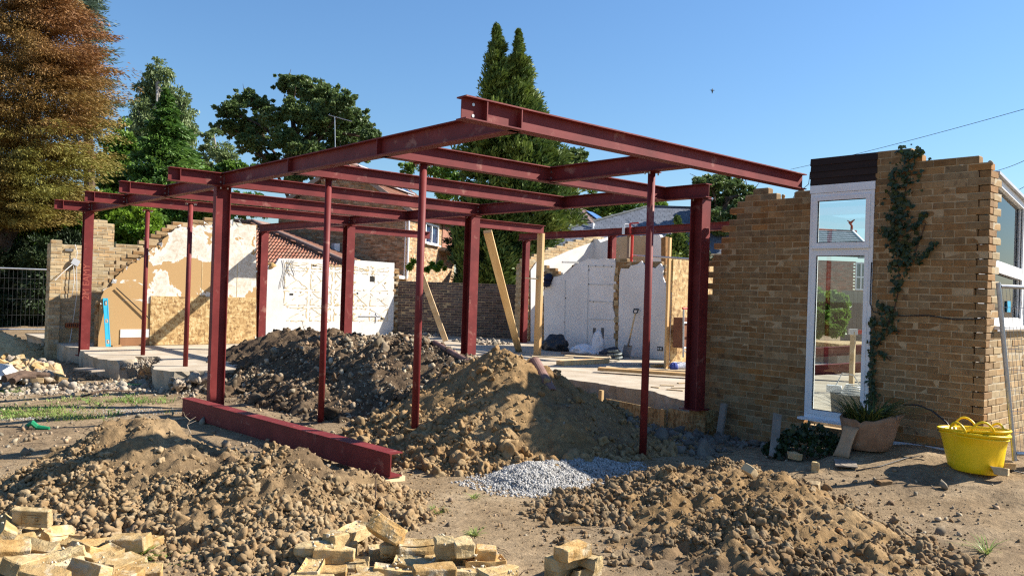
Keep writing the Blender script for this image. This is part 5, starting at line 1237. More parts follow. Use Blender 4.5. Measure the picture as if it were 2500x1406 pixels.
# lead-in wire from the fascia and overhead wires
cable('loose wire hanging from the end of the dark cladding boards', [PU(1978, 420, WU), PU(1974, 450, WU), PU(1955, 466, WU + .05), PU(1938, 480, WU + .05), PU(1932, 495, WU + .06)], .004, DARK)
for k, (a, b) in enumerate((((1930, 414, 70), (2560, 250, 45)), ((2425, 419, 60), (2560, 362, 40)), ((2440, 482, 60), (2560, 420, 40)))):
    pa_, pb_ = Vector(PD(*a)), Vector(PD(*b)); cable(('highest', 'middle', 'lowest')[k] + ' overhead wire crossing the sky at the right edge', [pa_.lerp(pb_, t) - Vector((0, 0, .5 * 4 * t * (1 - t) * .3)) for t in np.linspace(0, 1, 12)], .016, DARK, 'overhead_wire', 'wire')
bd = thing('bird', 'small dark bird flying high in the clear sky', 'bird', PD(1739, 222, 40))
c_ = Vector(PD(1739, 222, 40)); mb = MB(); mb.tube([c_ + Vector((0, 0, .10)), c_, c_ - Vector((0, 0, .14))], [.015, .045, .012], 8); obj('body', mb, BLACK, bd)
mb = MB(); mb.prism([c_ + Vector((-.1, .09, .03)), c_ + Vector((0, 0, .05)), c_ + Vector((.1, -.09, .02)), c_ + Vector((0, 0, -.01))], (0.01, .01, 0)); obj('wings', mb, BLACK, bd)
# ------------------------------------------------------------------ neighbouring houses
FW = Vector((CF[0], CF[1], 0)).normalized(); RT = Vector((FW.y, -FW.x, 0))
class Frame:
    """house axes: a away from the street side, b to the left, z up"""
    def __init__(s, px, depth, yaw):
        p = PD(px, 700, depth); s.o = Vector((p[0], p[1], 0)); y = R(yaw)
        s.a = FW * math.cos(y) + RT * math.sin(y); s.b = -RT * math.cos(y) + FW * math.sin(y)
    def __call__(s, a, b, z): return s.o + s.a * a + s.b * b + Vector((0, 0, z))
def roman_tile():
    V, F = [], []; W, L = .30, .36; k = 16; T = .03
    for e, (yy, zz) in enumerate(((0, T), (L, .0), (0, 0))):
        for i in range(k + 1):
            t = i / k; r = max(0, math.sin(2 * math.pi * (t * 2 % 1) - .3)) ** .7 * .042
            V.append((t * W - W / 2, yy, zz + (r if e < 2 else r - .008)))
    n = k + 1
    for i in range(k): F += [(i, i + 1, n + i + 1, n + i), (2 * n + i, 2 * n + i + 1, i + 1, i)]
    me = bpy.data.meshes.new('roof_tile'); me.from_pydata(V, [], F); me.update(); return me
def tile_face(parent, O, along, up, nrows, row_len, m, mi, keep, tw=.30, ex=.32, near=None):
    """tiles laid in rows: O start of the eave, along the eave, up the slope; row_len(k) gives (first, last) distance along"""
    along, up = along.normalized(), up.normalized(); nr = along.cross(up)
    M3 = Matrix((along, up, nr)).transposed(); T = roman_tile(); T.materials.append(m); rest = MB(); recs = []
    for k in range(nrows):
        lo, hi = row_len(k); i = math.floor(lo / tw)
        while i * tw < hi:
            c = (i + .5) * tw; i += 1
            if lo - tw * .3 < c < hi + tw * .3: recs.append((c, k))
    if near: recs.sort(key=near)
    TV = np.array([v.co[:] for v in T.vertices]); TF = [tuple(p.vertices) for p in T.polygons]
    for j, (c, k) in enumerate(recs):
        p = O + along * c + up * (k * ex)
        if j < keep: obj('roof_tile', T, None, parent, Matrix.Translation(p) @ M3.to_4x4())
        else: rest.add([p + M3 @ Vector(v) for v in TV], TF)
    if rest.n: obj('tile_rows', rest, mi, parent, kind='stuff')
def quad(parent, name, pts, m, t=.03, **k):
    n = (Vector(pts[1]) - Vector(pts[0])).cross(Vector(pts[2]) - Vector(pts[0])).normalized()
    return plate([Vector(p) for p in pts], -n * t, name, m, parent, **k)
def fcourses(parent, F, a0, b0, a1, b1, z0, rows, inside, m=BRICKI, mor=MORTARL, rise=.075, seed=1, N=None):
    A, B = F(a0, b0, 0), F(a1, b1, 0); S = (B - A).normalized(); Nn = Vector((S.y, -S.x, 0)) if N is None else N
    rec = courses(parent, A, S, Nn, 0, (B - A).length, z0, rows, inside, m, m, mor, 0, pitch=.225 * rise / .075, rise=rise, seed=seed)
FAR_BRICK = mat('far_house_brick', [(.25, (.20, .115, .06)), (.45, (.33, .21, .115)), (.62, (.40, .27, .15)), (.8, (.45, .33, .2))], scale=5, rough=.92, rnd='island', vary=.42)
H = Frame(992, 40, 12.8)
ha = thing('gabled_house', 'neighbour house with a brown brick gable, tiled roof and solar panels, behind the steel frame', 'house', H(4, 3, 0))
k_ = 40 / 34.0
W_, zE, zA = 6.0 * k_, 1.6 + 3.18 * k_, 1.6 + 5.13 * k_
gable = lambda s, z: z < zE + (zA - zE) * (1 - abs(s - W_ / 2) / (W_ / 2))
fcourses(ha, H, 0, W_, 0, 0, 1.8, 66, lambda s, z: gable(s, z), FAR_BRICK, rise=.085, seed=2, N=-H.a)
fcourses(ha, H, .02, 0, 8, 0, 1.2, 48, lambda s, z: not (2.5 < s < 4.7 and 3.95 < z < 5.0), FAR_BRICK, rise=.085, seed=3, N=-H.b)
obj('house_core', MB().add([H(.13, W_ - .1, 0), H(.13, .13, 0), H(8, .13, 0), H(8, W_ - .1, 0), H(.13, W_ - .1, zE), H(.13, .13, zE), H(8, .13, zE), H(8, W_ - .1, zE), H(.13, W_ / 2, zA - .1), H(8, W_ / 2, zA - .1)], [(0, 1, 5, 8, 4), (1, 2, 6, 5), (2, 3, 7, 9, 6), (3, 0, 4, 7), (5, 6, 9, 8), (4, 8, 9, 7)]), MORTARL, ha)
ov = .25
up_r = (H(0, W_ / 2, zA) - H(0, 0, zE)).normalized()
Or = H(-ov, -.4, zE - .4 * (zA - zE) / (W_ / 2) + .12)
sl = (W_ / 2 + .4) / ((W_ / 2)) * (H(0, W_ / 2, zA) - H(0, 0, zE)).length
tile_face(ha, Or, H.a, up_r, int(sl / .32) + 1, lambda k: (0, 8.4), TILE, TILEI, 0)
quad(ha, 'roof_deck', [Or, Or + H.a * 8.6, Or + H.a * 8.6 + up_r * sl, Or + up_r * sl], DARK, .06)
Ol = H(-ov, W_ + .4, zE - .4 * (zA - zE) / (W_ / 2) + .12); up_l = (H(0, W_ / 2, zA) - H(0, W_, zE)).normalized()
quad(ha, 'roof_slope', [Ol + up_l * sl, Ol + H.a * 8.6 + up_l * sl, Ol + H.a * 8.6, Ol], BROWNTILE, .1)
for s_, O_, U_ in ((1, Or, up_r), (-1, Ol, up_l)):
    mb = MB(); mb.bar(O_ - H.a * .02, O_ - H.a * .02 + U_ * sl, .06, .20, up=H.a.cross(U_)); obj('bargeboard', mb, UPVC if s_ > 2 else mat('pale_verge', [(.3, (.34, .27, .21)), (.7, (.42, .35, .28))]), ha)
rd = H(-ov, W_ / 2, zA + .22); mb = MB(); mb.tube([rd, rd + H.a * 8.6], .10, 10); obj('ridge', mb, RIDGE, ha)
nrm = H.a.cross(up_r).normalized()
for a0, a1, s0, s1 in ((1.6, 3.1, .60, .98), (3.15, 4.65, .60, .98), (4.7, 6.2, .60, .98), (4.0, 5.5, .10, .5), (5.55, 7.05, .10, .5), (7.1, 8.4, .10, .5)):
    q = [Or + H.a * a0 + up_r * sl * s0 + nrm * .16, Or + H.a * a1 + up_r * sl * s0 + nrm * .16, Or + H.a * a1 + up_r * sl * s1 + nrm * .16, Or + H.a * a0 + up_r * sl * s1 + nrm * .16]
    sp = quad(ha, 'solar_panel', q, SOLAR, .04)
    mb = MB()
    for i in range(4): mb.bar(q[i] + nrm * .02, q[(i + 1) % 4] + nrm * .02, .045, .03, up=nrm)
    obj('panel_frame', mb, UPVC, sp)
w = thing('x', 'x', 'x'); bpy.data.objects.remove(w)
mb = MB()
for z_ in (3.97, 4.97): mb.bar(H(2.5, -.02, z_), H(4.7, -.02, z_), .10, .09)
for a_ in (2.55, 3.55, 4.65): mb.bar(H(a_, -.02, 4.0), H(a_, -.02, 4.95), .09, .08, up=H.a)
wn = obj('window', mb, UPVC, ha)
quad(wn, 'pane', [H(2.6, .03, 4.02), H(4.6, .03, 4.02), H(4.6, .03, 4.92), H(2.6, .03, 4.92)], SOLAR, .01)
mb = MB(); mb.bar(H(2.4, -.09, 3.90), H(4.8, -.09, 3.90), .2, .06); obj('window_sill', mb, UPVC, ha)
mb = MB(); p_ = H(-.10, -.06, 0); mb.tube([(p_.x, p_.y, 2.0), (p_.x, p_.y, zE - .2)], .055, 10); obj('downpipe', mb, UPVC, ha)
mb = MB(); p_ = H(-.10, .10, 0); mb.tube([(p_.x, p_.y, 2.0), (p_.x, p_.y, zE - .2)], .03, 8); obj('downpipe', mb, UPVC, ha)
mb = MB(); mb.bar(H(4.9, -.5, 3.75), H(8, -.5, 3.6), .9, .16); obj('porch_roof', mb, GREYWOOD, ha)
obj('tile_hanging', MB().add([H(5.4, -.05, 3.9), H(8, -.05, 3.9), H(8, -.05, 5.2), H(5.4, -.05, 5.2)], [(0, 1, 2, 3)]), TILE, ha)
ant = thing('tv_aerial', 'thin television aerial on a pole above the house roof, against the oak', 'aerial', PD(819, 360, 39))
mb = MB(); mb.tube([PD(819, 390, 39), PD(817, 286, 39)], .022, 6); obj('pole', mb, GALV, ant)
mb = MB(); mb.tube([PD(802, 281, 39.5), PD(859, 297, 38.3)], .018, 6); obj('boom', mb, GALV, ant)
mb = MB()
for k in range(9): a_ = Vector(PD(804 + k * 6.2, 281.8 + k * 1.75, 39.4 - k * .13)); mb.tube([a_ - FW * .14, a_ + FW * .14], .008, 4)
obj('elements', mb, GALV, ant)
# hipped extension
X = Frame(895, 33, 4)
hx = thing('hipped_annexe', 'low annexe with a red brown tiled hipped roof beyond the white wall', 'house', X(4, 4, 0))
zN, zR = 2.12, 4.32; aR, bR = 4.0, 6.5
Ov = X(0, 0, zN); upF = (X(aR, 0, zR) - X(0, 0, zN)); upS = (X(0, bR, zR) - X(0, 0, zN))
LF_, LS_ = upF.length, upS.length
fl = lambda k: (-(15.0 - bR * (k * .32) / LF_ * 1.0), -bR * (k * .32) / LF_ - .1)
tile_face(hx, Ov, -X.b, upF, int(LF_ / .32) + 1, fl, TILE, TILEI, 240, near=lambda r: (r[1] < 4) * 50 - r[0])
tile_face(hx, Ov, X.a, upS, int(LS_ / .32) + 1, lambda k: (aR * (k * .32) / LS_ + .1, 9.2), TILE, TILEI, 55, near=lambda r: -r[1])
quad(hx, 'roof_deck', [X(0, 0, zN - .02), X(0, 15, zN - .02), X(aR, 15, zR - .02), X(aR, bR, zR - .02)][::-1], DARK, .05)
quad(hx, 'roof_deck', [X(0, 0, zN - .02), X(9.4, 0, zN - .02), X(9.4, bR, zR - .02), X(aR, bR, zR - .02)], DARK, .05)
mb = MB(); pts = [X(0, 0, zN).lerp(X(aR, bR, zR), t) + Vector((0, 0, .06)) for t in np.linspace(-.01, 1, 20)]; mb.tube(pts, .13, 10); obj('hip_tiles', mb, RIDGE, hx, smooth=True)
mb = MB(); mb.tube([X(aR, bR - .1, zR + .06), X(aR, 15, zR + .06)], .13, 10); mb.tube([X(aR - .05, bR, zR + .06), X(9.4, bR, zR + .06)], .13, 10); obj('ridge_tiles', mb, RIDGE, hx)
obj('walls', MB().add([X(.35, 15, 0), X(.35, .35, 0), X(9, .35, 0), X(9, 15, 0), X(.35, 15, zN), X(.35, .35, zN), X(9, .35, zN), X(9, 15, zN)], BOXF), FAR_BRICK, hx)
mb = MB(); mb.bar(X(-.05, -.08, zN - .06), X(9.2, -.08, zN - .06), .13, .14); mb.bar(X(-.08, 0, zN - .06), X(-.08, 15, zN - .06), .13, .14); obj('gutter', mb, UPVC, hx)
obj('roof_vent', MB().box(X(7.0, 3.4, 3.45), (.3, .3, .4)), PLASTIC, hx)
# dark boundary wall
bwF = Frame(955, 24, 3)
bd_ = thing('boundary_wall', 'dark brown brick boundary wall in the shade of the conifer, right of the white wall', 'brick wall', bwF(0, -2, 0))
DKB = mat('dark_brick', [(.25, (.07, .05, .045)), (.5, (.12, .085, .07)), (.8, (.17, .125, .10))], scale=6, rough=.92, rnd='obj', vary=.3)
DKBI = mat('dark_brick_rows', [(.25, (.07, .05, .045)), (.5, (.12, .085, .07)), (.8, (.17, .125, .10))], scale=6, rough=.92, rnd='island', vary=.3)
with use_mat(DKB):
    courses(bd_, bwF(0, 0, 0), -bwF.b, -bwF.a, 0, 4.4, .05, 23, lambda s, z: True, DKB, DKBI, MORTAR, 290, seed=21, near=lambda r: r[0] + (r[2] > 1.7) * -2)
# two houses at the right
S = Frame(1223, 42, 0)
sl_ = thing('slate_roofed_house', 'house with a wide grey slate hipped roof, behind the right H column', 'house', S(6, -6, 0))
z0, z1_ = 3.85, 6.62; dep = 4.2
eL, eR, rL, rR = 0.0, 14.6, 8.2, 10.7
slp = math.hypot(dep, z1_ - z0); nr_ = 22; mb = MB()
upv = (S(dep, 0, z1_) - S(0, 0, z0)).normalized(); nrm = (-S.b).cross(upv).normalized()
for k in range(nr_):
    t0 = k / nr_; lo, hi = eL + (rL - eL) * t0, eR + (rR - eR) * t0; x = lo + (k % 2) * .15
    M3 = Matrix((-S.b, upv, nrm)).transposed() @ Matrix.Rotation(R(4), 3, 'X')
    while x < hi:
        wd = min(.295, hi - x)
        if wd > .05: mb.box(S(0, 0, z0) - S.b * (x + wd / 2) + upv * (slp * (t0 + .5 / nr_)) + nrm * .02, (wd - .008, slp / nr_ * 1.12, .022), M3)
        x += .30
obj('slates', mb, SLATE, sl_, kind='stuff')
quad(sl_, 'roof_deck', [S(0, -eL, z0), S(0, -eR, z0), S(dep, -rR, z1_), S(dep, -rL, z1_)], DARK, .1)
quad(sl_, 'hip_slope', [S(8.4, -eL, z0), S(0, -eL, z0), S(dep, -rL, z1_)], SLATE, .1); quad(sl_, 'hip_slope', [S(0, -eR, z0), S(8.4, -eR, z0), S(dep, -rR, z1_)], SLATE, .1)
mb = MB(); mb.bar(S(0, -eL, z0 + .05), S(dep, -rL, z1_ + .05), .22, .08); obj('hip_cap', mb, mat('lead_cap', [(.3, (.13, .14, .14)), (.7, (.2, .21, .2))]), sl_); mb = MB(); mb.bar(S(dep, -rL, z1_ + .05), S(dep, -rR, z1_ + .05), .22, .08); obj('ridge_cap', mb, SLATE, sl_)
mb = MB(); mb.bar(S(0, -eR, z0 + .05), S(dep, -rR, z1_ + .05), .22, .08); obj('hip_cap', mb, SLATE, sl_)
mb = MB(); mb.bar(S(-.1, 0, z0 - .1), S(-.1, -eR, z0 - .1), .15, .18); obj('fascia', mb, TIMBERX, sl_)
obj('walls', MB().add([S(.4, -.4, 0), S(.4, -14.2, 0), S(8, -14.2, 0), S(8, -.4, 0), S(.4, -.4, z0), S(.4, -14.2, z0), S(8, -14.2, z0), S(8, -.4, z0)], BOXF), FAR_BRICK, sl_)
K, AP, E_, L_ = Vector(PD(1447, 545, 44)), Vector(PD(1418, 510, 47.5)), Vector(PD(1524, 560, 52)), Vector(PD(1300, 548, 45))
bh = thing('brown_roofed_house', 'house with dark brown tiles, white fascia and a solar panel, left of the slate roof', 'house', (K.x, K.y, 0))
AL = AP + (L_ - K) * .8
def rows_on(parent, name, A, B, C, D, n, m):
    mb = MB(); nr = (B - A).cross(D - A).normalized()
    for k in range(n):
        t0, t1 = k / n, (k + 1.05) / n; p, q, r_, s_ = A.lerp(D, t0), B.lerp(C, t0), B.lerp(C, t1), A.lerp(D, t1)
        nn = max(1, int((q - p).length / .33))
        for i in range(nn):
            u0, u1 = i / nn, (i + .96) / nn
            P_ = [p.lerp(q, u0) + nr * .06, p.lerp(q, u1) + nr * .06, s_.lerp(r_, u1) + nr * .01, s_.lerp(r_, u0) + nr * .01]
            mb.add(P_ + [v - nr * .05 for v in P_[:2]], [(0, 1, 2, 3), (4, 5, 1, 0)])
    obj(name, mb, m, parent, kind='stuff')
rows_on(bh, 'tile_rows', L_, K, AP, AL, 10, BROWNTILE); rows_on(bh, 'tile_rows', K, E_, AP + (E_ - AP) * .04, AP, 10, BROWNTILE)
quad(bh, 'roof_deck', [L_, K, AP, AL], DARK, .05); quad(bh, 'roof_deck', [K, E_, AP], DARK, .05)
mb = MB(); mb.bar(L_ - Vector((0, 0, .12)), K - Vector((0, 0, .12)), .12, .2); mb.bar(K - Vector((0, 0, .12)), E_ - Vector((0, 0, .12)), .12, .2); obj('fascia', mb, UPVC, bh)
mb = MB(); mb.tube([K + Vector((0, 0, .02)) - FW * .12, K - Vector((0, 0, 2.6)) - FW * .12], .06, 8); obj('downpipe', mb, UPVC, bh)
mb = MB(); mb.bar(K, AP, .16, .09); mb.bar(AP, E_, .16, .09); obj('hip_tiles', mb, RIDGE, bh)
nk = (E_ - K).cross(AP - K).normalized(); g = lambda s, t: K + (E_ - K) * s + (AP - K) * t + nk * .14
quad(bh, 'solar_panel', [g(.16, .28), g(.50, .28), g(.22, .74), g(.03, .74)], mat('bright_solar', [(.3, (.05, .12, .32)), (.7, (.07, .16, .4))], rough=.12, spec=.8), .04)
obj('walls', MB().add([L_ + FW * .4 - Vector((0, 0, 6)), K + FW * .4 - Vector((0, 0, 6)), E_ + FW * .3 - Vector((0, 0, 6)), L_ + FW * 8 - Vector((0, 0, 6)), L_ + FW * .4 - Vector((0, 0, .1)), K + FW * .4 - Vector((0, 0, .1)), E_ + FW * .3 - Vector((0, 0, .1)), L_ + FW * 8 - Vector((0, 0, .1))], BOXF), FAR_BRICK, bh)
# the yard and house seen through the tall window
rh = thing('red_brick_house', 'red brick house with a slate roof and finials, seen through the tall window', 'house', PD(2050, 700, 46))
Q = Frame(2043, 46, -6)
REDB = mat('red_brick_rows', [(.25, (.24, .075, .04)), (.5, (.32, .11, .06)), (.8, (.38, .16, .10))], scale=6, rough=.9, rnd='island', vary=.3)
sc_ = 46 / 1975
courses(rh, Q(0, 2.0, 0), -Q.b, -Q.a, 0, 6.3, 1.0, 32, lambda s, z: not (z > 2.3 and (3.1 < s < 3.7 or 4.1 < s < 4.6)), REDB, REDB, MORTARL, 0, pitch=.27, rise=.09, seed=31)
zr, ze = 1.6 + (722 - 541) * sc_, 1.6 + (722 - 612) * sc_
rows_on(rh, 'roof_slates', Q(-.3, 2.4, ze), Q(-.3, -2.2, ze), Q(2.6, -2.2, zr), Q(2.6, 2.4, zr), 12, SLATE)
quad(rh, 'roof_deck', [Q(-.3, 2.4, ze), Q(-.3, -2.2, ze), Q(2.6, -2.2, zr), Q(2.6, 2.4, zr)], DARK, .06)
mb = MB(); mb.bar(Q(-.35, -2.25, ze), Q(2.6, -2.25, zr), .12, .2); obj('bargeboard', mb, UPVC, rh)
rows_on(rh, 'roof_slates', Q(2.0, -2.3, ze), Q(2.0, -3.1, ze), Q(4.0, -3.1, zr - .5), Q(4.0, -2.3, zr - .5), 12, SLATE)
mb = MB(); mb.tube([Q(2.6, -2.5, zr), Q(2.6, 2.4, zr)], .09, 8); obj('ridge', mb, REDB, rh)
for b_, z_ in ((-2.2, zr), (-3.1, zr - .5)):
    c_ = Q(2.6 if b_ > -3 else 4, b_, z_); mb = MB(); mb.tube([c_, c_ + Vector((0, 0, .35)), c_ + Vector((0, 0, .5)) - RT * .12, c_ + Vector((0, 0, .72)) + RT * .16], [.09, .07, .10, .03], 8); mb.tube([c_ + Vector((0, 0, .5)), c_ + Vector((0, 0, .66)) - RT * .28], [.07, .02], 6); obj('finial', mb, REDB, rh)
for s0, s1 in ((3.1, 3.7), (4.1, 4.6)):
    mb = MB(); p_ = lambda s, z: Q(-.04, 2.0 - s, z)
    for a_, b_ in ((p_(s0, 2.3), p_(s1, 2.3)), (p_(s0, 3.8), p_(s1, 3.8)), (p_(s0, 3.0), p_(s1, 3.0))): mb.bar(a_, b_, .08, .08)
    for s_ in (s0, (s0 + s1) / 2, s1): mb.bar(p_(s_, 2.3), p_(s_, 3.85), .07, .07, up=Q.a)
    f = obj('window', mb, UPVC, rh); quad(f, 'pane', [Q(.02, 2.0 - s0, 2.3), Q(.02, 2.0 - s1, 2.3), Q(.02, 2.0 - s1, 3.8), Q(.02, 2.0 - s0, 3.8)], SOLAR, .01)
gf = thing('garden_fence', 'weathered grey close boarded fence beyond the yard, seen through the tall window', 'fence', PD(2090, 790, 30))
G_ = Frame(2056, 30, -4)
for k in range(16): obj('board', MB().add([G_(0, -k * .15, 0), G_(0, -k * .15 - .142, 0), G_(.02, -k * .15 - .142, 0), G_(.02, -k * .15, 0)] + [G_(0, -k * .15, 2.0), G_(0, -k * .15 - .142, 2.0), G_(.02, -k * .15 - .142, 2.0), G_(.02, -k * .15, 2.0)], BOXF), GREYWOOD, gf)
# yard things behind the window
st = thing('chipboard_stack', 'stack of chipboard sheets in the yard, seen through the tall window', 'boards', PD(2065, 825, 19))
Y_ = Frame(2070, 19, -20)
for k in range(4): o = obj('sheet', MB().add([Y_(-.6, .75, .55 + k * .022), Y_(-.6, -.9, .55 + k * .022), Y_(.6, -.9, .55 + k * .022), Y_(.6, .75, .55 + k * .022), Y_(-.6, .75, .57 + k * .022), Y_(-.6, -.9, .57 + k * .022), Y_(.6, -.9, .57 + k * .022), Y_(.6, .75, .57 + k * .022)], BOXF), OSB, st)
obj('bearer', MB().add([Y_(-.5, .7, SLABZ), Y_(-.5, -.8, SLABZ), Y_(.5, -.8, SLABZ), Y_(.5, .7, SLABZ), Y_(-.5, .7, .55), Y_(-.5, -.8, .55), Y_(.5, -.8, .55), Y_(.5, .7, .55)], BOXF), GREYWOOD, st)
for k, (y_, d_, lab) in enumerate(((862, 16, 'red steel beam on blocks in the yard, upper one through the tall window'), (905, 14.6, 'red steel beam on blocks in the yard, lower one through the tall window'))):
    props(obj('steel_beam', i_beam(PD(1960, y_, d_), PD(2190, y_ - 14, d_ - .3)), RED), lab, 'steel beam', 'steel beams laid in the yard', 'thing')
ps = thing('timber_post_stand', 'pale post with a red and white bar in the yard, seen through the tall window', 'post', PD(2083, 930, 12.6))
p_ = Vector(PD(2083, 810, 12.6)); mb = MB(); mb.bar((p_.x, p_.y, SLABZ), p_, .07, .05, up=(1, 0, 0)); obj('post', mb, TIMBERX, ps)
mb = MB(); mb.bar(p_ - RT * .06, p_ + RT * .06, .07, .09); obj('white_block', mb, WHITEP, ps); mb = MB(); mb.bar(p_ + RT * .06, p_ + RT * .6, .05, .06); obj('red_bar', mb, REDP, ps)
dr = thing('drum', 'grey metal drum with cable and a socket on it, just behind the tall window', 'drum', PU(2078, 990, 9.75))
c_ = PU(2078, 960, 9.75); mb = MB(); mb.lathe([(.2, -.5), (.24, -.02), (.25, 0), (.24, .0), (.0, -.01)], c_, 28); obj('drum_body', mb, mat('dull_metal', [(.3, (.16, .15, .13)), (.7, (.26, .25, .22))], metal=.3, rough=.6), dr, smooth=True)
mb = MB(); mb.box((c_[0] - .1, c_[1] + .17, c_[2] + .045), (.07, .17, .085), rotz(.3)); obj('socket_box', mb, UPVC, dr)
mb = MB(); mb.tube([(c_[0] + .1 * math.cos(t) * (1 + .2 * math.sin(3 * t)), c_[1] - .02 + .13 * math.sin(t) * (1 - .02 * t), c_[2] + .02 + .004 * t) for t in np.linspace(0, 22, 90)], .008, 5); mb.tube([(c_[0] - .1, c_[1] + .15, c_[2] + .08), (c_[0], c_[1] + .12, c_[2] + .24), (c_[0], c_[1] - .02, c_[2] + .23), (c_[0] + .05, c_[1] - .1, c_[2] + .08)], .008, 5); obj('cable', mb, WIRE, dr)
# ------------------------------------------------------------------ trees and hedges
def leaf_mesh(name, C, D, L, W, rg, droop=0.0, curl=True):
    """one rhombic leaf per row of C, long axis D"""
    n = len(C); D = D / (np.linalg.norm(D, axis=1)[:, None] + 1e-9)
    r = rg.normal(size=(n, 3)); S = np.cross(D, r); S /= np.linalg.norm(S, axis=1)[:, None] + 1e-9
    L = L * rg.uniform(.6, 1.3, n)[:, None]; W = W * rg.uniform(.6, 1.3, n)[:, None]
    V = np.stack([C - D * L * .5, C + S * W * .5 + D * L * .08, C + D * L * .5 - np.array([0, 0, droop]) * L, C - S * W * .5 + D * L * .08], 1).reshape(-1, 3)
    F = np.arange(4 * n).reshape(n, 4)
    return fast_mesh(name, V, F)
def ball(n, rg, bias=.45):
    d = rg.normal(size=(n, 3)); d /= np.linalg.norm(d, axis=1)[:, None]; return d * (rg.uniform(0, 1, n) ** bias)[:, None], d
def broadleaf(name, label, blobs, m, leaf=(.16, .10), clumps=34, per=60, csz=.22, trunk=None, bark=BARK, seed=1, depth=40, fill=.12, droop=0., cat='tree', group=None, hang=0.):
    """blobs: (px x, px y, px rx, px ry) of the crown's masses; each is a shell of leafy clumps with gaps between"""
    rg = np.random.default_rng(seed); Cs, Ds = [], []; sc = depth / FPX; cen = []
    for b in blobs:
        dd = depth + (b[4] if len(b) > 4 else rg.uniform(-.06, .06) * depth * .5); c = np.array(PD(b[0], b[1], dd)); rx, rz = b[2] * sc, b[3] * sc; cen.append((c, rx, rz))
        k = max(6, int(clumps * (b[2] * b[3]) / 3600)); _, d = ball(k, rg)
        rad = rg.uniform(.3, 1.1, k)[:, None]; cc = c + d * rad * np.array([rx, rx, rz]) 
        rc = csz * math.sqrt(rx * rz) * rg.uniform(.7, 1.35, k)
        for i in range(k):
            p, q = ball(per, rg, .5); pos = cc[i] + p * rc[i] * np.array([1.15, 1.15, .8]); out = q + d[i] * .9 + rg.normal(size=(per, 3)) * .5; out[:, 2] -= droop
            Cs.append(pos); Ds.append(out)
            if hang:
                nh = per // 2; t = rg.uniform(0, 1, nh); base = cc[i] + rg.normal(size=(nh, 3)) * rc[i] * .5; Cs.append(base - np.array([0, 0, 1]) * (t * hang)[:, None]); h_ = rg.normal(size=(nh, 3)) * .25; h_[:, 2] -= 1; Ds.append(h_)
        n_ = int(k * per * fill); p, q = ball(n_, rg, .5); Cs.append(c + p * .8 * np.array([rx, rx, rz])); Ds.append(rg.normal(size=(n_, 3)))
    C = np.concatenate(Cs); D = np.concatenate(Ds)
    base = trunk[0] if trunk else (cen[0][0][0], cen[0][0][1], 0)
    o = thing(name, label, cat, base, group)
    obj('crown', leaf_mesh('crown', C, D, leaf[0], leaf[1], rg, droop * .2), m, o)
    if trunk:
        mb = MB(); b0, top, r0 = Vector(trunk[0]), Vector(trunk[1]), trunk[2]
        mid = b0.lerp(top, .5) + Vector((rg.normal() * .2, rg.normal() * .2, 0)); mb.tube([b0, mid, top], [r0, r0 * .75, r0 * .45], 8); obj('trunk', mb, bark, o)
        for i, (c, rx, rz) in enumerate(cen):
            s_ = mid.lerp(top, rg.uniform(.1, 1)); e = Vector(c); k = s_.lerp(e, .5) + Vector((0, 0, .1 * (e - s_).length))
            mb = MB(); mb.tube([s_, k, e], [r0 * .36, r0 * .22, r0 * .08], 6); lb = obj('limb', mb, bark, o)
            for _ in range(3):
                d_ = Vector(rg.normal(size=3)) * rx * .6; mb = MB(); mb.tube([k.lerp(e, rg.uniform(0, .8)), e + d_ * .5, e + d_], [r0 * .12, r0 * .08, r0 * .03], 5); obj('twig', mb, bark, lb)
    return o
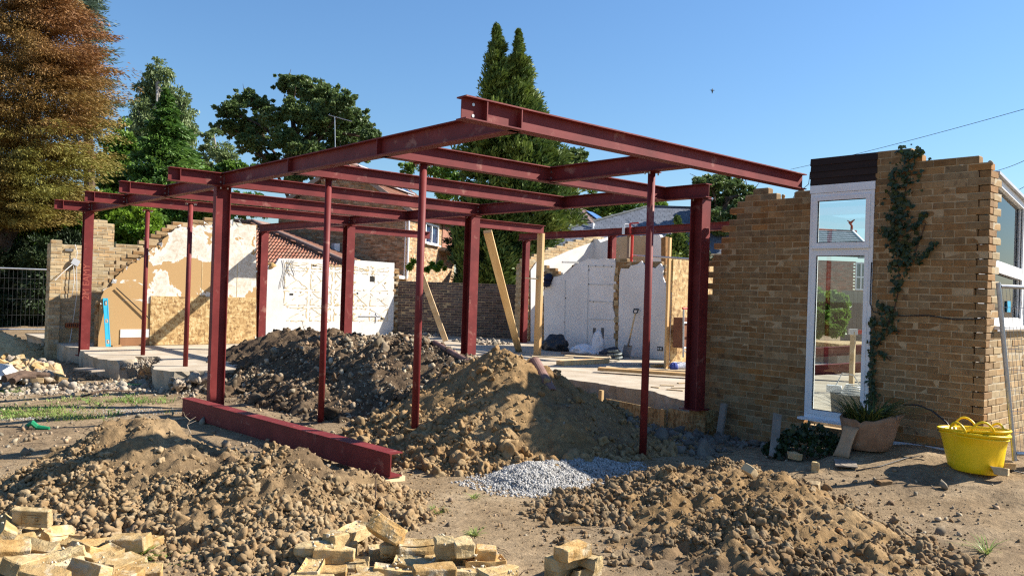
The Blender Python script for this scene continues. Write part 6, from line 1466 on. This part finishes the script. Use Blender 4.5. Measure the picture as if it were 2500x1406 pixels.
def conifer(name, label, spires, m, leaf=(.18, .06), nbranch=160, per=70, seed=1, depth=30, spray=.5, rise=.2, trunk=None, flat=.45, inner=DARK, m2=None, group=None, floor=None):
    """spires: (px x top, px y top, [(px y, px left, px right), ...]); branches leave the axis all round and end in sprays"""
    rg = np.random.default_rng(seed); sc = depth / FPX; Cs, Ds = [], []
    parts = []
    for sx, sy, prof in spires:
        ys = np.array([sy] + [p[0] for p in prof], float); xl = np.array([sx] + [p[1] for p in prof], float); xr = np.array([sx] + [p[2] for p in prof], float)
        for i in range(nbranch):
            y = ys[0] + (ys[-1] - ys[0]) * rg.uniform(0, 1) ** .8; l_, r_ = np.interp(y, ys, xl), np.interp(y, ys, xr); cx = (l_ + r_) / 2; hw = (r_ - l_) / 2 * sc
            axp = np.array(PD(cx, y, depth)); th = rg.uniform(0, 2 * math.pi); h = np.array([math.cos(th), math.sin(th), 0]); L = hw * rg.uniform(.5, 1.12)
            tip = axp + h * L + np.array([0, 0, rise * L * rg.uniform(-.2, 1)])
            s = max(.06, spray * (.35 + .65 * L / (hw + .3))) * rg.uniform(.7, 1.2); s = min(s, .06 + hw * .5)
            p, q = ball(per, rg, .5); side = np.cross(h, [0, 0, 1.0])
            pos = tip - h * s * .5 + p[:, :1] * h * s * 1.25 + p[:, 1:2] * side * s * .8 + p[:, 2:3] * np.array([0, 0, 1]) * s * flat
            Cs.append(pos); o_ = h * .9 + q * .65 + rg.normal(size=(per, 3)) * .25; o_[:, 2] += rise; Ds.append(o_)
            n2 = per // 4; t = rg.uniform(.25, .9, n2)[:, None]; Cs.append(axp * (1 - t) + tip * t + rg.normal(size=(n2, 3)) * .12 * s * 2); Ds.append(h + rg.normal(size=(n2, 3)) * .6)
    C = np.concatenate(Cs); D = np.concatenate(Ds)
    b = trunk[0] if trunk else tuple(C[0][:2]) + (0,)
    o = thing(name, label, 'tree', b, group)
    if m2 is None: obj('crown', leaf_mesh('crown', C, D, leaf[0], leaf[1], rg, .1), m, o)
    else:
        f = (C[:, 2] - C[:, 2].min()) / (C[:, 2].max() - C[:, 2].min()) + .35 * fbm(C[:, 0] * .5 + C[:, 2] * .3, C[:, 1] * .5 + C[:, 2] * .4, 3, seed) + rg.normal(size=len(C)) * .06
        for q, mm in ((f < .48, m), (f >= .48, m2)): obj('crown', leaf_mesh('crown', C[q], D[q], leaf[0], leaf[1], rg, .1), mm, o)
    if trunk:
        for tr_ in (trunk[1] if isinstance(trunk[1][0], list) else [trunk[1]]):
            mb = MB(); k = len(tr_); mb.tube(tr_, [trunk[2] * (1 - .8 * i / (k - 1)) for i in range(k)], 9); obj('trunk', mb, BARK, o)
    return o
# big browning conifer at the left
conifer('browning_conifer', 'huge browning conifer with rust and gold needles at the left edge', [(95, -120, [(-40, 20, 170), (40, -20, 236), (110, -55, 264), (200, -85, 262), (300, -90, 258), (380, -90, 236), (440, -90, 218), (500, -80, 195), (545, -70, 120)])],
        L_GOLD, (.13, .032), 560, 340, 3, 27, 1.0, -.14, ((4.6, 30.5, 0), [[(3.4, 31.2, -.2), PD(30, 545, 27.5), PD(80, 400, 27), PD(100, 100, 27)], [PD(0, 600, 27.2), PD(-30, 560, 26.5), PD(-70, 480, 26)]],   .42), .20, m2=L_RUST)
conifer('cedar', 'sparse blue green cedar just behind the browning conifer', [(215, -60, [(40, 150, 270), (120, 140, 282), (180, 150, 292), (240, 160, 300), (310, 170, 270)])], L_CEDAR, (.24, .04), 150, 60, 5, 34, .7, .25, ((9, 36, 0), [(9, 36, 0), PD(215, 300, 34), PD(215, -20, 34)], .3), .22)
broadleaf('birch', 'tall silvery birch with hanging twigs behind the bright green conifer', [(385, 175, 32, 32), (365, 225, 34, 45), (400, 240, 36, 40), (345, 290, 30, 50), (440, 260, 30, 42), (462, 310, 20, 50), (380, 310, 45, 50), (420, 360, 50, 50), (330, 350, 28, 40)], L_BIRCH, (.19, .09), 60, 60, .36, ((15.2, 46, 0), PD(385, 200, 44), .25), FOIL_BARK, 6, 44, .1, .5, hang=.9)
conifer('young_conifer', 'bright green feathery conifer in front of the birch', [(405, 218, [(260, 385, 432), (320, 362, 455), (380, 338, 478), (430, 325, 490), (500, 320, 500), (560, 320, 490)])], L_GREEN, (.26, .09), 330, 70, 7, 36, .65, -.05, ((13, 37, 0), [(13, 37, 0), PD(405, 240, 36)], .2), .35)
broadleaf('young_birch', 'thin young birch left of the oak', [(515, 330, 22, 24), (535, 370, 34, 30), (500, 380, 22, 26), (560, 395, 34, 28), (525, 410, 40, 24)], L_BIRCH, (.18, .09), 60, 60, .36, ((17, 41, 0), PD(520, 320, 42), .12), FOIL_BARK, 8, 42, .05, .3)
broadleaf('shrub', 'light green bushy tree between the birch and the oak', [(570, 410, 40, 26), (535, 425, 40, 22), (600, 425, 30, 22), (480, 430, 40, 30), (300, 360, 40, 60), (275, 430, 45, 60), (320, 450, 50, 50)], L_MID, (.22, .13), 60, 60, .24, None, BARK, 9, 38, .4, cat='tree')
OAKB = [(735, 215, 48, 34), (790, 235, 50, 36), (700, 205, 36, 22), (835, 260, 40, 40), (870, 300, 42, 38), (905, 330, 30, 26), (770, 290, 60, 42), (715, 270, 36, 30), (830, 330, 55, 34), (600, 245, 42, 26), (565, 270, 40, 28), (640, 255, 30, 20), (560, 310, 40, 26), (620, 310, 45, 30), (660, 290, 38, 24), (620, 350, 42, 30), (690, 340, 42, 34), (740, 370, 52, 34), (660, 395, 40, 24), (800, 385, 60, 30), (720, 420, 50, 24), (870, 370, 50, 24)]
broadleaf('oak', 'large dark green oak behind the house, with sky showing through', OAKB, L_OAK, (.22, .13), 150, 62, .17, ((25, 51, 0), PD(725, 340, 55), .42), BARK, 10, 55, .25)
conifer('twin_conifer', 'tall dark cypress with two pointed tops in the middle', [(1212, 56, [(95, 1203, 1222), (140, 1194, 1238), (200, 1184, 1252), (260, 1176, 1266), (330, 1145, 1290), (420, 1118, 1300), (520, 1108, 1300), (640, 1112, 1285), (760, 1150, 1285)]), (1266, 74, [(110, 1258, 1275), (150, 1250, 1287), (210, 1240, 1303), (270, 1232, 1320), (340, 1220, 1345), (420, 1205, 1385), (500, 1195, 1415), (570, 1190, 1408), (620, 1190, 1320)])],
        L_CYP, (.26, .068), 560, 105, 11, 31, .43, .8, ((20.1, 23.7, 0), [[(20.1, 23.7, 0), PD(1210, 500, 31.3), PD(1212, 100, 31.2)], [(20.3, 23.6, 0), PD(1262, 500, 31.3), PD(1267, 120, 31.2)]], .3), .9)
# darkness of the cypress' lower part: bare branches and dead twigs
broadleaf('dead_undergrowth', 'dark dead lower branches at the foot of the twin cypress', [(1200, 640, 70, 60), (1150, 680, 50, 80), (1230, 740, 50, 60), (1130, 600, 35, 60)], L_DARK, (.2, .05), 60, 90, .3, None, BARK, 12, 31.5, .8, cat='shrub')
broadleaf('tree', 'pale green rounded tree between the oak and the twin cypress', [(1060, 415, 50, 24), (1000, 410, 30, 20), (1100, 430, 40, 30), (1090, 470, 40, 30)], L_MID, (.22, .14), 70, 100, .22, None, BARK, 13, 60, .3)
broadleaf('tree', 'round topped broadleaf tree right of the twin cypress', [(1375, 385, 34, 30), (1415, 380, 28, 26), (1395, 415, 50, 34), (1360, 430, 40, 40), (1430, 430, 30, 30)], L_OAK, (.22, .15), 70, 100, .22, None, BARK, 14, 58, .3)
broadleaf('tree', 'leafy tree between the two roofs, under the steel beams', [(1480, 500, 50, 35), (1540, 515, 50, 35), (1590, 500, 40, 30), (1440, 520, 40, 30), (1520, 545, 60, 30), (1590, 470, 30, 20)], L_MID, (.22, .14), 80, 100, .22, None, BARK, 15, 62, .4)
broadleaf('tree', 'dark broadleaf tree rising over the broken brick wall at the right', [(1740, 450, 50, 26), (1790, 455, 42, 26), (1830, 480, 42, 26), (1760, 500, 55, 34), (1710, 445, 26, 16), (1820, 520, 50, 34), (1865, 505, 30, 24), (1770, 540, 60, 30)], L_OAK, (.20, .13), 90, 100, .2, ((38.2, 26.4, 0), PD(1775, 480, 44), .35), BARK, 16, 44, .15)
for k, (x_, w_, t_, lab) in enumerate(((1655, 28, 528, 'narrow dark columnar conifer in front of the slate roof'), (1712, 22, 562, 'second narrow columnar conifer, half behind the right H column'))):
    conifer('columnar_conifer', lab, [(x_ - 2, t_, [(t_ + 40, x_ - w_ * .5, x_ + w_ * .5), (t_ + 90, x_ - w_, x_ + w_), (650, x_ - w_, x_ + w_), (740, x_ - w_, x_ + w_)])], L_DARK if k else L_CYP, (.16, .06), 150, 60, 17 + k, 24, .35, .7, None, .8, group='columnar conifers by the slate roof')
# laurels and hedge at the left
broadleaf('laurel_hedge', 'tall sunlit laurel hedge behind the brick walls at the left', [(60, 540, 60, 50), (140, 545, 55, 45), (200, 560, 50, 50), (290, 545, 60, 50), (350, 560, 50, 50), (110, 600, 60, 50), (240, 600, 60, 50), (320, 600, 50, 45), (30, 590, 50, 50), (260, 500, 40, 40), (200, 510, 40, 30)], L_LAUREL, (.24, .09), 120, 62, .22, None, BARK, 19, 29.5, .5, cat='hedge')
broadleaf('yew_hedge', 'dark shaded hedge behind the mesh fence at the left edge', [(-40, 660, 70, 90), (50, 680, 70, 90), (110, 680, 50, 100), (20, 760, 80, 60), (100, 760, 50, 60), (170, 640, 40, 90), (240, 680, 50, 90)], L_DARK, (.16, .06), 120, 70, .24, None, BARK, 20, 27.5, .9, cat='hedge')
broadleaf('conifer_hedge', 'green conifer hedge hanging over the broken tan wall', [(420, 500, 60, 50), (480, 520, 60, 40), (540, 510, 50, 40), (390, 560, 40, 40), (430, 450, 50, 40), (360, 490, 50, 50), (600, 500, 40, 30), (650, 505, 40, 24)], L_GREEN, (.24, .07), 110, 70, .24, None, BARK, 21, 31, .6, .6, cat='hedge')
broadleaf('small_shrub', 'yellow green weeds growing in the annexe gutter', [(1000, 652, 7, 8), (1008, 640, 5, 8), (1042, 658, 8, 7), (1055, 648, 7, 10), (1066, 655, 8, 8), (1075, 644, 6, 9), (1085, 657, 6, 5)], L_LAUREL, (.16, .05), 900, 16, .5, None, BARK, 22, 31, .4, cat='plant')
broadleaf('clipped_hedge', 'clipped green hedge in the next garden, seen through the tall window', [(2025, 745, 34, 34), (2050, 760, 20, 40), (1985, 750, 40, 40), (1995, 790, 40, 30), (2035, 790, 30, 30)], L_MID, (.2, .12), 300, 70, .24, None, BARK, 23, 27, .9, cat='hedge')
# ------------------------------------------------------------------ loose bricks
def rough_brick(seed, frog=False, half=1.0, chip=.35):
    rng = np.random.default_rng(seed); bm = bmesh.new(); bmesh.ops.create_cube(bm, size=1.0)
    for v in bm.verts: v.co = Vector((v.co.x * .215 * half, v.co.y * .1025, v.co.z * .065))
    if frog:
        bm.faces.ensure_lookup_table(); top = max(bm.faces, key=lambda f: f.calc_center_median().z)
        r_ = bmesh.ops.inset_region(bm, faces=[top], thickness=.022); 
        for v in top.verts: v.co.z -= .014
    bmesh.ops.bevel(bm, geom=list(bm.edges), offset=.0045, segments=1, affect='EDGES')
    bmesh.ops.subdivide_edges(bm, edges=[e for e in bm.edges if e.calc_length() > .03], cuts=3, use_grid_fill=True)
    bmesh.ops.triangulate(bm, faces=[f for f in bm.faces if len(f.verts) > 4])
    A = rng.normal(size=(12, 3)) * 30; ph = rng.uniform(0, 6, 12)
    hx = .1075 * half; cut = [(rng.normal(size=3), rng.uniform(.7, .95)) for _ in range(3)] if rng.uniform() < chip else []
    if half < 1: cut.append((np.array([1.6, rng.normal() * .4, rng.normal() * .4]), .80))
    for v in bm.verts:
        p = np.array(v.co); s = p / np.array([hx, .051, .0325])
        for a, t in cut:
            a = a / np.linalg.norm(a); d = s @ a - (abs(a).sum() * t - .35)
            if d > 0: p -= a * np.array([hx, .051, .0325]) * d * (.9 + .25 * math.sin(p @ A[0] * 3))
        p += .0032 * np.array([math.sin(p @ A[k] + ph[k]) + .5 * math.sin(p @ A[k + 3] * 2.3 + ph[k + 3]) for k in range(3)])
        v.co = Vector(p)
    me = bpy.data.meshes.new('loose_brick'); bm.to_mesh(me); bm.free(); me.materials.append(BRICKY); return me
LB = [rough_brick(100 + i, i % 3 == 0, 1.0) for i in range(12)]
HBK = [rough_brick(200 + i, False, random.uniform(.45, .7)) for i in range(8)]
def lay(p, e, label, group, me=None, sc=1.0, name='loose_brick', cat='brick', mat_=None):
    me = me or LB[random.randrange(len(LB))]
    if mat_: me = me.copy(); me.materials.clear(); me.materials.append(mat_)
    return obj(name, me, None, M=TRS(p, tuple(R(a) for a in e), sc if isinstance(sc, tuple) else (sc, sc, sc)), label=label, cat=cat, group=group)
def gp(x, y, h=.033, z=0.0):
    q = PZ(x, y, z + h); g = gz(q[0], q[1]); q = PZ(x, y, g + h); return (q[0], q[1], g + h)
MREM = mat('mortar_remains', [(.3, (.46, .38, .26)), (.7, (.60, .53, .40))], scale=14, rough=.95, bump=.8, bscale=60, bdist=.006)
def mortar_on(o, seed):
    rr = np.random.default_rng(seed); k = int(rr.integers(3, 8)); W = np.array(WM[o.name]); P = []
    ax, sg = int(rr.choice([1, 2])), float(rr.choice([-1, 1]))
    if ax == 2: sg = 1.0
    for _ in range(k):
        q = np.array([rr.uniform(-.09, .09), rr.uniform(-.04, .04), rr.uniform(-.025, .025), 1]); q[ax] = sg * (.049 if ax == 1 else .031); P.append((W @ q)[:3])
    lumps('mortar', P, rr.uniform(.004, .011, k), MREM, o, (LUMP2, LF2), seed)
def spot(x_, y_, roll, pit, x0, x1, ym, half=False):
    a = 'half brick' if half else 'brick'; t = 'standing on edge' if abs(roll) > 40 else 'tilted' if abs(roll) + abs(pit) > 11 else 'lying flat'
    return a, t, 'left' if x_ < x0 else 'right' if x_ > x1 else 'middle', 'front' if y_ > ym else 'back'
GC = 'tumbled bricks in the bottom left corner'
# (pixel x, y, height above the ground, heading, tilt about length, pitch)
b = lay(gp(78, 1262, .235), (96, 4, -36), 'yellow brick standing on edge with stamped letters, on top of the bottom left pile', GC, rough_brick(300, False, 1.0, 0))
cu = bpy.data.curves.new('stamp', 'FONT'); cu.body = 'IT.S.G'; cu.size = .034; cu.extrude = .0006; cu.align_x = 'CENTER'; cu.align_y = 'CENTER'
tmp = bpy.data.objects.new('tmp', cu); COL.objects.link(tmp); me = bpy.data.meshes.new_from_object(tmp.evaluated_get(bpy.context.evaluated_depsgraph_get())); bpy.data.objects.remove(tmp)
WMb = WM[b.name]
obj('stamped_letters', me, mat('stamp_shadow', [(.3, (.16, .085, .03)), (.7, (.2, .11, .04))], scale=30), b, WMb @ Matrix.Translation((.012, 0, .0335)), kind='stuff')
mb = MB()
for c_, d_ in (((.012, .026, .0335), (.11, .003, .0015)), ((.012, -.026, .0335), (.11, .002, .0015)), ((-.043, 0, .0335), (.003, .05, .0015))): mb.box(c_, d_)
obj('stamp_border', mb, bpy.data.materials['stamp_shadow'], b, WMb)
corner = [(8, 1297, .16, -60, 50, 8), (32, 1330, .10, 40, 75, 0), (88, 1305, .11, 58, 12, -12), (138, 1305, .10, 76, 30, 10), (15, 1345, .15, 30, 18, 5), (50, 1312, .04, 10, 0, 0), (96, 1345, .10, -14, -62, 4), (75, 1350, .04, 60, 8, 0), (160, 1328, .05, -20, 10, 0), (150, 1362, .10, 30, 14, -14), (195, 1350, .07, -32, 60, 0), (222, 1335, .06, 42, 8, 4),
    (18, 1385, .10, 4, 10, -6), (48, 1395, .06, 55, 20, 0), (128, 1392, .08, 28, -8, 6), (175, 1392, .05, 60, 40, 0), (248, 1360, .06, 70, 10, 0), (262, 1378, .05, -50, 12, 6), (295, 1382, .06, 66, 10, 0), (285, 1348, .035, 2, 3, 0), (316, 1324, .095, -6, 4, -4), (346, 1334, .03, 64, 0, 0), (250, 1405, .05, -10, 50, 0), (340, 1404, .035, 14, 6, 0), (215, 1400, .10, -28, 62, 0), (60, 1375, .13, 80, 14, 8), (110, 1410, .12, -12, 8, 8), (5, 1420, .05, 20, 0, 0), (300, 1420, .05, 80, 0, 0)]
for i, (x_, y_, h_, yaw, roll, pit) in enumerate(corner):
    b = lay(gp(x_, y_, h_), (roll, pit, yaw - 38), 'yellow %s %s in the %s of the bottom left pile, towards its %s' % spot(x_, y_, roll, pit, 90, 230, 1362, i % 5 == 2), GC, (HBK if i % 5 == 2 else LB)[i % 8], (1.12, 1.12, 1.3))
    if i % 3 != 1: mortar_on(b, i)
for i in range(16):
    x_, y_ = random.uniform(0, 330), random.uniform(1370, 1500); lay(gp(x_, y_, .035), (random.uniform(-8, 8), random.uniform(-5, 5), random.uniform(0, 180)), 'yellow brick at the bottom of the bottom left pile, half cut by the lower edge', GC)
GM = 'bricks of the broken pier at the bottom middle'
mid = [(760, 1395, .05, 60, 0, 0, 0), (815, 1350, .10, -24, 2, 4, 0), (770, 1345, .10, -26, 0, 0, 0), (850, 1378, .035, -25, 0, 0, 0), (795, 1405, .035, -25, 0, 0, 0), (785, 1318, .10, 24, 10, -4, 1), (865, 1300, .12, 38, 4, 0, 0), (820, 1318, .14, 20, 0, 0, 1), (850, 1335, .06, 64, 0, 0, 1), (945, 1292, .22, -60, 48, 20, 0), (975, 1340, .10, -16, 0, 0, 0), (1020, 1336, .12, -18, 4, 0, 0), (945, 1350, .035, -18, 0, 0, 0), (1010, 1362, .035, -17, 0, 0, 0), (1010, 1385, .05, -35, 8, 5, 0), (1060, 1400, .07, -20, 0, 0, 0),
    (965, 1400, .05, -28, 0, 4, 0), (920, 1404, .03, -20, 4, 0, 0), (1110, 1352, .11, -12, 0, 0, 0), (1085, 1332, .17, 70, 0, 0, 1), (1130, 1336, .17, 76, 0, 0, 1), (1120, 1372, .04, -13, 0, 0, 0), (1180, 1378, .05, -18, 0, 0, 0), (1185, 1352, .10, 60, 6, 0, 1), (1140, 1404, .04, -16, 0, 4, 0), (1215, 1402, .035, 10, 4, 0, 0), (1060, 1372, .03, 50, 0, 0, 1), (1040, 1420, .04, -10, 0, 0, 0), (880, 1425, .04, 10, 0, 0, 0), (760, 1425, .04, -30, 0, 0, 0)]
for i, (x_, y_, h_, yaw, roll, pit, hf) in enumerate(mid):
    lab = '%s %s in the %s of the broken pier, at its %s' % spot(x_, y_, roll, pit, 880, 1040, 1362, hf)
    if i == 9: lab = 'brick tilted up on one corner, topmost at the back of the broken pier'
    b = lay(gp(x_, y_, h_), (roll, pit, yaw - 8), lab, GM, (HBK if hf else LB)[i % 8], (1.15, 1.15, 1.4)); mortar_on(b, 50 + i)
GR = 'small stack of bricks by the loam heap'
for (x_, y_, h_, yaw, lab) in ((1398, 1345, .175, 12, 'pale brick lying on top of the small stack by the loam heap'), (1375, 1368, .105, 12, 'yellow brick in the middle of the small stack, showing its end'), (1425, 1362, .105, -74, 'yellow brick in the middle of the small stack, showing its long side'), (1372, 1392, .035, 14, 'bottom brick of the small stack, left'), (1425, 1392, .035, 12, 'bottom brick of the small stack, right')):
    lay(gp(x_, y_, h_), (0, 0, yaw - 8), lab, GR, LB[(x_ + y_) % 12], (1.05, 1.05, 1.15))
# odd bricks about the ground
for (x_, y_, h_, e, half, m_, lab) in ((1990, 1140, .055, (90, 0, 30), 1, None, 'broken half brick standing on the bare ground near the planter'), (2156, 1180, .04, (0, 0, -30), 1, BRICKW, 'red brown half brick lying in front of the yellow tub'), (1985, 1190, .05, (8, 70, 20), 1, BRICKL, 'angular shard of pale brick standing beside the loam heap'), (1938, 1112, .035, (5, 0, 60), 1, BRICKL, 'pale brick fragment in the shade before the ivy'), (1900, 1095, .035, (0, 0, -20), 0, BRICKW, 'dark brick lying in the shade left of the ivy'), (1830, 1150, .22, (20, 40, 10), 1, BRICKL, 'big lumpy brick fragment on the crest of the loam heap'),
    (1398, 1105, .10, (0, 0, -32), 0, BRICKL, 'grey brick lying on the foot of the conical heap above the white gravel'), (2460, 1135, .035, (0, 0, 40), 1, BRICKL, 'pale stone fragment right of the yellow tub'), (2440, 1150, .03, (10, 0, 100), 1, BRICKL, 'second pale fragment close behind the yellow tub'), (1250, 1120, .05, (20, 10, 40), 1, BRICKL, 'rounded pale lump on the ochre toe of the conical heap'), (1570, 1180, .035, (0, 0, 20), 1, BRICKL, 'tan brick half sunk at the top edge of the loam heap'), (690, 905, .06, (0, 0, 10), 0, None, 'yellow brick lying on the ground in front of the dark earth bank'), (640, 917, .05, (10, 0, 70), 1, None, 'yellow half brick left of the brick before the dark bank'), (958, 1000, .06, (20, 20, 50), 1, None, 'yellow half brick at the foot of the dark bank behind the round prop'), (610, 925, .05, (0, 0, 20), 1, None, 'small yellow fragment before the dark bank near the tall column')):
    lay(gp(x_, y_, h_), e, lab, 'odd bricks lying about', (HBK if half else LB)[(x_ * 7) % 8], 1.0, mat_=m_)
# pile of broken bricks at the left, by the sand
GL = 'broken bricks piled at the left by the sand heap'
for i in range(46):
    t = random.random(); x_ = 10 + 120 * t + random.uniform(-30, 25); y_ = 925 - random.uniform(0, 62) * (1 - t * .55); h_ = max(.04, .5 * (925 - y_) / 75 * .62)
    q = PZ(x_, y_, -.1 + h_); q = (q[0], q[1], max(gz(q[0], q[1]) + .04, -.12 + h_ * random.uniform(.8, 1)))
    lay(q, (random.uniform(-50, 50), random.uniform(-40, 40), random.uniform(0, 180)), '%s broken brick %s in the heap by the sand, %s' % ('yellow' if i % 3 == 0 else 'pale', 'low down' if h_ < .2 else 'high up', ('at its left', 'in its middle', 'at its right')[min(2, int(max(0, x_) / 48))]), GL, (HBK + LB)[i % 20], 1.35, mat_=BRICKL if i % 3 else None)
lumps('brick_rubble', [(p[0], p[1], p[2]) for p in [PZ(random.uniform(-10, 130), random.uniform(880, 925), -.05) for _ in range(160)]], [random.uniform(.03, .1) for _ in range(160)], RUBBLE, None, (LUMP2, LF2), 33)
# white tile shards against that pile and boards in the rubble strip
for k, (x_, y_, e) in enumerate(((14, 908, (70, 10, 20)), (30, 915, (60, -20, 40)))):
    props(obj('tile_shard', MB().box((0, 0, 0), (.2, .26, .02)), WHITEP, M=TRS(PZ(x_, y_, .05), tuple(R(a) for a in e))), ('white tile leaning on the brick heap at the left edge', 'second white tile leaning beside the first at the left edge')[k], 'tile')
for k, (a, b_, w_, lab) in enumerate((((195, 900), (240, 905), .25, 'brown board lying in the strip of rubble'), ((10, 925), (120, 915), .12, 'long blackened pole lying in the rubble at the left'), ((30, 930), (85, 920), .10, 'second dark branch lying in the rubble at the left'), ((200, 968), (330, 955), .03, 'thin stick lying on the trodden ground at the left'))):
    p, q = Vector(PZ(a[0], a[1], .03)), Vector(PZ(b_[0], b_[1], .03)); mb = MB()
    if k == 0: mb.bar(p, q, w_, .03)
    else: mb.tube([p, p.lerp(q, .4) + Vector((0, .05, .05)), q], [w_ * .5, w_ * .45, w_ * .3], 8)
    props(obj('board' if k == 0 else 'branch', mb, GREYWOOD if k == 0 else BARK), lab, 'board' if k == 0 else 'branch')
# scraps: green rag, sticks, twigs, grass tufts
GRN = mat('green_plastic', [(.3, (.01, .17, .07)), (.7, (.02, .25, .11))], rough=.4)
p = gp(92, 1043, .02); mb = MB(); mb.tube([Vector(p) + Vector((-.10, .06, .02)), Vector(p) + Vector((-.05, .02, .05)), Vector(p), Vector(p) + Vector((.10, -.08, -.01))], [.02, .035, .03, .02], 7); props(obj('green_scrap', mb, GRN), 'bright green scrap of plastic on the ground at the left', 'scrap')
p = gp(315, 940, .02); props(obj('green_strip', MB().bar(Vector(p) - Vector((.15, -.12, 0)), Vector(p) + Vector((.15, -.12, .02)), .04, .02), GRN), 'narrow green strip by the broken corner of the floor', 'scrap')
def twig(label, base, hgt, seed, m=BARK):
    rr = random.Random(seed); o = thing('twig', label, 'twig', base); mb = MB(); p = Vector(base); q = [p]
    for k in range(5): p = p + Vector((rr.uniform(-.04, .04), rr.uniform(-.04, .04), hgt / 5)); q.append(p)
    mb.tube(q, [.006, .005, .005, .004, .003, .002], 5)
    for k in (2, 3, 4): mb.tube([q[k], q[k] + Vector((rr.uniform(-.08, .08), rr.uniform(-.08, .08), hgt * .15))], [.003, .0015], 4)
    obj('stem', mb, m, o)
DRYT = mat('dry_twig', [(.3, (.25, .20, .14)), (.7, (.38, .31, .23))])
twig('pale dry twig standing up before the red beam on the ground', PD(466, 1058, 7.55), .21, 3, DRYT)
twig('short dark twig sticking up from the left side of the tan heap', PD(217, 1072, 7.1), .12, 4)
twig('dark twig standing at the right end of the tan heap', PD(917, 1215, 5.9), .2, 5)
twig('thin forked twig sticking out of the crest of the dark bank', PD(744, 825, 12), .26, 6)
n = 900; rg = np.random.default_rng(9); mb = MB()
for _ in range(n):
    x_, y_ = rg.uniform(.8, 9), rg.uniform(3.2, 15); a = rg.uniform(0, 3.14); l_ = rg.uniform(.04, .22); z_ = gz(x_, y_) + .004
    mb.tube([(x_, y_, z_), (x_ + l_ * .5 * math.cos(a), y_ + l_ * .5 * math.sin(a), z_ + .006), (x_ + l_ * math.cos(a + .3), y_ + l_ * math.sin(a + .3), z_ + .002)], .0022, 3, caps=False)
obj('fallen_twigs', mb, BARK, kind='stuff')
def tuft(label, x_, y_, n_, L_, r_, seed):
    q = gp(x_, y_, 0); o = thing('grass_tuft', label, 'grass', q, 'grass tufts on the bare ground'); mb = MB(); mb.add(*blades(n_, q, r_, L_, seed, .0035, .9)); obj('blades', mb, L_GRASS, o)
for k, (x_, y_, n_, L_, r_, lab) in enumerate(((330, 1372, 90, .16, .07, 'green grass tuft growing beside the bricks at the bottom left'), (410, 1378, 26, .10, .06, 'small dry grass tuft right of the green one at the bottom left'), (1160, 1306, 45, .08, .03, 'small grass tuft on the ground above the broken pier'), (1157, 1216, 30, .07, .03, 'tiny grass tuft in the middle of the bare ground'), (1068, 1250, 30, .08, .05, 'sparse grass tuft right of the tan heap'), (2408, 1352, 24, .20, .03, 'spiky grass seedling near the bottom right corner'))): tuft(lab, x_, y_, n_, L_, r_, 40 + k)
mb = MB(); rg = np.random.default_rng(15)
for k in range(260):
    c = PZ(*[(rg.normal(30, 30), rg.normal(1005, 7)), (rg.normal(100, 50), rg.normal(1003, 6)), (rg.normal(350, 60), rg.normal(972, 5)), (rg.normal(200, 80), rg.normal(985, 10)), (rg.normal(20, 20), rg.normal(948, 4)), (rg.normal(180, 60), rg.normal(1018, 5))][k % 6], -.1); mb.add(*blades(9, (c[0], c[1], gz(c[0], c[1])), .09, .10, k, .004, .8))
obj('grass', mb, L_GRASS, kind='stuff')
rg = np.random.default_rng(16); C = [PZ(rg.normal(315, 60), rg.normal(1003, 6), -.1) for _ in range(450)] + [PZ(rg.normal(60, 60), rg.normal(1018, 3), -.1) for _ in range(260)] + [PZ(rg.normal(215, 40), rg.normal(958, 4), -.1) for _ in range(160)]
lumps('white_grit', [(c[0], c[1], gz(c[0], c[1]) + .002) for c in C], rg.uniform(.003, .010, len(C)), GRAVELM, None, (LUMP1, LF1), 17)
